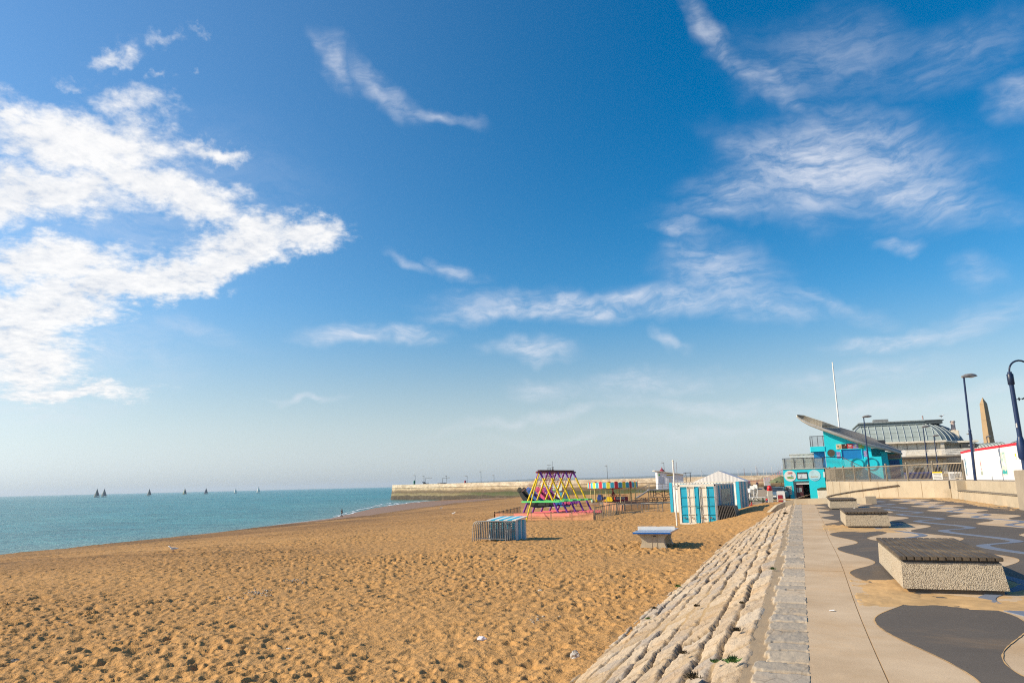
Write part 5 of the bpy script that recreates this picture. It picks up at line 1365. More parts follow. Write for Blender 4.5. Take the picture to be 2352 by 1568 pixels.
poster(along(2252), .92, .48, 1.25, white, 'red_dart_poster', 'narrow white poster with a red dart shape', shapes=(('dart', [(-.35, -.1), (.0, .72), (.45, -.15), (.05, .05)], mat('picture_red', (.42, .03, .03), .6)), ('red_drop', [(-.1, -.4), (.15, -.2), (.35, -.4), (.1, -.52)], mat('picture_red', (.42, .03, .03), .6)), ('print_block', [(-.95, -.95), (.95, -.95), (.95, -.58), (-.95, -.58)], mat('picture_grey', (.32, .36, .30), .7, var=.3, scale=12))))
poster(.75 * (hB - hA).length * .6, .92, .40, 1.25, painting('night_picture', [(.015, .02, .03), (.03, .12, .22), (.25, .42, .50), (.5, .22, .20)], 2.2), 'dark_poster', 'dark blue poster at the left end of the hoarding', hA, hB)
poster(along(2335), 1.35, .18, .32, yellow, 'warning_notice', 'small yellow warning notice near the top of the hoarding', shapes=(('white_field', [(-.8, -.9), (.8, -.9), (.8, -.1), (-.8, -.1)], white),))
poster(along(2360), .98, .62, 1.25, painting('orange_picture', [(.10, .12, .35), (.55, .25, .08), (.66, .42, .28), (.7, .6, .5)], 2.0), 'orange_poster', 'orange poster half hidden behind the big lamp column')

# ------------------------------------------------------------------ lamps
silver = mat('lamp_silver', (.30, .27, .25), .45, metal=.3, var=.2, scale=6)
def street_lamp(px, pyb, pyt, D, label, headdir, ratio=1.0, name='street_lamp', group='blue street lamps with silver heads', boxes=False, zb=None):
    b = survey(px[0], pyb, D=D); tp = survey(px[1], pyt, D=D); zb = b.z if zb is None else zb
    t = thing(name, label, 'street lamp', (b.x, b.y, zb), 0, group); h = tp.z - zb
    lean = Vector((tp.x - b.x, tp.y - b.y, 0)) * .35
    MB().cyl((0, 0, -.1), lean * .5 + Vector((0, 0, h * .48)), .085, .078, n=12).cyl(lean * .5 + Vector((0, 0, h * .48)), lean + Vector((0, 0, h)), .062, .055, n=12).lathe([(.085, h * .47), (.09, h * .48), (.062, h * .495)], lean * .5, 12).build('column', navy, t)
    hd = Vector((math.cos(headdir), math.sin(headdir), .03)); o = lean + Vector((0, 0, h))
    pts = [o - hd * .12 + Vector((0, 0, .03)), o + Vector((0, 0, .05)), o + hd * .25 + Vector((0, 0, .09)), o + hd * .5 + Vector((0, 0, .10)), o + hd * .72 + Vector((0, 0, .08)), o + hd * .86 + Vector((0, 0, .05))]
    MB().tube(pts, [.07, .095, .125, .13, .085, .015], 10).build('lamp_head', silver, t)
    MB().lathe([(.03, 0), (.10, .03), (.12, .10)], o + hd * .45 + Vector((0, 0, -.05)), 12, 1.7, 1).build('lens', mat('lamp_lens', (.55, .50, .45), .2), t)
    MB().cyl(o + hd * .12 + Vector((0, 0, .1)), o + hd * .12 + Vector((0, 0, .2)), .035, n=8).build('sensor', silver, t)
    if boxes:
        for z_, w_ in ((h * .42, .12), (h * .31, .14)):
            MB().cbox((.12, .0, z_), (w_, .16, .42), .02).build('control_box', mat('grey_box', (.40, .40, .38), .5), t)
            MB().lathe([(.095, z_ + .16), (.1, z_ + .2), (.095, z_ + .24)], n=12).build('clamp_band', steel, t)
    return t
street_lamp((2240, 2229.5), 1102, 862, 44.0, 'tall blue street lamp with two grey boxes, beside the white hoarding', R(20), boxes=True, zb=TZ - .03)
street_lamp((1997, 1985.8), 1080, 957, 74, 'blue street lamp in front of the turquoise cafe', R(18), zb=TZ - .03)
street_lamp((2132, 2121.5), 1076, 980, 84, 'blue street lamp before the pavilion, the taller of the near pair', R(20), zb=TZ - .03)
street_lamp((2155, 2145.5), 1078, 1001, 102, 'shorter blue street lamp right of the pair before the pavilion', R(20), zb=TZ - .03)
street_lamp((2271.5, 2266.5), 1040, 1003, 120, 'distant dark street lamp in front of the obelisk', R(20), zb=TZ - .03)
def hook_lamp():
    b = survey(2356, 1085, D=33.5); tp = survey(2321.5, 846, D=33.5)
    t = thing('promenade_lamp', 'thick blue lamp column with a hooked arm at the right edge', 'street lamp', (b.x, b.y, TZ - .03)); h = tp.z - TZ
    MB().cyl((0, 0, -.1), (0, 0, h), .115, .10, n=14).build('column', navy, t)
    MB().lathe([(.15, 1.05), (.20, 1.15), (.20, 1.75), (.12, 2.1)], n=8).build('door_box', navy, t)
    MB().lathe([(.13, h - .62), (.145, h - .6), (.145, h - .12), (.13, h - .10)], n=14).build('collar', mat('dark_navy', (.008, .016, .045), .4), t)
    ap = []
    u = Vector((.94, .34, 0))
    for i in range(13):
        a = PI * (1 - i / 12); r = .52; ap.append(u * (r + r * math.cos(a)) + Vector((0, 0, h + .02 + .62 * math.sin(a) * .85)))
    ap = [Vector((0, 0, h - .1))] + ap + [u * 1.04 + Vector((0, 0, h - .25))]
    MB().tube(ap, .042, 10).build('arm', mat('dark_navy', (.008, .016, .045), .4), t)
    MB().lathe([(.04, .12), (.10, .06), (.22, -.06), (.30, -.16), (.29, -.2), (.1, -.22)], u * 1.04 + Vector((0, 0, h - .32)), 16).build('lamp_shade', mat('shade_grey', (.10, .075, .06), .5), t)
    MB().cyl((0, 0, h - 1.35), u * .42 + Vector((0, 0, h - 1.30)), .018, n=8).cyl(u * .25 + Vector((0, 0, h - 1.40)), u * .25 + Vector((0, 0, h - 1.24)), .03, n=6).cyl(u * .40 + Vector((0, 0, h - 1.33)), u * .55 + Vector((0, 0, h - 1.25)), .035, n=6).build('bracket', dark_steel, t)
    MB().cbox((-.08, -.09, 2.65), (.05, .04, .22), .008).build('sticker', white, t)
hook_lamp()

# ------------------------------------------------------------------ turquoise cafe
def cafe():
    t = thing('cafe_building', 'turquoise beach cafe with sweeping grey roof and roof terrace', 'cafe')
    inner = mat('cafe_inside', (.012, .010, .010), .9)
    Y0 = 88.0; zt = 2.45; g = -1.2
    xl, xr, dl, drr = -1.75, 2.55, -.80, .87
    # lower storey front with a doorway
    MB().bb(xl, dl, Y0, Y0 + .4, g, zt).bb(drr, xr, Y0, Y0 + .4, g, zt).bb(dl, drr, Y0, Y0 + .4, 1.14, zt).build('lower_wall', aqua, t)
    MB().bb(xl + .002, xl + .4, Y0 + .41, Y0 + 9, g, zt - .004).bb(xr - .4, xr, Y0 + .41, Y0 + 9, g, zt - .004).build('lower_wall', aqua, t)
    MB().bb(dl - .3, drr + .3, Y0 + 2.4, Y0 + 2.5, g, 1.4).build('dark_interior', inner, t)
    fr = MB().bb(dl + .002, dl + .22, Y0 + .2, Y0 + .39, g, 1.135).bb(dl + .22, drr - .002, Y0 + .2, Y0 + .39, .82, 1.135).build('door_frame', mat('door_frame_grey', (.36, .33, .29), .6), t)
    MB().bb(dl + .3, drr - .01, Y0 + .16, Y0 + .199, .78, .9).build('blind_box', white, fr)
    dr = MB().bb(dl + .24, dl + .98, Y0 + .3, Y0 + .34, g, .80).build('door', mat('maroon_door', (.075, .016, .018), .5), t)
    MB().bb(dl + .30, dl + .46, Y0 + .285, Y0 + .301, -.1, .40).bb(dl + .52, dl + .64, Y0 + .285, Y0 + .301, -.1, .40).bb(dl + .68, dl + .82, Y0 + .285, Y0 + .301, -.05, .40).build('pane', mat('door_pane', (.34, .38, .36), .2), dr)
    MB().bb(dl + .84, dl + .96, Y0 + .27, Y0 + .30, -.16, -.12).build('handle', steel, dr)
    def disc(cx, cz, r, m, name, y=Y0 - .03, par=t, n=28): return MB().prism([(cx + r * math.cos(2 * PI * i / n), y, cz + r * .98 * math.sin(2 * PI * i / n)) for i in range(n)], None, (0, .028, 0)).build(name, m, par)
    d1 = disc(-1.05, 1.73, .62, white, 'round_sign')
    MB().bb(-1.30, -.78, Y0 - .036, Y0 - .031, 1.95, 2.16).build('red_label', mat('label_red', (.42, .05, .06), .6), d1)
    text('KELLY\'S', .16, white, d1, (-1.04, Y0 - .04, 2.055))
    MB().prism([(-1.45, Y0 - .036, 1.60), (-1.1, Y0 - .036, 1.68), (-.65, Y0 - .036, 1.55), (-.75, Y0 - .036, 1.40), (-1.3, Y0 - .036, 1.42)], None, (0, .005, 0)).build('green_field', mat('sign_field', (.22, .34, .12), .6), d1)
    MB().prism([(-1.0, Y0 - .039, 1.66), (-.62, Y0 - .039, 1.62), (-.95, Y0 - .039, 1.9)], None, (0, .003, 0)).build('blue_peak', mat('sign_peak', (.22, .38, .48), .6), d1)
    d2 = disc(1.50, 1.73, .62, mat('pale_blue_sign', (.46, .66, .70), .6, var=.12, scale=2), 'round_sign')
    text('Summer', .24, mat('orange_letters', (.66, .36, .12), .6), d2, (1.5, Y0 - .038, 1.60))
    MB().prism([(1.02, Y0 - .036, 1.42), (1.4, Y0 - .036, 1.34), (1.95, Y0 - .036, 1.42), (1.72, Y0 - .036, 1.2), (1.3, Y0 - .036, 1.2)], None, (0, .005, 0)).build('wave', mat('wave_blue', (.16, .45, .62), .6), d2)
    mbd = MB().bb(-.32, .78, Y0 - .045, Y0 - .001, 1.33, 2.12).build('menu_screen', black, t)
    MB().bb(-.25, .71, Y0 - .05, Y0 - .0455, 1.40, 2.05).build('screen_panel', mat('screen_white', (.62, .64, .66), .4), mbd)
    MB().bb(-.25, .71, Y0 - .054, Y0 - .0505, 1.92, 2.04).bb(.15, .19, Y0 - .054, Y0 - .0505, 1.46, 1.80).bb(.02, .10, Y0 - .054, Y0 - .0505, 1.46, 1.60).build('screen_print', ink, mbd)
    mn = MB().bb(-1.62, -1.03, Y0 - .04, Y0 - .001, -.32, .62).build('price_board', mat('paper_cream', (.62, .60, .50), .7), t)
    pr = MB()
    for r in range(4):
        for c in range(3): pr.bb(-1.55 + .18 * c, -1.45 + .18 * c, Y0 - .045, Y0 - .0405, -.20 + .2 * r, -.08 + .2 * r)
    pr.build('price_picture', mat('price_brown', (.25, .18, .13), .7, var=.4, scale=12), mn)
    MB().bb(xr - .12, xr + .03, Y0 - .04, Y0 - .001, 1.5, 2.1).build('side_notice', white, t)
    # roof terrace deck and rail with wire infill
    MB().bb(xl - .05, xr + 4.0, Y0 - .06, Y0 + 4.0, zt, zt + .10).build('terrace_deck', mat('deck_edge', (.40, .37, .31), .7), t)
    rl = MB()
    for z in np.linspace(zt + .18, zt + 1.20, 9): rl.cyl((xl + .02, Y0, z), (2.62, Y0, z), .014, n=5)
    for z in np.linspace(zt + .18, zt + 1.20, 9): rl.cyl((2.62, Y0, z), (4.6, Y0 + 1.3, z), .014, n=5); rl.cyl((4.6, Y0 + 1.3, z), (6.4, Y0 + .3, z - 1.15), .014, n=5)
    for z in np.linspace(zt + .18, zt + 1.20, 9): rl.cyl((xl + .02, Y0, z), (xl + .02, Y0 + 4, z), .014, n=5)
    rl.build('rail_wire', mat('wire_grey', (.30, .27, .23), .5, metal=.5), t)
    MB().cyl((xl, Y0, zt + 1.24), (2.65, Y0, zt + 1.24), .03, n=6).cyl((2.62, Y0, zt + 1.24), (4.6, Y0 + 1.3, zt + 1.24), .03, n=6).cyl((4.6, Y0 + 1.3, zt + 1.24), (6.6, Y0 + .3, zt), .03, n=6).build('top_rail', dark_steel, t)
    for i in range(6):
        x = xl + .25 + 1.0 * i if i < 5 else 2.62
        MB().bb(x - .035, x + .035, Y0 - .03, Y0 + .03, zt + .05, zt + 1.26).build('rail_post', dark_steel, t)
    gl, gnt, gb = new_mat('terrace_glass'); S(gb, Roughness=.05); gb.inputs['Base Color'].default_value = (.55, .58, .50, 1); gb.inputs['Alpha'].default_value = .42
    MB().bb(xl + .06, 2.55, Y0 + .05, Y0 + .065, zt + .15, zt + 1.15).build('glass_panel', gl, t)
    # upper storey
    Y1 = 92.0
    MB().prism([(3.0, Y1, 2.5), (7.85, Y1, g), (7.85, Y1, 4.78), (3.0, Y1, 6.95)], None, (0, .3, 0)).build('upper_wall', aqua, t)
    MB().bb(2.56, 7.84, Y1 - .01, Y1 + .28, g, 2.55).build('upper_wall', aqua, t)
    MB().bb(1.45, 2.995, Y1 - .06, Y1 + 4.0, 4.48, 5.06).build('canopy_slab', aqua, t)
    MB().bb(1.75, 2.95, Y1 + .6, Y1 + .8, 2.5, 4.48).build('blue_shutter', mat('shutter_blue', (.008, .20, .48), .55, var=.08), t)
    rl2 = MB()
    for z in np.linspace(5.15, 6.2, 11): rl2.cyl((1.5, Y1, z), (3.0, Y1, z), .016, n=5).cyl((1.5, Y1, z), (1.5, Y1 + 3.5, z), .016, n=5)
    for x in (1.5, 1.72, 2.3, 2.9): rl2.bb(x - .03, x + .03, Y1 - .03, Y1 + .03, 5.06, 6.28)
    rl2.bb(1.45, 3.0, Y1 - .04, Y1 + .04, 6.25, 6.3)
    rl2.build('roof_rail', dark_steel, t)
    wd = MB().prism([(3.63 + .39 * math.cos(2 * PI * i / 24), Y1 - .05, 4.25 + .40 * math.sin(2 * PI * i / 24)) for i in range(24)], None, (0, .05, 0)).build('round_window', mat('brown_glass', (.085, .075, .05), .35), t)
    MB().ring(.40, .45, 0, .06).build('window_rim', mat('turq_dark', (.006, .26, .32), .6), wd).matrix_local = Matrix.Translation((3.63, Y1 - .0, 4.25)) @ Matrix.Rotation(PI / 2, 4, 'X')
    MB().bb(4.72, 6.82, Y1 - .02, Y1 + .0, 2.9, 4.58).build('blue_shutter', mat('shutter_blue', (.008, .20, .48), .55), t)
    MB().bb(4.66, 4.72, Y1 - .12, Y1 - .001, 2.9, 4.62).bb(6.82, 6.88, Y1 - .12, Y1 - .001, 2.9, 4.62).bb(4.66, 6.88, Y1 - .12, Y1 - .001, 4.60, 4.66).build('shutter_frame', aqua, t)
    # row of ice cream pictures
    cx = 4.22; bw_ = .59
    cols_ = [mat('ad_cream', (.62, .52, .38), .5, var=.25, scale=3), mat('ad_brown', (.055, .025, .02), .5), mat('ad_red', (.50, .02, .03), .5), mat('ad_violet', (.30, .20, .42), .5), mat('ad_green', (.22, .40, .09), .5)]
    for i, m2 in enumerate(cols_):
        x0 = cx + bw_ * i
        ad = MB().bb(x0 + .003, x0 + bw_ - .003, Y1 - .07, Y1 - .001, 4.66, 5.24).build('picture_board', m2, t)
        y = Y1 - .076
        def sh(pts, m3, nm): MB().prism([(x0 + bw_ * .5 + a * bw_ / 2, y, 4.95 + b * .29) for a, b in pts], None, (0, .005, 0)).build(nm, m3, ad)
        if i == 0: sh([(-.6, -.2), (-.55, .35), (.0, .35), (-.05, -.2)], mat('tub_green', (.10, .13, .04), .6), 'tub'); sh([(.2, -.7), (.7, -.7), (.85, .3), (.5, .7), (.15, .1)], mat('cone_orange', (.66, .33, .10), .6), 'cone')
        if i == 1: sh([(-.6, -.35), (-.1, .1), (.6, .4), (.5, .15), (.0, -.2)], mat('choc_tan', (.25, .10, .05), .5), 'bar'); sh([(.35, .45), (.7, .55), (.6, .8), (.35, .75)], white, 'cream')
        if i == 2:
            sh([(-.78, -.86), (.78, -.86), (.78, -.82), (-.78, -.82)], white, 'border')
            hpts = [(.62 * (math.sin(a) ** 3), .20 + .44 * (.8125 * math.cos(a) - .3125 * math.cos(2 * a) - .125 * math.cos(3 * a) - .0625 * math.cos(4 * a))) for a in np.linspace(0, 2 * PI, 30)[:-1]]
            MB().prism([(x0 + bw_ * .5 + a * bw_ / 2, y, 4.95 + b * .29) for a, b in hpts], None, (0, .005, 0)).build('heart', white, ad)
            MB().prism([(x0 + bw_ * .5 + a * .62 * bw_ / 2, y - .003, 4.95 + (.20 + (b - .20) * .62) * .29) for a, b in hpts], None, (0, .003, 0)).build('heart_inner', cols_[2], ad)
            MB().prism([(x0 + bw_ * .5 + a * .30 * bw_ / 2, y - .006, 4.95 + (.20 + (b - .20) * .30) * .29) for a, b in hpts], None, (0, .003, 0)).build('heart_core', white, ad)
            text("WALL'S", .13, white, ad, (x0 + bw_ / 2, y - .004, 4.78))
        if i == 3: sh([(-.5, .1), (-.1, .7), (.5, .6), (.65, .1), (.2, -.15), (-.3, -.1)], white, 'swirl'); sh([(-.3, -.1), (.15, -.15), (-.25, -.75), (-.4, -.7)], mat('cone_orange', (.66, .33, .10), .6), 'cone')
        if i == 4: sh([(-.75, -.6), (-.55, -.72), (.75, .55), (.5, .8)], mat('lolly_orange', (.72, .30, .12), .6), 'lolly')
    for x0 in (4.18, 7.05):
        pp = MB().bb(x0, x0 + .42, Y1 - .04, Y1 - .001, 3.62, 4.36).build('price_poster', mat('violet_poster', (.18, .14, .45), .6), t)
        pq = MB()
        for r in range(5):
            for c in range(3): pq.bb(x0 + .04 + .125 * c, x0 + .12 + .125 * c, Y1 - .046, Y1 - .0405, 3.68 + .135 * r, 3.77 + .135 * r)
        pq.build('poster_picture', mat('poster_bits', (.60, .40, .42), .6, var=.7, scale=9), pp)
    # lower parapet with two raised rings, stepped out from the wall
    MB().bb(7.0, 8.7, Y1 - 1.2, Y1 - .02, g, 3.66).bb(4.5, 7.0, Y1 - 1.2, Y1 - .8, g, 3.45).build('parapet', aqua, t)
    for cx_ in (6.15, 7.6):
        ring = MB().ring(.60, .70, 0, .08).build('raised_ring', mat('turq_dark', (.006, .30, .36), .6), t)
        ring.matrix_local = Matrix.Translation((cx_, Y1 - 1.2, 2.85)) @ Matrix.Rotation(PI / 2, 4, 'X')
    # recessed wing on the right
    Y2 = 95.2
    MB().bb(7.86, 9.6, Y2, Y2 + .3, g, 4.7).build('wing_wall', mat('turq_shade', (.010, .36, .42), .75, var=.06), t)  # shade of the recess is put into this darker turquoise
    MB().bb(9.1, 9.75, Y2 - .5, Y2 + 3.5, g, 4.28).build('wing_pier', aqua, t)
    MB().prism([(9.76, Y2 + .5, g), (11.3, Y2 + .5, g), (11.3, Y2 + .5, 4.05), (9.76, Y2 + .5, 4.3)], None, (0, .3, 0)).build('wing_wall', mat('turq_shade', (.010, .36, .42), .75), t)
    MB().bb(10.0, 11.0, Y2 + .40, Y2 + .5, g, 3.3).build('dark_shutter', mat('dark_blue_shutter', (.010, .075, .20), .6), t)
    sg = MB().bb(9.78, 11.2, Y2 + .38, Y2 + .49, 3.42, 3.98).build('name_sign', mat('ochre_board', (.38, .25, .10), .6), t)
    MB().bb(9.84, 11.14, Y2 + .365, Y2 + .379, 3.54, 3.86).build('sign_field', mat('sign_dark', (.10, .09, .14), .6), sg)
    text('BOULEVARD KIOSK', .20, mat('ochre_letters', (.55, .40, .20), .6), sg, (10.49, Y2 + .36, 3.70), xs=.66)
    arch = MB().prism([(8.1 + .75 * math.cos(a), Y2 - .03, 1.1 + 1.0 * math.sin(a)) for a in np.linspace(0, PI, 16)] + [(7.35 + .52, Y2 - .03, g), (8.85, Y2 - .03, g)][::-1], None, (0, .025, 0)).build('arched_opening', mat('arch_brown', (.055, .035, .03), .8), t)
    # sweeping roof: seamed sheet rising to a pointed prow
    roofm = mat('roof_grey', (.66, .63, .58), .6, metal=.0, var=.12, scale=2)
    soff = mat('roof_boards', (.85, .72, .52), .7, var=.12, scale=4)
    def zz1(x, y, Y): return survey((3120 + x / 5.88) / 1.7415, (1600 + y / 5.88) / 1.7415, Y=Y)
    def zz3(x, y, Y): return survey((3480 + x / 5.6) / 1.7415, (1640 + y / 5.6) / 1.7415, Y=Y)
    near = [zz1(402, 366, 91.0), zz1(520, 450, 91.0), zz1(700, 545, 91.0), zz1(985, 652, 91.0), zz1(1400, 800, 91.1), zz1(1800, 945, 91.3), zz1(2110, 1042, 91.8), zz3(330, 835, 93.0), zz3(695, 945, 96.0)]
    crest = [zz1(405, 345, 91.6), zz1(560, 352, 94.5), zz1(780, 425, 96.5), zz1(1000, 492, 97.5), zz1(1390, 632, 98.5), zz1(1850, 760, 99.0), zz1(2250, 915, 99.0), zz3(420, 780, 99.0), zz3(705, 895, 98.0)]
    mid = zz1(985, 612, 92.2)
    def sheet(rows, th, m, name, seams, sm):
        k = 13; n = len(rows); vs = []
        for a, b2 in rows:
            for q in range(k): vs.append(a.lerp(b2, q / (k - 1)))
        nn = (rows[0][1] - rows[0][0]).cross(rows[-1][0] - rows[0][0]).normalized(); nn = nn if nn.z > 0 else -nn
        lo = [v - nn * th for v in vs]; N0 = len(vs)
        fs = [(i * k + q, i * k + q + 1, (i + 1) * k + q + 1, (i + 1) * k + q) for i in range(n - 1) for q in range(k - 1)]
        fs += [tuple(reversed([v + N0 for v in f])) for f in list(fs)]
        for i in range(n - 1): fs += [(i * k, (i + 1) * k, (i + 1) * k + N0, i * k + N0), (i * k + k - 1, i * k + k - 1 + N0, (i + 1) * k + k - 1 + N0, (i + 1) * k + k - 1)]
        for q in range(k - 1): fs += [(q, q + N0, q + 1 + N0, q + 1), ((n - 1) * k + q, (n - 1) * k + q + 1, (n - 1) * k + q + 1 + N0, (n - 1) * k + q + N0)]
        o = MB().add(vs + lo, fs).build(name, m, t)
        rb = MB()
        for q in range(1, seams):
            u = q / seams; pts = [a.lerp(b2, u) + Vector((0, -.02, .03)) for a, b2 in rows]
            rb.tube(pts, .026, 4)
        rb.build('roof_seam', sm, o); return o
    # prow: boarded sheet left of the crease
    nA = [zz1(402, 366, 90.9), zz1(520, 450, 91.1), zz1(700, 545, 91.2), zz1(985, 652, 91.2), zz1(1010, 622, 91.8)]; cA = [zz1(405, 345, 91.2), zz1(560, 352, 91.6), zz1(780, 425, 91.8), zz1(1000, 492, 92.0), zz1(1390, 634, 92.6)]
    rowsA = list(zip(nA, cA))
    sheet(rowsA, .16, soff, 'roof_prow', 7, mat('board_shadow', (.22, .18, .13), .8))
    # long sheet right of the crease
    rowsB = [(near[3], mid.lerp(crest[4], .02)), (near[3].lerp(near[4], .45), mid.lerp(crest[4], .52)), (near[4], crest[4]), (near[5], crest[5]), (near[6], crest[6]), (near[7], crest[7]), (near[8], crest[8])]
    sheet([(a + Vector((0, -.02, -.02)), b2 + Vector((0, 0, -.02))) for a, b2 in rowsB], .16, roofm, 'roof', 22, mat('seam_grey', (.30, .28, .26), .6))
    MB().tube([p + Vector((0, -.05, -.14)) for p in near], [.06, .14, .17, .18, .19, .19, .18, .18, .16], 8).build('roof_edge', mat('roof_edge_grey', (.46, .42, .36), .6), t)
    q = zz1(2350, 965, 98.0); MB().bb(q.x - .3, q.x + .5, 97.4, 98.4, q.z - .3, q.z + .12).build('roof_vent', dark_steel, t)
    # long white sheet roof to the left, behind the terrace
    MB().bb(-.95, 2.5, 96, 102, zt, 3.95).build('rear_wall', mat('rear_white', (.55, .53, .50), .7), t)
    w2 = MB()
    for i in range(24): w2.bb(-.95 + .145 * i, -.95 + .145 * i + .10, 95.93, 96.0, 3.45, 4.32)
    w2.bb(-1.05, 2.55, 95.9, 102.1, 4.32, 4.40); w2.build('rear_fascia', mat('rear_fascia', (.62, .60, .56), .6), t)
cafe()
fpole = thing('flagpole', 'tall white flagpole rising behind the cafe roof', 'flagpole', (5.04, 97.6, 6.6))
MB().cyl((0, 0, -6), (.10, 0, 9.0), .13, .065, n=12).build('pole', white, fpole); MB().lathe([(.065, 9.0), (.09, 9.05), (.02, 9.15)], (.10, 0, 0), 10).build('finial', white, fpole)

# ------------------------------------------------------------------ pavilion with copper mansard
def pavilion():
    t = thing('pavilion', 'large cream pavilion with grey-green ribbed mansard dome and balcony', 'pavilion')
    cop = mat('verdigris_roof', (.31, .36, .345), .5, var=.12, scale=.5, dirt=(.20, .23, .22), dirt_amt=.5)
    rib = mat('verdigris_rib', (.36, .41, .43), .5, var=.1)
    cream = mat('pavilion_cream', (.80, .70, .54), .8, var=.10, scale=.6, dirt=(.30, .24, .17), dirt_amt=.5)
    x0, x1, y0, y1 = 8.0, 20.95, 128.0, 145.0
    ze, zcw = 6.65, 9.45; out = 2.2
    prof = [(0, 0), (.10, .26), (.28, .52), (.52, .75), (.78, .91), (1, 1.0)]      # inward, upward
    lv = [(x0 + 1.9 * u, x1 - (u * 1.9), y0 + u * out, y1 - u * out, ze + (zcw - ze) * v) for u, v in prof]
    sk = MB(); sd_ = MB(); rb = MB()
    for i in range(len(lv) - 1):
        a, b = lv[i], lv[i + 1]
        sk.add([(a[0], a[2], a[4]), (a[1], a[2], a[4]), (b[1], b[2], b[4]), (b[0], b[2], b[4])], [(0, 1, 2, 3)], True)
    for i in range(len(lv) - 1):
        a, b = lv[i], lv[i + 1]
        sk.add([(a[0], a[3], a[4]), (a[0], a[2], a[4]), (b[0], b[2], b[4]), (b[0], b[3], b[4])], [(0, 1, 2, 3)], True)
    for jj in range(11): rb.tube([(a[0] - .03, min(max(a[2], y0 + 1.5 * jj), a[3]), a[4] + .03) for a in lv], .065, 5)
    sk.build('roof', cop, t)
    ex1 = 25.4                                    # right flank swells out to the corner pavilion
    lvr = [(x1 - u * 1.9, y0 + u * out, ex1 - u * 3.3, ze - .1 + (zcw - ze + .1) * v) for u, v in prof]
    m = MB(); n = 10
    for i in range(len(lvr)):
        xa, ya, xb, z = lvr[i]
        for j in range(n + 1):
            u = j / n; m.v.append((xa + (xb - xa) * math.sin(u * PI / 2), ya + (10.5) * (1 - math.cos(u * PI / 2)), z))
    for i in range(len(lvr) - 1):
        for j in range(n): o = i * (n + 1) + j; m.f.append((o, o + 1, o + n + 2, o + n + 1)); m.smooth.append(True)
    pts = list(m.v); m.build('roof_flank', mat('verdigris_shaded', (.16, .20, .21), .45, var=.15), t)  # flank turned from the sun: its shade is put into the colour
    for j in range(0, n + 1):
        rb.tube([Vector(pts[i * (n + 1) + j]) + Vector((.03, -.05, .03)) for i in range(len(lvr))], .06, 5)
    k = 13
    for j in range(k + 1):
        x = x0 + (x1 - x0) * j / k
        rb.tube([(max(a[0], min(x, a[1])) if 0 < j < k else (a[1] if j else a[0]), a[2] - .05, a[4] + .03) for a in lv], .048, 5)
    rb.build('roof_rib', rib, t)
    sl_ = MB()
    for f_ in (1, 2, 3):
        a = lv[f_]; sl_.bb(a[0], a[1], a[2] - .03, a[2] + .02, a[4] - .012, a[4] + .012)
    sl_.build('sheet_lap', mat('lap_grey', (.24, .28, .275), .6), t)
    # crown cornice
    c = lv[-1]
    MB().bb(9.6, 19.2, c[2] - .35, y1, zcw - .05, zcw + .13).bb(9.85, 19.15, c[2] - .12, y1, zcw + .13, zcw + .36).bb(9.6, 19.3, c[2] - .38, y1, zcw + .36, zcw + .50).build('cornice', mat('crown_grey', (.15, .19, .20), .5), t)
    MB().bb(19.21, 21.7, c[2] - .3, c[2] + 6, zcw - .05, zcw + .40).bb(19.31, 21.9, c[2] - .36, c[2] + 6, zcw + .40, zcw + .52).build('cornice', mat('crown_shaded', (.06, .075, .08), .5), t)  # right-hand cornice, shade of the return put into its darker grey
    MB().bb(9.8, 21.5, c[2] - .2, y1 - .1, zcw + .53, zcw + .58).build('roof_flat', mat('flat_grey', (.22, .24, .24), .7), t)
    nt3 = MB()
    for i in range(16): nt3.bb(9.7 + .6 * i, 9.7 + .6 * i + .42, c[2] - .40, c[2] - .22, zcw + .505, zcw + .60)
    nt3.build('lead_flashing', mat('flashing', (.36, .37, .36), .5), t)
    MB().bb(12.0, 14.2, c[2] + .5, c[2] + 2.5, zcw + .58, zcw + 1.05).build('skylight', mat('skylight_grey', (.20, .21, .21), .5), t)
    MB().cyl((19.1, c[2] + .2, zcw + .7), (19.1, c[2] + .2, zcw + 1.3), .10, n=8).build('vent_pipe', mat('vent_pink', (.35, .26, .25), .7), t)
    MB().cbox((23.3, 131, 7.6), (1.1, 1.1, 1.3), .08).build('chimney', cream, t)
    MB().cyl((23.25, 131, 8.2), (23.25, 131, 9.6), .34, .30, n=10).lathe([(.36, 9.5), (.42, 9.6), (.3, 9.75)], (23.25, 131, 0), 10).build('chimney_pot', mat('pot_pinkish', (.48, .38, .34), .8), t)
    # eaves and upper wall
    MB().bb(x0 - .6, 21.4, y0 - .8, y0 + .2, ze - .28, ze).bb(21.4, 26, y0 + 1.0, y0 + 6, ze - .42, ze - .12).build('eaves', mat('eaves_cream', (.70, .63, .52), .8), t)
    MB().bb(x0, 21.0, y0, y0 + .4, -1.2, ze - .28).bb(21.0, 25.2, y0 + 2.2, y0 + 2.6, -1.2, ze - .42).build('wall', cream, t)
    pl_ = MB()
    for i in range(7): pl_.bb(12.0 + 1.35 * i, 12.06 + 1.35 * i, y0 - .03, y0, 4.9, ze - .3)
    pl_.build('panel_joint', mat('joint_brownish', (.24, .19, .14), .8), t)
    MB().bb(20.6, 21.1, y0 - .5, y0 - .03, 1.0, ze - .285).build('corner_pier', mat('pale_pier', (.58, .52, .43), .8), t)
    # balcony
    bx0, bx1, by = 13.6, 25.3, y0 - 1.9
    MB().bb(bx0 - 2, bx1, by - .1, y0 - .03, 3.95, 4.15).build('balcony_floor', mat('soffit_dark', (.06, .05, .045), .9), t)
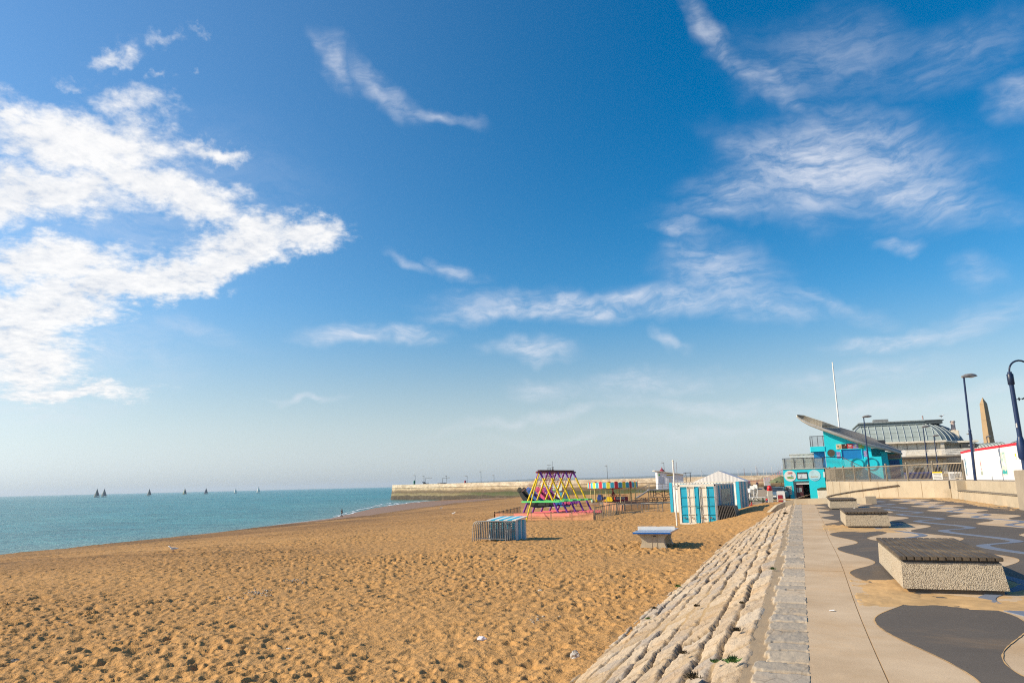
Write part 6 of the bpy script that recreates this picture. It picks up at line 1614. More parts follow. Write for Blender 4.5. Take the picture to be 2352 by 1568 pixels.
    MB().bb(bx0 - 2, bx1, by - .08, by + .02, 4.15, 4.32).build('balcony_curb', mat('grimy_curb', (.28, .24, .19), .85), t)
    bl = MB()
    for i in range(66):
        x = bx0 + 2.0 + i * .142
        if x < bx1: bl.bb(x, x + .055, by - .03, by + .03, 4.32, 5.30); 
    for zz_ in (4.55, 4.82, 5.08): bl.bb(bx0 + 2.0, bx1, by - .04, by + .04, zz_, zz_ + .06)
    bl.bb(bx0 - 2, bx0 + 1.95, by - .05, by + .05, 4.32, 5.30)
    bl.build('balcony_lattice', mat('lattice_white', (.80, .76, .70), .7), t)
    MB().bb(bx0 - 2, bx1, by - .07, by + .07, 5.36, 5.42).build('balcony_rail', dark_steel, t)
    # ground floor with dark openings and low balustrade
    dk = MB()
    for a, b, z0_, z1_ in ((14.6, 15.6, .9, 2.6), (16.6, 18.0, .9, 2.6), (19.2, 20.4, .9, 2.6), (21.6, 23.4, .9, 3.0)): dk.bb(a, b, y0 - .06, y0 - .031, z0_, z1_)
    dk.build('dark_window', mat('window_dark', (.03, .03, .035), .3), t)
    MB().bb(12, 25, y0 - 3.2, y0 - 3.0, -1, 1.6).build('plinth_wall', mat('plinth_tan', (.40, .31, .20), .85), t)
    MB().cyl((24.9, by + .2, 1.0), (24.9, by + .2, 6.0), .12, n=8).cyl((24.4, by + .2, 5.2), (24.9, by + .2, 6.0), .06, n=6).bb(23.6, 25.6, y0 + .2, y0 + 2.1, 4.4, 6.0).build('side_ironwork', mat('iron_dark', (.05, .05, .05), .6), t)
    # lower barrel roof and small dome on the right
    bv = MB(); n = 10
    bA = survey(2214, 1028, D=112); bB = survey(2300, 1032, D=106)
    for x, y in ((bA.x, bA.y), (bB.x, bB.y)):
        for j in range(n + 1):
            a = PI * j / n; bv.v.append((x + .25 * math.cos(a), y + 2.6 * -math.cos(a), 4.6 + 1.35 * math.sin(a)))
    bv.f += [(j, j + 1, n + 2 + j, n + 1 + j) for j in range(n)]; bv.smooth += [True] * n
    bv.build('barrel_roof', cop, t)
    rb2 = MB()
    for i in range(12):
        u = i / 11; x = bA.x + (bB.x - bA.x) * u; y = bA.y + (bB.y - bA.y) * u
        rb2.tube([(x + .25 * math.cos(PI * j / n), y - 2.65 * math.cos(PI * j / n), 4.6 + 1.39 * math.sin(PI * j / n)) for j in range(n + 1)], .045, 4)
    rb2.build('barrel_rib', mat('rib_dark', (.12, .14, .14), .6), t)
    MB().bb(bA.x - 3, bB.x + 3, bA.y - 2.4, bA.y + 3, -1, 4.62).build('annex_wall', cream, t)
    dc_ = survey(2356, 1052, D=104); dz = 3.5
    MB().lathe([(3.0, dz), (2.92, dz + .6), (2.6, dz + 1.3), (2.0, dz + 1.95), (1.2, dz + 2.4), (.25, dz + 2.62)], (dc_.x, dc_.y, 0), 28).build('small_dome', cop, t)
    r3 = MB()
    for i in range(14):
        a = 2 * PI * i / 14; r3.tube([(dc_.x + r * math.cos(a) * 1.01, dc_.y + r * math.sin(a) * 1.01, z + .02) for r, z in ((3.0, dz), (2.92, dz + .6), (2.6, dz + 1.3), (2.0, dz + 1.95), (1.2, dz + 2.4), (.25, dz + 2.65))], .05, 4)
    r3.build('dome_rib', mat('rib_dark', (.12, .14, .14), .6), t)
    MB().lathe([(3.1, 1), (3.1, dz)], (dc_.x, dc_.y, 0), 28).build('dome_drum', cream, t)
pavilion()
def obelisk():
    tp = survey(2256.5, 913.5, Y=165); t = thing('obelisk', 'tall sandstone obelisk with pyramid tip behind the hoarding', 'obelisk', (35.0, 165, 0), R(38))
    st = mat('obelisk_stone', (.36, .25, .14), .85, var=.1, scale=.8, dirt=(.2, .14, .08))
    zs_ = [(-1.2, .80), (4.0, .72), (6.95, .66), (8.1, .63), (11.6, .54), (14.9, .45)]
    for (za, ra), (zb_, rb_) in zip(zs_[:-1], zs_[1:]):
        g = .03 if za > 0 else 0
        MB().add([(sx * r, sy_ * r, z) for z, r in ((za + g, ra), (zb_, rb_)) for sx, sy_ in ((-1, -1), (1, -1), (1, 1), (-1, 1))], [(0, 1, 5, 4), (1, 2, 6, 5), (2, 3, 7, 6), (3, 0, 4, 7), (4, 5, 6, 7), (3, 2, 1, 0)]).build('shaft_block', st, t)
    MB().add([(-.45, -.45, 14.92), (.45, -.45, 14.92), (.45, .45, 14.92), (-.45, .45, 14.92), (0, 0, 16.2)], [(0, 1, 4), (1, 2, 4), (2, 3, 4), (3, 0, 4), (3, 2, 1, 0)]).build('tip', st, t)
obelisk()
for px, D, lb in ((2096, 62, 'blue wheelie skip bin behind the railing, left of the pair'), (2128, 62, 'blue wheelie skip bin behind the railing, nearer the white signs')):
    p = survey(px, 1098, D=D); t = thing('skip_bin', lb, 'bin', (p.x, p.y, TZ - .03), R(10)); t.scale = (.75, .75, .52)
    MB().prism([(-.62, -.45, .12), (.62, -.45, .12), (.68, -.5, 1.05), (-.68, -.5, 1.05)], None, (0, .95, 0)).build('tub', mat('bin_blue', (.012, .03, .12), .5), t)
    MB().prism([(-.7, -.52, 1.06), (.7, -.52, 1.06), (.66, -.4, 1.22), (-.66, -.4, 1.22)], None, (0, .95, .04)).build('lid', mat('bin_lid', (.015, .03, .16), .5), t)
    for x in (-.5, .5): MB().cyl((x - .04, -.3, .1), (x + .04, -.3, .1), .1, n=10).build('wheel', black, t)

# ------------------------------------------------------------------ yard furniture
def wheelie_box():
    p = survey(1916, 1140, D=72); t = thing('salt_bin', 'cream bin with curved dark green lid by the cafe corner', 'bin', (p.x - .2, p.y, -.8), R(0))
    MB().cbox((0, .4, .55), (2.6, .9, 1.0), .04).build('tub', offwhite, t)
    MB().prism([(-1.32, -.08, 1.04), (1.32, -.08, 1.04), (1.32, -.08, 1.16), (.9, -.08, 1.30), (-.9, -.08, 1.30), (-1.32, -.08, 1.16)], None, (0, 1.0, 0)).build('lid', mat('lid_green', (.055, .075, .045), .5), t)
wheelie_box()
def car():
    p = survey(1776, 1152, D=78); t = thing('parked_car', 'blue-grey hatchback car parked nose towards the beach', 'car', (p.x + .1, p.y, -.92), R(-14))
    pt = mat('car_paint', (.17, .25, .31), .25, metal=.4, var=.05); gls = mat('car_glass', (.03, .04, .05), .08, spec=.8)
    # body lofted from sections along its length (y), nose at y=0
    secs = [(0.0, .66, .38, .62), (.12, .80, .30, .74), (.5, .85, .24, .86), (1.0, .87, .22, .96), (1.4, .87, .22, 1.0), (3.4, .87, .22, 1.02), (4.0, .84, .28, .98), (4.2, .76, .36, .85)]
    def loft(secs, name, m, par):
        mb = MB(); k = 8
        for y, w, zb, zt_ in secs:
            for x, z in ((-w * .92, zb), (-w, zb + (zt_ - zb) * .35), (-w * .98, zb + (zt_ - zb) * .75), (-w * .84, zt_), (w * .84, zt_), (w * .98, zb + (zt_ - zb) * .75), (w, zb + (zt_ - zb) * .35), (w * .92, zb)): mb.v.append((x, y, z))
        for i in range(len(secs) - 1):
            for j in range(k): mb.f.append((i * k + j, i * k + (j + 1) % k, (i + 1) * k + (j + 1) % k, (i + 1) * k + j)); mb.smooth.append(True)
        mb.f += [tuple(range(k)), tuple(range((len(secs) - 1) * k, len(secs) * k))]; mb.smooth += [False] * 2
        return mb.build(name, m, par)
    body = loft(secs, 'body', pt, t)
    loft([(1.25, .80, .96, .98), (1.95, .70, .96, 1.40), (2.3, .68, .96, 1.45), (3.3, .68, .96, 1.44), (3.95, .74, .96, 1.02)], 'cabin', gls, t)
    MB().cbox((0, 2.65, 1.445), (1.22, 1.35, .05), .02).build('roof', pt, t)
    pil = MB()
    for s in (-1, 1): pil.cyl((s * .70, 1.28, .98), (s * .60, 1.98, 1.43), .035, n=6).cyl((s * .66, 2.6, .98), (s * .62, 2.6, 1.44), .03, n=6).cyl((s * .64, 3.9, 1.0), (s * .60, 3.3, 1.43), .05, n=6)
    pil.build('pillar', pt, t)
    for s in (-1, 1):
        MB().cbox((s * .60, .12, .64), (.34, .22, .15), .04).build('headlight', mat('headlight_glass', (.55, .57, .60), .1), t)
        MB().cbox((s * .98, 1.42, 1.0), (.2, .1, .13), .03).build('mirror', pt, t)
        for y in (.78, 3.35):
            w = MB().cyl((s * .70, y, .31), (s * .89, y, .31), .31, n=18).build('wheel', black, t); MB().cyl((s * .885, y, .31), (s * .90, y, .31), .19, n=14).build('rim', steel, w)
    MB().cbox((0, .02, .65), (.62, .06, .07), .02).build('grille', mat('chrome', (.6, .6, .6), .2, metal=.9), t)
    MB().bb(-.27, .27, -.02, .02, .44, .56).build('number_plate', mat('plate_white', (.66, .66, .62), .4), t)
    MB().cbox((0, .04, .30), (1.35, .16, .14), .03).build('bumper_grille', black, t)
car()
def bollard_bin():
    p = survey(1771, 1160, D=62.5); t = thing('bin_pillar', 'cream square pillar topped by a red domed lid', 'bin', (p.x, p.y, -1.0), R(8))
    MB().cbox((0, 0, .72), (.42, .42, 1.5), .02).build('pillar', mat('pillar_cream', (.58, .54, .46), .7, dirt=(.5, .4, .1)), t)
    MB().lathe([(.22, 1.47), (.225, 1.62), (.20, 1.78), (.12, 1.90), (.02, 1.94)], n=18).build('lid', red, t)
    MB().bb(-.10, .16, -.24, -.15, 1.56, 1.68).build('slot', mat('dark_slot', (.16, .01, .01), .6), t)
bollard_bin()
p = survey(1766, 1161, D=64.5); dm_ = thing('litter_drum', 'red cylindrical litter drum standing beside the picnic table', 'bin', (p.x - .0, p.y, -.95))
MB().lathe([(.20, 0), (.22, .05), (.22, .66), (.23, .69), (.20, .69)], n=18).build('drum', red, dm_)
MB().bb(-.20, -.05, -.215, -.18, .38, .54).build('white_patch', white, dm_)
p = survey(1727, 1161.5, D=65.5); pb_ = thing('parasol_base', 'low round dark red parasol base under the green picnic table', 'parasol base', (p.x, p.y, -.93))
MB().lathe([(.38, 0), (.40, .06), (.34, .14), (.06, .17)], n=18).build('base', mat('base_red', (.25, .02, .02), .6), pb_); MB().cyl((0, 0, .15), (0, 0, .42), .04, n=8).build('tube', red, pb_)
def board_sign():
    p = survey(1792, 1150, D=70); t = thing('pavement_sign', 'white pavement board with red ice cream panel beside the cafe', 'sign', (p.x + .12, p.y, -.92), R(6))
    MB().prism([(-.38, 0, 0), (.38, 0, 0), (.38, .12, 1.15), (.30, .13, 1.2), (-.30, .13, 1.2), (-.38, .12, 1.15)], None, (0, .04, 0)).build('board', white, t)
    MB().prism([(-.30, -.012, .15), (.15, -.012, .15), (.15, .06, .82), (-.30, .06, .82)], None, (0, .01, 0)).build('red_panel', mat('sign_dark_red', (.30, .02, .03), .6), t)
    MB().prism([(-.38, 0, 0), (.38, 0, 0), (.38, 0, .04), (-.38, 0, .04)], None, (0, .5, 0)).build('foot', dark_steel, t)
board_sign()
# stacked white chairs: every chair is a thing
def chair(loc, label):
    t = thing('plastic_chair', label, 'chair', loc, R(random.uniform(-12, 12)), 'white plastic chairs in stacks')
    MB().cbox((0, 0, .44), (.46, .44, .035), .01).build('seat', white, t)
    MB().prism([(-.22, .20, .46), (.22, .20, .46), (.20, .30, .86), (-.20, .30, .86)], None, (0, .03, 0)).build('backrest', white, t)
    for sx in (-1, 1):
        for s2 in (-1, 1): MB().cyl((sx * .20, s2 * .18, .44), (sx * .24, s2 * .22, 0), .022, n=6).build('leg', white, t)
        MB().cbox((sx * .25, .0, .64), (.05, .42, .03), .01).build('armrest', white, t)
    return t
c0 = None
for si_, (px, n, D, nm) in enumerate(((1709, 5, 75, 'front stack beside the folded tables'), (1717, 6, 75, 'second stack from the container'), (1726, 8, 77, 'stack in front of the car bonnet'), (1734, 9, 79, 'tallest stack near the car'))):
    p = survey(px, 1150, D=D)
    for k_ in range(n):
        lb = 'white plastic chair, %s in the %s' % ('lowest' if k_ == 0 else 'topmost' if k_ == n - 1 else ['second', 'third', 'fourth', 'fifth', 'sixth', 'seventh', 'eighth'][k_ - 1] + ' from ground', nm)
        loc = (p.x + .02 * k_, p.y - .01 * k_, -.93 + .12 * k_)
        if c0 is None: c0 = chair(loc, lb)
        else: copy_tree(c0, loc, R(random.uniform(-10, 10)), lb)
for i, px in enumerate((1692, 1699)):
    p = survey(px, 1150, D=73.5); t = thing('folded_table', ('white table folded on its side beside the rear container', 'white table folded on its side next to the chair stacks')[i], 'table', (p.x, p.y, -.93), R(-8), 'folded white tables')
    MB().cbox((0, 0, .52), (.55, .06, 1.02), .02).build('table_top', offwhite, t); MB().bb(-.16, .16, .03, .16, .1, .62).build('leg_frame', mat('dark_brown', (.06, .045, .035), .7), t)
p = survey(1682, 1152, D=73); t = thing('wheelie_bin', 'dark wheelie bin with white print beside the rear container', 'bin', (p.x + .3, p.y, -.93))
MB().prism([(-.24, -.28, .05), (.24, -.28, .05), (.28, -.32, 1.0), (-.28, -.32, 1.0)], None, (0, .6, 0)).build('body', mat('bin_charcoal', (.03, .035, .035), .5), t)
MB().cbox((0, .0, 1.04), (.6, .68, .07), .02).build('lid', mat('bin_green_lid', (.03, .12, .05), .5), t); MB().bb(-.12, .12, -.325, -.30, .6, .78).build('white_print', white, t)
for x in (-.2, .2): MB().cyl((x - .03, .28, .1), (x + .03, .28, .1), .1, n=10).build('wheel', black, t)
# green cafe parasol behind the cafe corner, and a trailer
p = survey(1803, 1118, D=104); t = thing('cafe_parasol', 'olive green folded cafe parasol behind the cafe corner', 'parasol', (p.x - .4, p.y, -.93))
MB().lathe([(1.75, 1.75), (1.8, 1.85), (1.0, 2.35), (.05, 2.75)], n=10).build('canopy', mat('olive_cloth', (.12, .14, .07), .8), t); MB().cyl((0, 0, 0), (0, 0, 2.8), .04, n=8).build('pole', wood_warm, t)
p2 = survey(1796, 1127, D=106); t = thing('dark_cover', 'black covered stand hanging below the olive parasol', 'stand', (p2.x, p2.y, -.93)); MB().lathe([(.35, .0), (.55, .4), (.62, 1.0), (.4, 1.25)], n=12).build('cover', black, t)
p = survey(1767, 1118, D=150); t = thing('trailer', 'small trailer carrying a white box by the harbour wall', 'trailer', (p.x, p.y, -.93), R(8))
MB().cbox((0, 0, .55), (2.3, 1.4, .5), .06).build('bed', mat('trailer_dark', (.05, .05, .05), .6), t); MB().cbox((-.35, 0, 1.75), (1.25, 1.0, 1.75), .03).build('white_box', mat('box_grey_white', (.52, .50, .48), .6), t)
for x in (-.8, .9): MB().cyl((x, -.78, .3), (x, -.6, .3), .3, n=14).build('wheel', black, t)
# ------------------------------------------------------------------ harbour pier
def pier_material():
    m, nt, b = new_mat('pier_masonry')
    geo = N(nt, 'ShaderNodeNewGeometry').outputs['Position']; sp = N(nt, 'ShaderNodeSeparateXYZ'); L(nt, geo, sp.inputs[0])
    cx = N(nt, 'ShaderNodeCombineXYZ'); L(nt, maths(nt, 'ADD', sp.outputs[0], maths(nt, 'MULTIPLY', sp.outputs[1], -.5)), cx.inputs[0]); L(nt, sp.outputs[2], cx.inputs[1])
    br = N(nt, 'ShaderNodeTexBrick'); L(nt, cx.outputs[0], br.inputs['Vector'])
    br.inputs['Scale'].default_value = 1.0; br.inputs['Brick Width'].default_value = 1.5; br.inputs['Row Height'].default_value = .48; br.inputs['Mortar Size'].default_value = .03
    for k_, c in (('Color1', (1.0, 1.0, 1.0)), ('Color2', (.74, .71, .67)), ('Mortar', (.50, .46, .42))): br.inputs[k_].default_value = (*c, 1)
    st = N(nt, 'ShaderNodeMapping'); st.inputs['Scale'].default_value = (.09, .09, .35); L(nt, geo, st.inputs['Vector'])
    n1 = noise_node(nt, st.outputs[0], 1.5, 7, .7); n2 = noise_node(nt, geo, .5, 7, .75); n3 = noise_node(nt, geo, .055, 3, .6)
    zz_ = maths(nt, 'ADD', sp.outputs[2], maths(nt, 'MULTIPLY', maths(nt, 'SUBTRACT', n1.outputs['Fac'], .5), 2.2))
    zn = maths(nt, 'DIVIDE', maths(nt, 'ADD', zz_, 5.0), 7.5)
    zone = ramp(nt, zn, [(0, (.050, .040, .026)), (.29, (.075, .058, .034)), (.34, (.27, .23, .12)), (.44, (.23, .185, .095)), (.50, (.12, .088, .052)), (.60, (.21, .155, .09)), (.68, (.50, .395, .25)), (.84, (.66, .57, .44))]).outputs['Color']
    c = mixc(nt, 1.0, zone, br.outputs['Color'], 'MULTIPLY')
    # weed grows thicker along the landward half
    gm = maths(nt, 'MULTIPLY', ramp(nt, zn, [(.26, (0, 0, 0)), (.34, (1, 1, 1)), (.46, (1, 1, 1)), (.52, (0, 0, 0))]).outputs['Color'], ramp(nt, maths(nt, 'ADD', maths(nt, 'DIVIDE', maths(nt, 'ADD', sp.outputs[0], 160), 60), maths(nt, 'MULTIPLY', n3.outputs['Fac'], .5)), [(.55, (0, 0, 0)), (.95, (1, 1, 1))]).outputs['Color'])
    c = mixc(nt, maths(nt, 'MULTIPLY', gm, .85), c, (.035, .060, .015))
    c = mixc(nt, ramp(nt, n2.outputs['Fac'], [(.50, (0, 0, 0)), (.70, (.7,) * 3)]).outputs['Color'], c, (.15, .115, .075))
    L(nt, c, b.inputs['Base Color']); S(b, Roughness=.9); bump(nt, b, br.outputs['Fac'], .5, .06); return m
pm_ = pier_material()
path = [(-183, 320), (-185, 311), (-183, 303.5), (-178.5, 299), (-170, 294.5), (-95, 253.5), (-40, 242.5), (-10, 239.5), (40, 237), (110, 236)]
sect = [(1.05, -6.5), (.75, -4.0), (.40, -2.0), (.18, .2), (.12, .80), (.34, .84), (.34, 1.06), (.0, 1.10), (.02, 2.36), (-.9, 2.40), (-.92, 1.12), (-15, 1.12), (-15, -6.5)]
mb = MB(); P = [Vector((x, y, 0)) for x, y in path]
for i, p in enumerate(P):
    d = (P[min(i + 1, len(P) - 1)] - P[max(i - 1, 0)]).normalized(); nn = Vector((d.y, -d.x, 0))
    if i < 4: nn = (Vector((-171, 312, 0)) - p).normalized() * -1
    for o, z in sect:
        oo = o if i > 3 else max(o, -9.0); mb.v.append((p.x + nn.x * oo, p.y + nn.y * oo, z))
k = len(sect)
for i in range(len(P) - 1):
    for j in range(k - 1): mb.f.append((i * k + j, (i + 1) * k + j, (i + 1) * k + j + 1, i * k + j + 1)); mb.smooth.append(False)
pier = thing('harbour_pier', 'long pale stone harbour pier with weed-stained foot', 'pier')
mb.build('pier_wall', pm_, pier)
def on_pier(px, off=4.0):
    """spot on the pier deck seen along a bearing"""
    r = survey(px, 1112, D=300); a = r.x / r.y
    for i in range(3, len(P) - 1):
        for u in np.linspace(0, 1, 80):
            q = P[i].lerp(P[i + 1], u)
            if q.x / q.y >= a: d = (P[i + 1] - P[i]).normalized(); return Vector((q.x - d.y * off * -1 * -1 * -1, q.y + d.x * off, 1.12)) if False else Vector((q.x, q.y, 1.12)) + Vector((-d.y, d.x, 0)) * off
    return P[4].copy()
def hgt_at(px, py, p):
    r = survey(px, py, Y=p.y); return r.z
lampgrey = mat('pier_lamp_grey', (.12, .13, .13), .6)
def pier_lamp(px, pyt, label, arm=0.0):
    p = on_pier(px); h = hgt_at(px, pyt, p) - 1.12
    t = thing('pier_lamp', label, 'lamp post', p, 0, 'lamp posts standing on the harbour pier')
    MB().cyl((0, 0, 0), (0, 0, h), .10, .075, n=8).build('column', lampgrey, t)
    if abs(arm) > 1: MB().cyl((0, 0, h - .1), (arm, 0, h + .1), .06, n=6).build('arm', lampgrey, t)
    MB().cbox((arm if abs(arm) > 1 else -.35, 0, h + .08), (.95, .45, .24), .08).build('lamp_head', mat('pier_lamp_head', (.34, .34, .33), .5), t)
for a in [(972, 1091, 'leftmost lamp post, left of the green beacon on the pier'), (1004.5, 1092, 'pier lamp post just right of the green beacon'), (1012, 1098, 'pier lamp with a long arm right of the green beacon', 2.6), (1075, 1097.5, 'pier lamp with a long arm above the parked cars', 2.8), (1092, 1090.5, 'thin pier lamp post next to the long-armed lamp'), (1178, 1092, 'pier lamp post standing over the red beacon'), (1084 + 0 + 145 - 145 + 0 + 0 + 0, 1081, 'tall pier lamp post between the red beacon and the swings'), (1160 - 16, 1091, 'thin pier lamp post left of the swing boats'), (1382, 1070.5, 'tall pier lamp post above the carousel'), (1514, 1063.5, 'tall pier lamp post beside the lighthouse')]:
    pass
lamps_src = [(412, 130, 'leftmost lamp post, left of the green beacon on the pier', 0), (603, 140, 'pier lamp post just right of the green beacon', 0), (652, 190, 'pier lamp with a long arm right of the green beacon', 3.0), (1035, 188, 'pier lamp with a long arm above the parked cars', 3.2), (1130, 140, 'thin pier lamp post next to the long-armed lamp', 0), (1630, 140, 'pier lamp post standing over the red beacon', 0), (1940, 42, 'tallest pier lamp post between the red beacon and the swings', 0), (2228, 130, 'thin pier lamp post left of the swing boats', 0)]
for x, y, lb, arm in lamps_src: pier_lamp((1560 + x / 5.88) / 1.7415, (1880 + y / 5.88) / 1.7415, lb, arm)
for x, y, lb in ((2037, 1921, 'tall pier lamp post just left of the swing boats'), (2405, 1863, 'tall pier lamp post above the carousel'), (2640, 1851, 'tall pier lamp post beside the lighthouse')): pier_lamp(x / 1.7415, y / 1.7415, lb)
for (x, y, m2, nm, lb) in ((457, 238, mat('beacon_green', (.012, .16, .10), .5), 'beacon', 'dark green harbour beacon post on the pier end'), (1635, 238, mat('beacon_red', (.30, .02, .04), .5), 'beacon', 'dark red harbour beacon post on the pier')):
    px = (1560 + x / 5.88) / 1.7415; p = on_pier(px, 2.2); h = hgt_at(px, (1880 + y / 5.88) / 1.7415, p) - 1.12
    t = thing(nm, lb, 'beacon', p); MB().cyl((0, 0, 0), (0, 0, h * .85), .42, n=12).build('column', m2, t); MB().lathe([(.45, h * .85), (.3, h * .9), (.16, h)], n=12).build('lantern', m2, t)
def far_car(px, m2, label, hatch=False):
    p = on_pier(px, 6.0); t = thing('parked_car', label, 'car', p, R(-28))
    prof = [(-2.1, .3), (2.1, .3), (2.1, .95), (1.5, 1.05), (.8, 1.62), (-1.3, 1.66), (-2.0, 1.1)]
    MB().plate(prof, -.85, .85).build('body', m2, t); MB().plate([(1.3, 1.08), (.75, 1.55), (-1.2, 1.58), (-1.75, 1.1)], -.87, .87).build('window', black, t)
    for x in (-1.3, 1.3): MB().cyl((x, -.9, .32), (x, .9, .32), .32, n=12).build('wheel', black, t)
    if hatch: MB().prism([(-1.3, -.8, 1.66), (-1.4, -.8, 1.72), (-2.5, -.8, 2.25), (-2.4, -.8, 2.15)], None, (0, 1.6, 0)).build('open_tailgate', black, t)
pxz = lambda x: (1560 + x / 5.88) / 1.7415
far_car(pxz(575), mat('car_black', (.02, .02, .03), .3), 'black car with raised tailgate on the pier', True)
far_car(pxz(930), mat('car_silver', (.50, .50, .52), .3), 'silver car parked on the pier, left of the pair', False)
far_car(pxz(985), mat('car_slate', (.08, .09, .12), .3), 'dark car parked on the pier, right of the silver one', False)

# ------------------------------------------------------------------ people
def person(loc, rz, label, top, legs, stride=.16, h=1.75, hair=(.03, .022, .018), lean=0.0, arm=.1, sit=False):
    t = thing('person', label, 'person', loc, rz); s = h / 1.75
    def skin(name, verts, edges, radii, m2, par):
        me = bpy.data.meshes.new(name); me.from_pydata([Vector(v) * s for v in verts], edges, []); o = bpy.data.objects.new(name, me); col.objects.link(o); o.parent = par
        o.modifiers.new('skin', 'SKIN'); sv = me.skin_vertices[0].data
        for i, r in enumerate(radii): sv[i].radius = (r[0] * s, r[1] * s) if isinstance(r, tuple) else (r * s, r * s); sv[i].use_root = i == 0
        sb = o.modifiers.new('sub', 'SUBSURF'); sb.levels = 1; sb.render_levels = 1; me.materials.append(m2); return o
    st_ = stride
    V = [(0, 0, .93), (0, .01, 1.15), (0, .0, 1.38), (0, .0, 1.48), (0, -.01, 1.60), (0, -.01, 1.70),
         (.17, 0, 1.42), (.22, .04, 1.15), (.22, -.02, .90), (.215, -.05, .78), (-.17, 0, 1.42), (-.23, .03, 1.15), (-.22, -.04, .90), (-.215, -.06, .78),
         (.09, 0, .88), (.10, -st_ * .5, .48), (.10, -st_ * .9, .07), (.10, -st_ * .9 - .14, .03), (-.09, 0, .88), (-.10, st_ * .3, .48), (-.10, st_ * 1.2, .08), (-.10, st_ * 1.2 - .13, .03)]
    E_ = [(0, 1), (1, 2), (2, 3), (3, 4), (4, 5), (2, 6), (6, 7), (7, 8), (8, 9), (2, 10), (10, 11), (11, 12), (12, 13), (0, 14), (14, 15), (15, 16), (16, 17), (0, 18), (18, 19), (19, 20), (20, 21)]
    Rr = [(.14, .10), (.13, .09), (.15, .10), .055, (.075, .09), (.07, .085), .055, .045, .036, .03, .055, .045, .036, .03, .085, .06, .042, .04, .085, .06, .042, .04]
    sk = mat('skin', (.36, .20, .14), .6)
    body = skin('body', V, E_, Rr, sk, t)
    MB().lathe([(.02, 1.58), (.03, 1.575), (.018, 1.56)], (0, -.115, 0), 6).build('nose', sk, body)
    skin('jacket', [V[0], V[1], V[2], (0, 0, 1.45), V[6], V[7], V[8], V[10], V[11], V[12]], [(0, 1), (1, 2), (2, 3), (2, 4), (4, 5), (5, 6), (2, 7), (7, 8), (8, 9)], [(.165, .12), (.15, .11), (.17, .12), .07, .075, .06, .05, .075, .06, .05], top, t)
    skin('trousers', [V[0], V[14], V[15], V[16], V[18], V[19], V[20]], [(0, 1), (1, 2), (2, 3), (0, 4), (4, 5), (5, 6)], [(.15, .11), .10, .072, .058, .10, .072, .058], legs, t)
    skin('hair', [(0, .02, 1.64), (0, 0, 1.71), (0, .05, 1.66)], [(0, 1), (0, 2)], [(.085, .09), (.075, .085), .075], mat('dark_hair', hair, .7), t)
    return t
cloth_b = mat('black_clothes', (.010, .010, .014), .8); cloth_w = mat('white_shirt', (.70, .70, .72), .7); cloth_n = mat('navy_clothes', (.03, .03, .06), .8)
p = survey(785, 1186, z=-4.42)
person((p.x, p.y, sz(p.x, p.y) - .02), R(160), 'person in dark clothes walking along the water edge', cloth_b, cloth_b, .26)
p = survey(1740, 1120, D=158); person((p.x, p.y, -.93), R(200), 'person in a dark patterned top standing beside the marquee', cloth_n, cloth_b, .08, 1.85)
for px, lb, tp in ((1330.5, 'person in a white shirt on the pier, left of two', cloth_w), (1335.5, 'person in a white shirt on the pier, right of two', cloth_w), (1355, 'dark clothed person looking over the pier wall', cloth_b), (953, 'person crouched at the far end of the pier', cloth_b)):
    p = on_pier(px, 1.9); person((p.x, p.y, 1.12 - (.35 if px in (953, 1355) else 0)), R(20), lb, tp, cloth_b, .05)

# ------------------------------------------------------------------ boats at sea
def sail_boat(px, pyb, pyt, label, sail_c, jib_c, D, flip=1):
    b = survey(px, pyb, D=D); tp = survey(px, pyt, D=D); h = tp.z - SEA
    t = thing('sailing_boat', label, 'sailing boat', (b.x, b.y, SEA), R(25), 'yachts sailing on the open sea'); l = h * .62
    prof = [(-.5, .25), (-.42, .9), (0, 1.0), (.35, .75), (.55, .02)]
    hl = MB(); n = len(prof); hz = h * .055
    for z, kx in ((-.2, .86), (hz, 1.0)):
        for s in (-1, 1):
            for x, w in prof: hl.v.append((x * l * kx, s * w * l * .14 * kx, z))
    for s in range(2):
        o = s * n
        hl.f += [(o + i, o + i + 1, o + 2 * n + i + 1, o + 2 * n + i) for i in range(n - 1)]
    hl.f += [(2 * n + i, 2 * n + i + 1, 3 * n + i + 1, 3 * n + i) for i in range(n - 1)] + [(i, i + 1, n + i + 1, n + i) for i in range(n - 1)] + [(0, n, 3 * n, 2 * n)]
    hl.smooth = [False] * len(hl.f); hl.build('hull', mat('hull_dark', (.05, .06, .09), .5), t)
    MB().cyl((0.02 * l, 0, hz), (0.0, 0, h), h * .006, n=6).build('mast', mat('mast_grey', (.2, .2, .2), .5), t)
    def sail(p, q, r, m2, nm, belly):
        mb = MB(); k = 7; vs = []
        for i in range(k + 1):
            for j in range(k + 1):
                u, v = i / k, j / k; a = Vector(p).lerp(Vector(q), v); c = Vector(p).lerp(Vector(r), v); w = a.lerp(c, u); w.y += belly * math.sin(PI * u) * math.sin(PI * v * .9 + .1); vs.append(w)
        mb.add(vs, [(i * (k + 1) + j, i * (k + 1) + j + 1, (i + 1) * (k + 1) + j + 1, (i + 1) * (k + 1) + j) for i in range(k) for j in range(k)], True); mb.build(nm, m2, t)
    sail((0, 0, h * .985), (0.0, 0, h * .12), (l * .46 * flip, h * .10, h * .12), sail_c, 'mainsail', h * .05)
    sail((0.0, 0, h * .93), (-l * .52 * flip, 0, h * .08), (l * .08 * flip, -h * .06, h * .10), jib_c, 'jib', -h * .05)
    return t
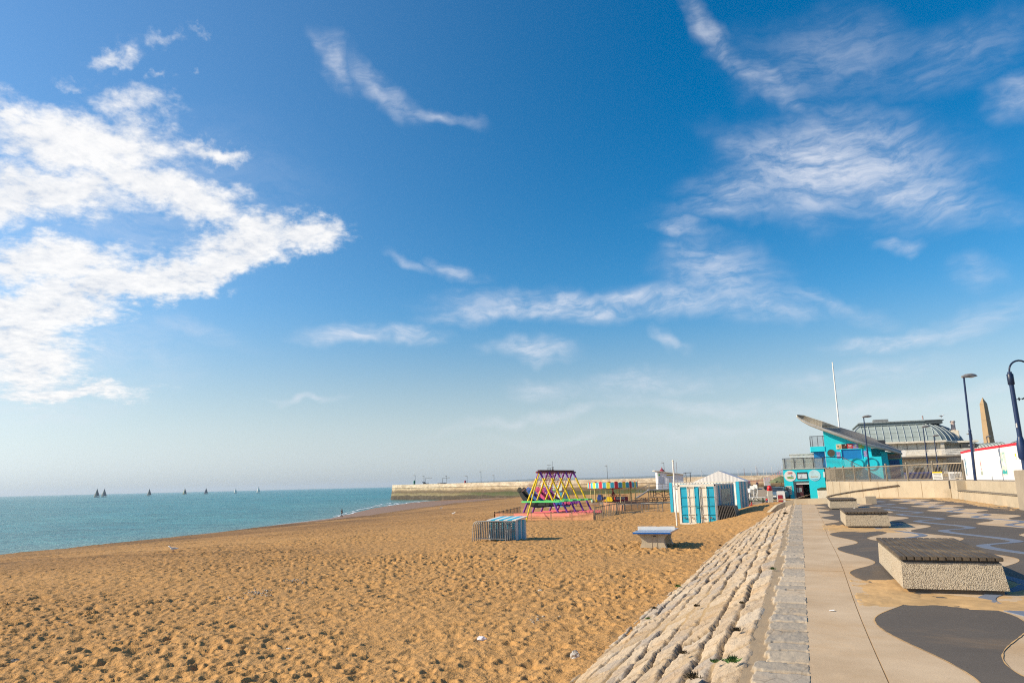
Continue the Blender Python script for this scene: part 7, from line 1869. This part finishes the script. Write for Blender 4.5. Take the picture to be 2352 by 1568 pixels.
sd_ = mat('sail_dark', (.10, .09, .12), .7, var=.25, scale=.4); sg_ = mat('sail_grey', (.22, .22, .20), .7, var=.2, scale=.4); sb_ = mat('sail_slate', (.07, .08, .12), .7); sy_ = mat('sail_ochre', (.42, .38, .22), .7); sw_ = mat('sail_white', (.74, .72, .66), .6)
def q5(x, y): return ((340 + x / 6.533) / 1.7415, (1920 + y / 6.533) / 1.7415)
def q6(x, y): return ((700 + x / 5.88) / 1.7415, (1920 + y / 5.88) / 1.7415)
for (f, xb, yb, yt, lb, a, b2, D) in ((q5, 300, 440, 205, 'leftmost yacht with brownish sails close beside a darker one', sd_, sg_, 640), (q5, 490, 432, 205, 'yacht with black mainsail, right one of the close pair', sb_, sg_, 650), (q5, 1672, 402, 210, 'lone dark sailed yacht right of the close pair', sd_, sg_, 800), (q6, 225, 333, 178, 'yacht with a slate mainsail and yellowish jib', sb_, sy_, 850), (q6, 725, 320, 172, 'all slate sailed yacht left of the two white ones', sb_, sb_, 900), (q6, 1420, 304, 180, 'small white sailed yacht, left of the two white ones', sw_, sw_, 1150), (q6, 1960, 291, 145, 'white sailed yacht farthest right, nearest the pier', sw_, sw_, 1150)):
    x, y = f(xb, yb); _, y2 = f(xb, yt)
    hz_ = 1138.5 - .0238 * x; D = 6.2 * FPX / max(1.5, (y - hz_)) * .97
    sail_boat(x, y, y2, lb, a, b2, D)

# ------------------------------------------------------------------ harbour beyond the pier
def port_tower():
    D = 330; b = survey(1262, 1106, D=D)
    t = thing('port_control_tower', 'grey port control tower with radar masts behind the swings', 'tower', (b.x, b.y, 1.1)); k = FPX / D
    m1 = mat('tower_concrete', (.32, .30, .27), .8); m2 = mat('tower_dark', (.09, .10, .11), .6)
    MB().prism([(-1.9, 0, 0), (1.9, 0, 0), (1.5, 0, 3.9), (-1.5, 0, 3.9)], None, (0, 3, 0)).build('base', m1, t)
    MB().bb(-2.6, -1.2, -.4, 3, .0, 1.9).build('annex', m2, t)
    MB().bb(2.2, 9.6, -1, 3, 0, 1.35).build('long_building', m2, t); MB().bb(2.1, 9.8, -1.2, 3.2, 1.35, 1.6).build('long_roof', mat('roof_dark', (.05, .05, .055), .6), t)
    MB().bb(-1.9, 1.9, -.3, 3.3, 3.9, 4.2).build('gallery', mat('gallery_grey', (.4, .4, .4), .6), t)
    MB().lathe([(1.45, 4.2), (1.55, 5.0), (1.2, 5.3)], (0, 1.5, 0), 8).build('cabin', mat('tower_glass', (.16, .19, .20), .3), t)
    lt = MB()
    for s in (-1, 1):
        for r in (-1, 1): lt.cyl((-.5 + s * .75, 1.5 + r * .5, 5.2), (-.5 + s * .5, 1.5 + r * .4, 7.4), .07, n=5)
    lt.bb(-1.5, .5, 1, 2, 6.4, 6.5).bb(-1.5, .5, 1, 2, 7.4, 7.5).cyl((-.5, 1.5, 7.4), (-.5, 1.5, 8.7), .07, n=5).bb(-1.5, .6, 1.4, 1.6, 8.6, 8.75)
    lt.cyl((1.3, 1.5, 5), (1.3, 1.5, 10.4), .07, n=5).bb(.9, 1.8, 1.3, 1.7, 7.6, 7.8).bb(.9, 1.8, 1.3, 1.7, 6.4, 6.6).bb(1.0, 1.6, 1.3, 1.7, 4.8, 7.6)
    lt.build('radar_mast', mat('mast_steel', (.16, .18, .19), .6), t)
port_tower()
def lighthouse():
    D = 330; c = survey(1521.5, 1098, D=D); tpz = survey(1521.5, 1072, D=D).z
    t = thing('lighthouse', 'small stone lighthouse with dark red lantern roof', 'lighthouse', (c.x, c.y, 1.0)); z = tpz - 1.0
    MB().lathe([(1.65, -1), (1.45, z - 4.2), (1.75, z - 4.0), (1.75, z - 3.6), (1.2, z - 3.5)], n=16).build('tower', mat('lighthouse_stone', (.36, .29, .21), .8), t)
    MB().lathe([(1.1, z - 3.6), (1.1, z - 2.2)], n=12).build('lantern_glass', mat('lantern_glass', (.45, .47, .46), .15), t)
    MB().lathe([(1.6, z - 2.25), (.9, z - 1.3), (.3, z - .8), (.25, z - .4), (.05, z)], n=12).build('roof', mat('lighthouse_red', (.26, .02, .035), .5), t)
lighthouse()
mg = mat('mast_white', (.55, .55, .54), .5); mgd = mat('mast_brown', (.25, .15, .12), .6); yh = mat('yacht_hull', (.6, .6, .6), .5)
def yacht(px, pyt, label, m2=mg, D=None, stay=False):
    D = D or random.uniform(285, 320); b = survey(px, 1097, D=D); tz_ = survey(px, pyt, D=D).z
    t = thing('moored_yacht', label, 'yacht', (b.x, b.y, SEA + 1.5), R(random.uniform(-40, 40)), 'yachts moored behind the pier'); h = tz_ - SEA - 1.5
    MB().prism([(-4, -.8, -1.2), (3, -1.2, -1.2), (5, 0, -1.0), (3, 1.2, -1.2), (-4, .8, -1.2)], None, (0, 0, 1.5)).build('hull', yh, t)
    MB().cyl((0, 0, 0), (0, 0, h), .11, .07, n=6).build('mast', m2, t); MB().cyl((0, 0, 1.3), (-3.6, 0, 1.35), .09, n=6).build('boom', m2, t)
    MB().cyl((0, 0, h * .62), (.9, 0, h * .60), .03, n=4).cyl((0, 0, h * .62), (-.9, 0, h * .60), .03, n=4).build('spreader', m2, t)
    if stay: MB().cyl((0, 0, h * .95), (4.8, 0, .3), .03, n=4).build('stay', lampgrey, t)
q8 = lambda x, y: ((2700 + x / 5.88) / 1.7415, (1830 + y / 5.88) / 1.7415)
for x, y, lb, m2, st_ in ((625, 265, 'moored yacht mast standing left of the marquee, with a stay', mg, True), (430, 405, 'short mast stub left of the marquee mast', mg, False), (250, 420, 'shortest distant mast left of the marquee', mg, False), (940, 285, 'mast just left of the marquee peak', mg, False), (1495, 285, 'mast rising over the middle of the marquee roof', mg, False), (1640, 240, 'brown mast over the far marquee ridge', mgd, False), (1805, 305, 'mast at the right foot of the marquee ridge', mg, False), (1918, 185, 'tallest white mast right of the marquee', mg, True), (1945, 220, 'dark mast beside the tallest white one', mgd, False), (2100, 235, 'thick white mast right of the tall pair', mg, False), (2165, 305, 'short mast right of the thick white one', mg, True), (2295, 200, 'white mast left of the bunting end', mg, False), (2345, 290, 'slanting short mast near the bunting', mg, False)):
    yacht(*q8(x, y), lb, m2, None, st_)
q6b = lambda x, y: ((2960 + x / 9.225) / 1.7415, (1860 + y / 9.225) / 1.7415)
for x, y, lb in ((1440, 95, 'mast among the red pennants'), (1575, 0, 'mast closest to the cafe corner'), (700, 320, 'tiny mast low over the pier, right of marquee'), (1090, 300, 'small dark mast low over the pier wall')): yacht(*q6b(x, y), lb)
x, y = (2400 + 760 / 7.84) / 1.7415, (1840 + 385 / 7.84) / 1.7415
yacht(x, y, 'mast with white radar dome right of the carousel lamp', mg, 300)

# red pennants on a line from the cafe to the marquee
bt = thing('bunting', 'line of red pennants from the cafe roof to the marquee corner', 'bunting')
A = survey(1802, 1075, D=84); B = survey(1716, 1102, D=150); pts = []
for i in range(25):
    u = i / 24; p = A.lerp(B, u); p.z -= 2.0 * u * (1 - u); pts.append(p)
MB().tube(pts, .02, 4).build('line', lampgrey, bt)
red_p = mat('pennant_red', (.45, .03, .06), .7)
for i in range(1, 24):
    p = pts[i]; w = .16 + .10 * (i / 24); d = (pts[i] - pts[i - 1]).normalized()
    MB().prism([p - d * w, p + d * w, p + Vector((random.uniform(-.1, .1), 0, -.75 - .25 * i / 24))], None, (.0, .02, 0)).build('pennant', red_p, bt)

# ------------------------------------------------------------------ gulls, litter, stones, weeds
def gull(loc, rz, label, s=1.0):
    t = thing('gull', label, 'gull', loc, rz, 'white gulls')
    sk = MB(); rings = [(-.24, .01, .20), (-.14, .05, .19), (0, .075, .18), (.11, .06, .20), (.17, .035, .25), (.21, .04, .30), (.26, .03, .31), (.29, .008, .305)]
    n = 10
    for x, r, z in rings:
        for j in range(n): a = 2 * PI * j / n; sk.v.append((x * s, r * s * math.cos(a), (z + r * math.sin(a)) * s))
    sk.f += [(i * n + j, i * n + (j + 1) % n, (i + 1) * n + (j + 1) % n, (i + 1) * n + j) for i in range(len(rings) - 1) for j in range(n)]; sk.smooth += [True] * len(sk.f)
    sk.build('body', mat('gull_white', (.72, .70, .68), .7), t)
    for sd2 in (-1, 1): MB().prism([(-.26 * s, sd2 * .05 * s, .20 * s), (.08 * s, sd2 * .072 * s, .17 * s), (.10 * s, sd2 * .072 * s, .23 * s), (-.05 * s, sd2 * .06 * s, .25 * s)], None, (0, sd2 * .015 * s, 0)).build('wing', mat('gull_grey', (.34, .35, .37), .7), t)
    MB().cyl((.28 * s, 0, .305 * s), (.34 * s, 0, .29 * s), .012 * s, .004 * s, n=5).build('beak', yellow, t)
    for sd2 in (-1, 1): MB().cyl((.0, sd2 * .03 * s, .13 * s), (.01 * s, sd2 * .03 * s, -.02), .009 * s, n=5).build('leg', mat('gull_pink', (.45, .25, .2), .7), t)
def on_sand(px, py, z0=-1.25):
    z = z0
    for _ in range(12): p = survey(px, py, z=z); z = sand_top(p.x, p.y)
    return Vector((p.x, p.y, z))
p = on_sand(398, 1268); gull(p, R(200), 'white gull standing on the sand at the left', 1.05)
p = on_sand(1013, 1169, -3); gull(p, R(20), 'white gull on the wet sand by the pier foot', 1.3)
p = on_sand(1042, 1183.5, -3); gull(p, R(-30), 'white gull on the dry sand left of the netting fence', 1.3)
p = survey(2164, 966, Y=130); gull((p.x, 128.6 + 1.6, 10.24), R(20), 'gull standing on the pavilion roof edge', 1.6)
def crumple(loc, sx, sy, sz_, m2, name, label, cat, seed, n=9):
    rn = random.Random(seed); mb = MB(); k = 14
    for i in range(n):
        for j in range(k):
            a = 2 * PI * j / k; e = PI * (i + .5) / n - PI / 2; r = 1 + rn.uniform(-.22, .22)
            mb.v.append((sx * math.cos(a) * math.cos(e) * r, sy * math.sin(a) * math.cos(e) * r, sz_ * (math.sin(e) * r + .5)))
    mb.f += [(i * k + j, i * k + (j + 1) % k, (i + 1) * k + (j + 1) % k, (i + 1) * k + j) for i in range(n - 1) for j in range(k)] + [tuple(range(k))[::-1], tuple(range((n - 1) * k, n * k))]
    mb.smooth = [False] * len(mb.f); o = mb.build(name, m2); o.location = loc; return tag(o, label, cat)
p = on_sand(1106, 1471); crumple(p + Vector((0, 0, .02)), .095, .05, .04, mat('bag_white', (.68, .66, .70), .5), 'plastic_bag', 'crumpled white plastic bag lying on the near sand', 'litter', 3)
p = on_sand(1321, 1512); crumple(p, .075, .065, .08, mat('grey_stone', (.40, .37, .34), .8), 'beach_stone', 'pale pointed stone at the foot of the sea wall', 'stone', 5)
for px, py, s_, lb, sd3 in ((661, 1481, .05, 'pale shell-like stone left on the middle foreground sand', 6), (664, 1494, .07, 'dark grey flat stone just below the pale one', 7), (1240, 1357, .06, 'small pale pebble on the sand left of the sea wall', 8), (34, 1522, .10, 'dark stone on the sand near the lower left corner', 11), (1080, 1330 + 60, .05, 'tiny pebble on the open sand near the middle', 12), (273, 1476, .07, 'small dark pebble on the left foreground sand', 13)):
    p = on_sand(px, py); crumple(p + Vector((0, 0, .01)), s_, s_ * .6, s_ * .4, mat('pale_pebble', (.52, .47, .40), .8) if 'pale' in lb else mat('dark_pebble', (.10, .095, .09), .8), 'beach_stone', lb, 'stone', sd3)
rn = random.Random(12); pbm = MB()
for cx_, cy_, n_, sp_x, sp_y in ((1034, 2373, 60, 45, 12), (950, 2392, 24, 60, 10), (1170, 2322, 20, 30, 7), (270, 2497, 14, 20, 5), (1160, 2570, 14, 30, 14), (2150, 2480, 20, 60, 12)):
    for _ in range(n_):
        p = on_sand((cx_ + rn.gauss(0, sp_x * .6)) / 1.7415, (cy_ + rn.gauss(0, sp_y * .6)) / 1.7415); r = rn.uniform(.012, .035); o_ = len(pbm.v)
        for z, q in ((-.3, .7), (.25, 1.0), (.7, .55)):
            for j in range(6): a = 2 * PI * j / 6 + rn.random() * .5; pbm.v.append((p.x + r * q * math.cos(a) * 1.2, p.y + r * q * math.sin(a), p.z + .015 + r * z))
        pbm.f += [(o_ + i * 6 + j, o_ + i * 6 + (j + 1) % 6, o_ + (i + 1) * 6 + (j + 1) % 6, o_ + (i + 1) * 6 + j) for i in range(2) for j in range(6)] + [tuple(o_ + 12 + j for j in range(6))]; pbm.smooth += [True] * 13
pb3 = pbm.build('pebbles', mat('pebble_mix', (.30, .26, .21), .8, var=.6, scale=9)); tag(pb3, 'scattered grey pebbles half sunk in the sand', 'pebbles', kind='stuff')
weedm = mat('weed_green', (.085, .16, .035), .7, var=.4, scale=20); weedd = mat('weed_brown', (.075, .055, .025), .8, var=.4, scale=20)
def weed(px, py, s_, label, m2, seed):
    rn = random.Random(seed); best = None
    for v in np.linspace(.1, 4.2, 160):           # point of the slope along the sight line
        z = -.035 - v * SL * cs + .07; p = survey(px, py, z=z); e = abs(p.x - (-.64 - v * cs))
        if best is None or e < best[0]: best = (e, p)
    p = best[1]; mb = MB(); s_ *= .62
    for _ in range(int(90)):
        a = rn.random() * 2 * PI; l = s_ * rn.uniform(.5, 1.2); el_ = rn.uniform(.2, 1.3); d = Vector((math.cos(a) * math.cos(el_), math.sin(a) * math.cos(el_), math.sin(el_))); b = Vector((rn.gauss(0, s_ * .35), rn.gauss(0, s_ * .35), 0)); w = d.orthogonal().normalized() * s_ * .10
        q = b + d * l; m3 = b + d * l * .55
        mb.add([b, m3 + w, q, m3 - w], [(0, 1, 2, 3)])
    o = mb.build('weed_tuft', m2); o.location = p; tag(o, label, 'weed', 'weed tufts in the sea wall joints')
for a in ((1682, 1519, .10, 'lowest bright green weed tuft beside the mortar strip', weedm, 1), (1774, 1299 + 8, .085, 'green weed tuft on the upper edge of the stone slope', weedm, 2), (1557, 1347, .12, 'green weed tuft at the sandy foot of the slope', weedm, 3), (1488, 1421, .07, 'small green weed tuft low on the slope near the sand', weedm, 4), (1804, 1176 + 4, .16, 'dry brown plant near the top end of the stone slope', weedd, 5), (1503, 1407 - 10, .08, 'dark weed patch in a slope joint, left side', weedd, 6), (1640, 1520, .06, 'small weed sprout near the lowest bright green tuft', weedm, 7), (1600, 1392, .08, 'brown weed in the middle of the stone slope', weedd, 8), (1692, 1448, .08, 'brown weed tuft in the right courses of the slope', weedd, 9), (1592, 1556, .10, 'brown weed tuft at the bottom edge of the picture', weedd, 10), (1654, 1253, .10, 'dry weed tuft where slope meets sand near the table', weedd, 11), (1570, 1500, .07, 'brown weed tuft low in the foreground slope', weedd, 12), (1705, 1385, .06, 'dark weed high in the middle slope joints', weedd, 13)): weed(*a)
for px, py, lb in ((1452, 1490 - 39, 'x'),): pass
# scraps on the paving
sc_ = MB().add([(-.03, -.01, .0), (.03, -.02, .004), (.035, .02, .012), (-.02, .02, .006)], [(0, 1, 2, 3)]).build('paper_scrap', white); p = survey((3000 + 655 / 2.007) / 1.7415, (1950 + 990 / 2.007) / 1.7415, z=0); sc_.location = (p.x, p.y, .006); tag(sc_, 'tiny white scrap of paper on the concrete path', 'litter')

# ------------------------------------------------------------------ sea air
HAZE = True
if HAZE:
    hz = MB().bb(-11900, 11900, -300, 11900, -8, 58).build('haze', None or bpy.data.materials.new('haze_air')); hm3 = hz.active_material; hm3.use_nodes = True; hnt = hm3.node_tree
    hnt.nodes.remove(hnt.nodes['Principled BSDF']); pv = N(hnt, 'ShaderNodeVolumePrincipled'); pv.inputs['Color'].default_value = (.74, .86, 1.0, 1); pv.inputs['Density'].default_value = .00010; pv.inputs['Anisotropy'].default_value = .2
    pv.inputs['Density Attribute'].default_value = ''; hm3.cycles.homogeneous_volume = True
    L(hnt, pv.outputs[0], hnt.nodes['Material Output'].inputs['Volume']); tag(hz, 'thin sea haze that turns the far shore blue', 'haze', kind='stuff')
    scene.cycles.volume_bounces = 0
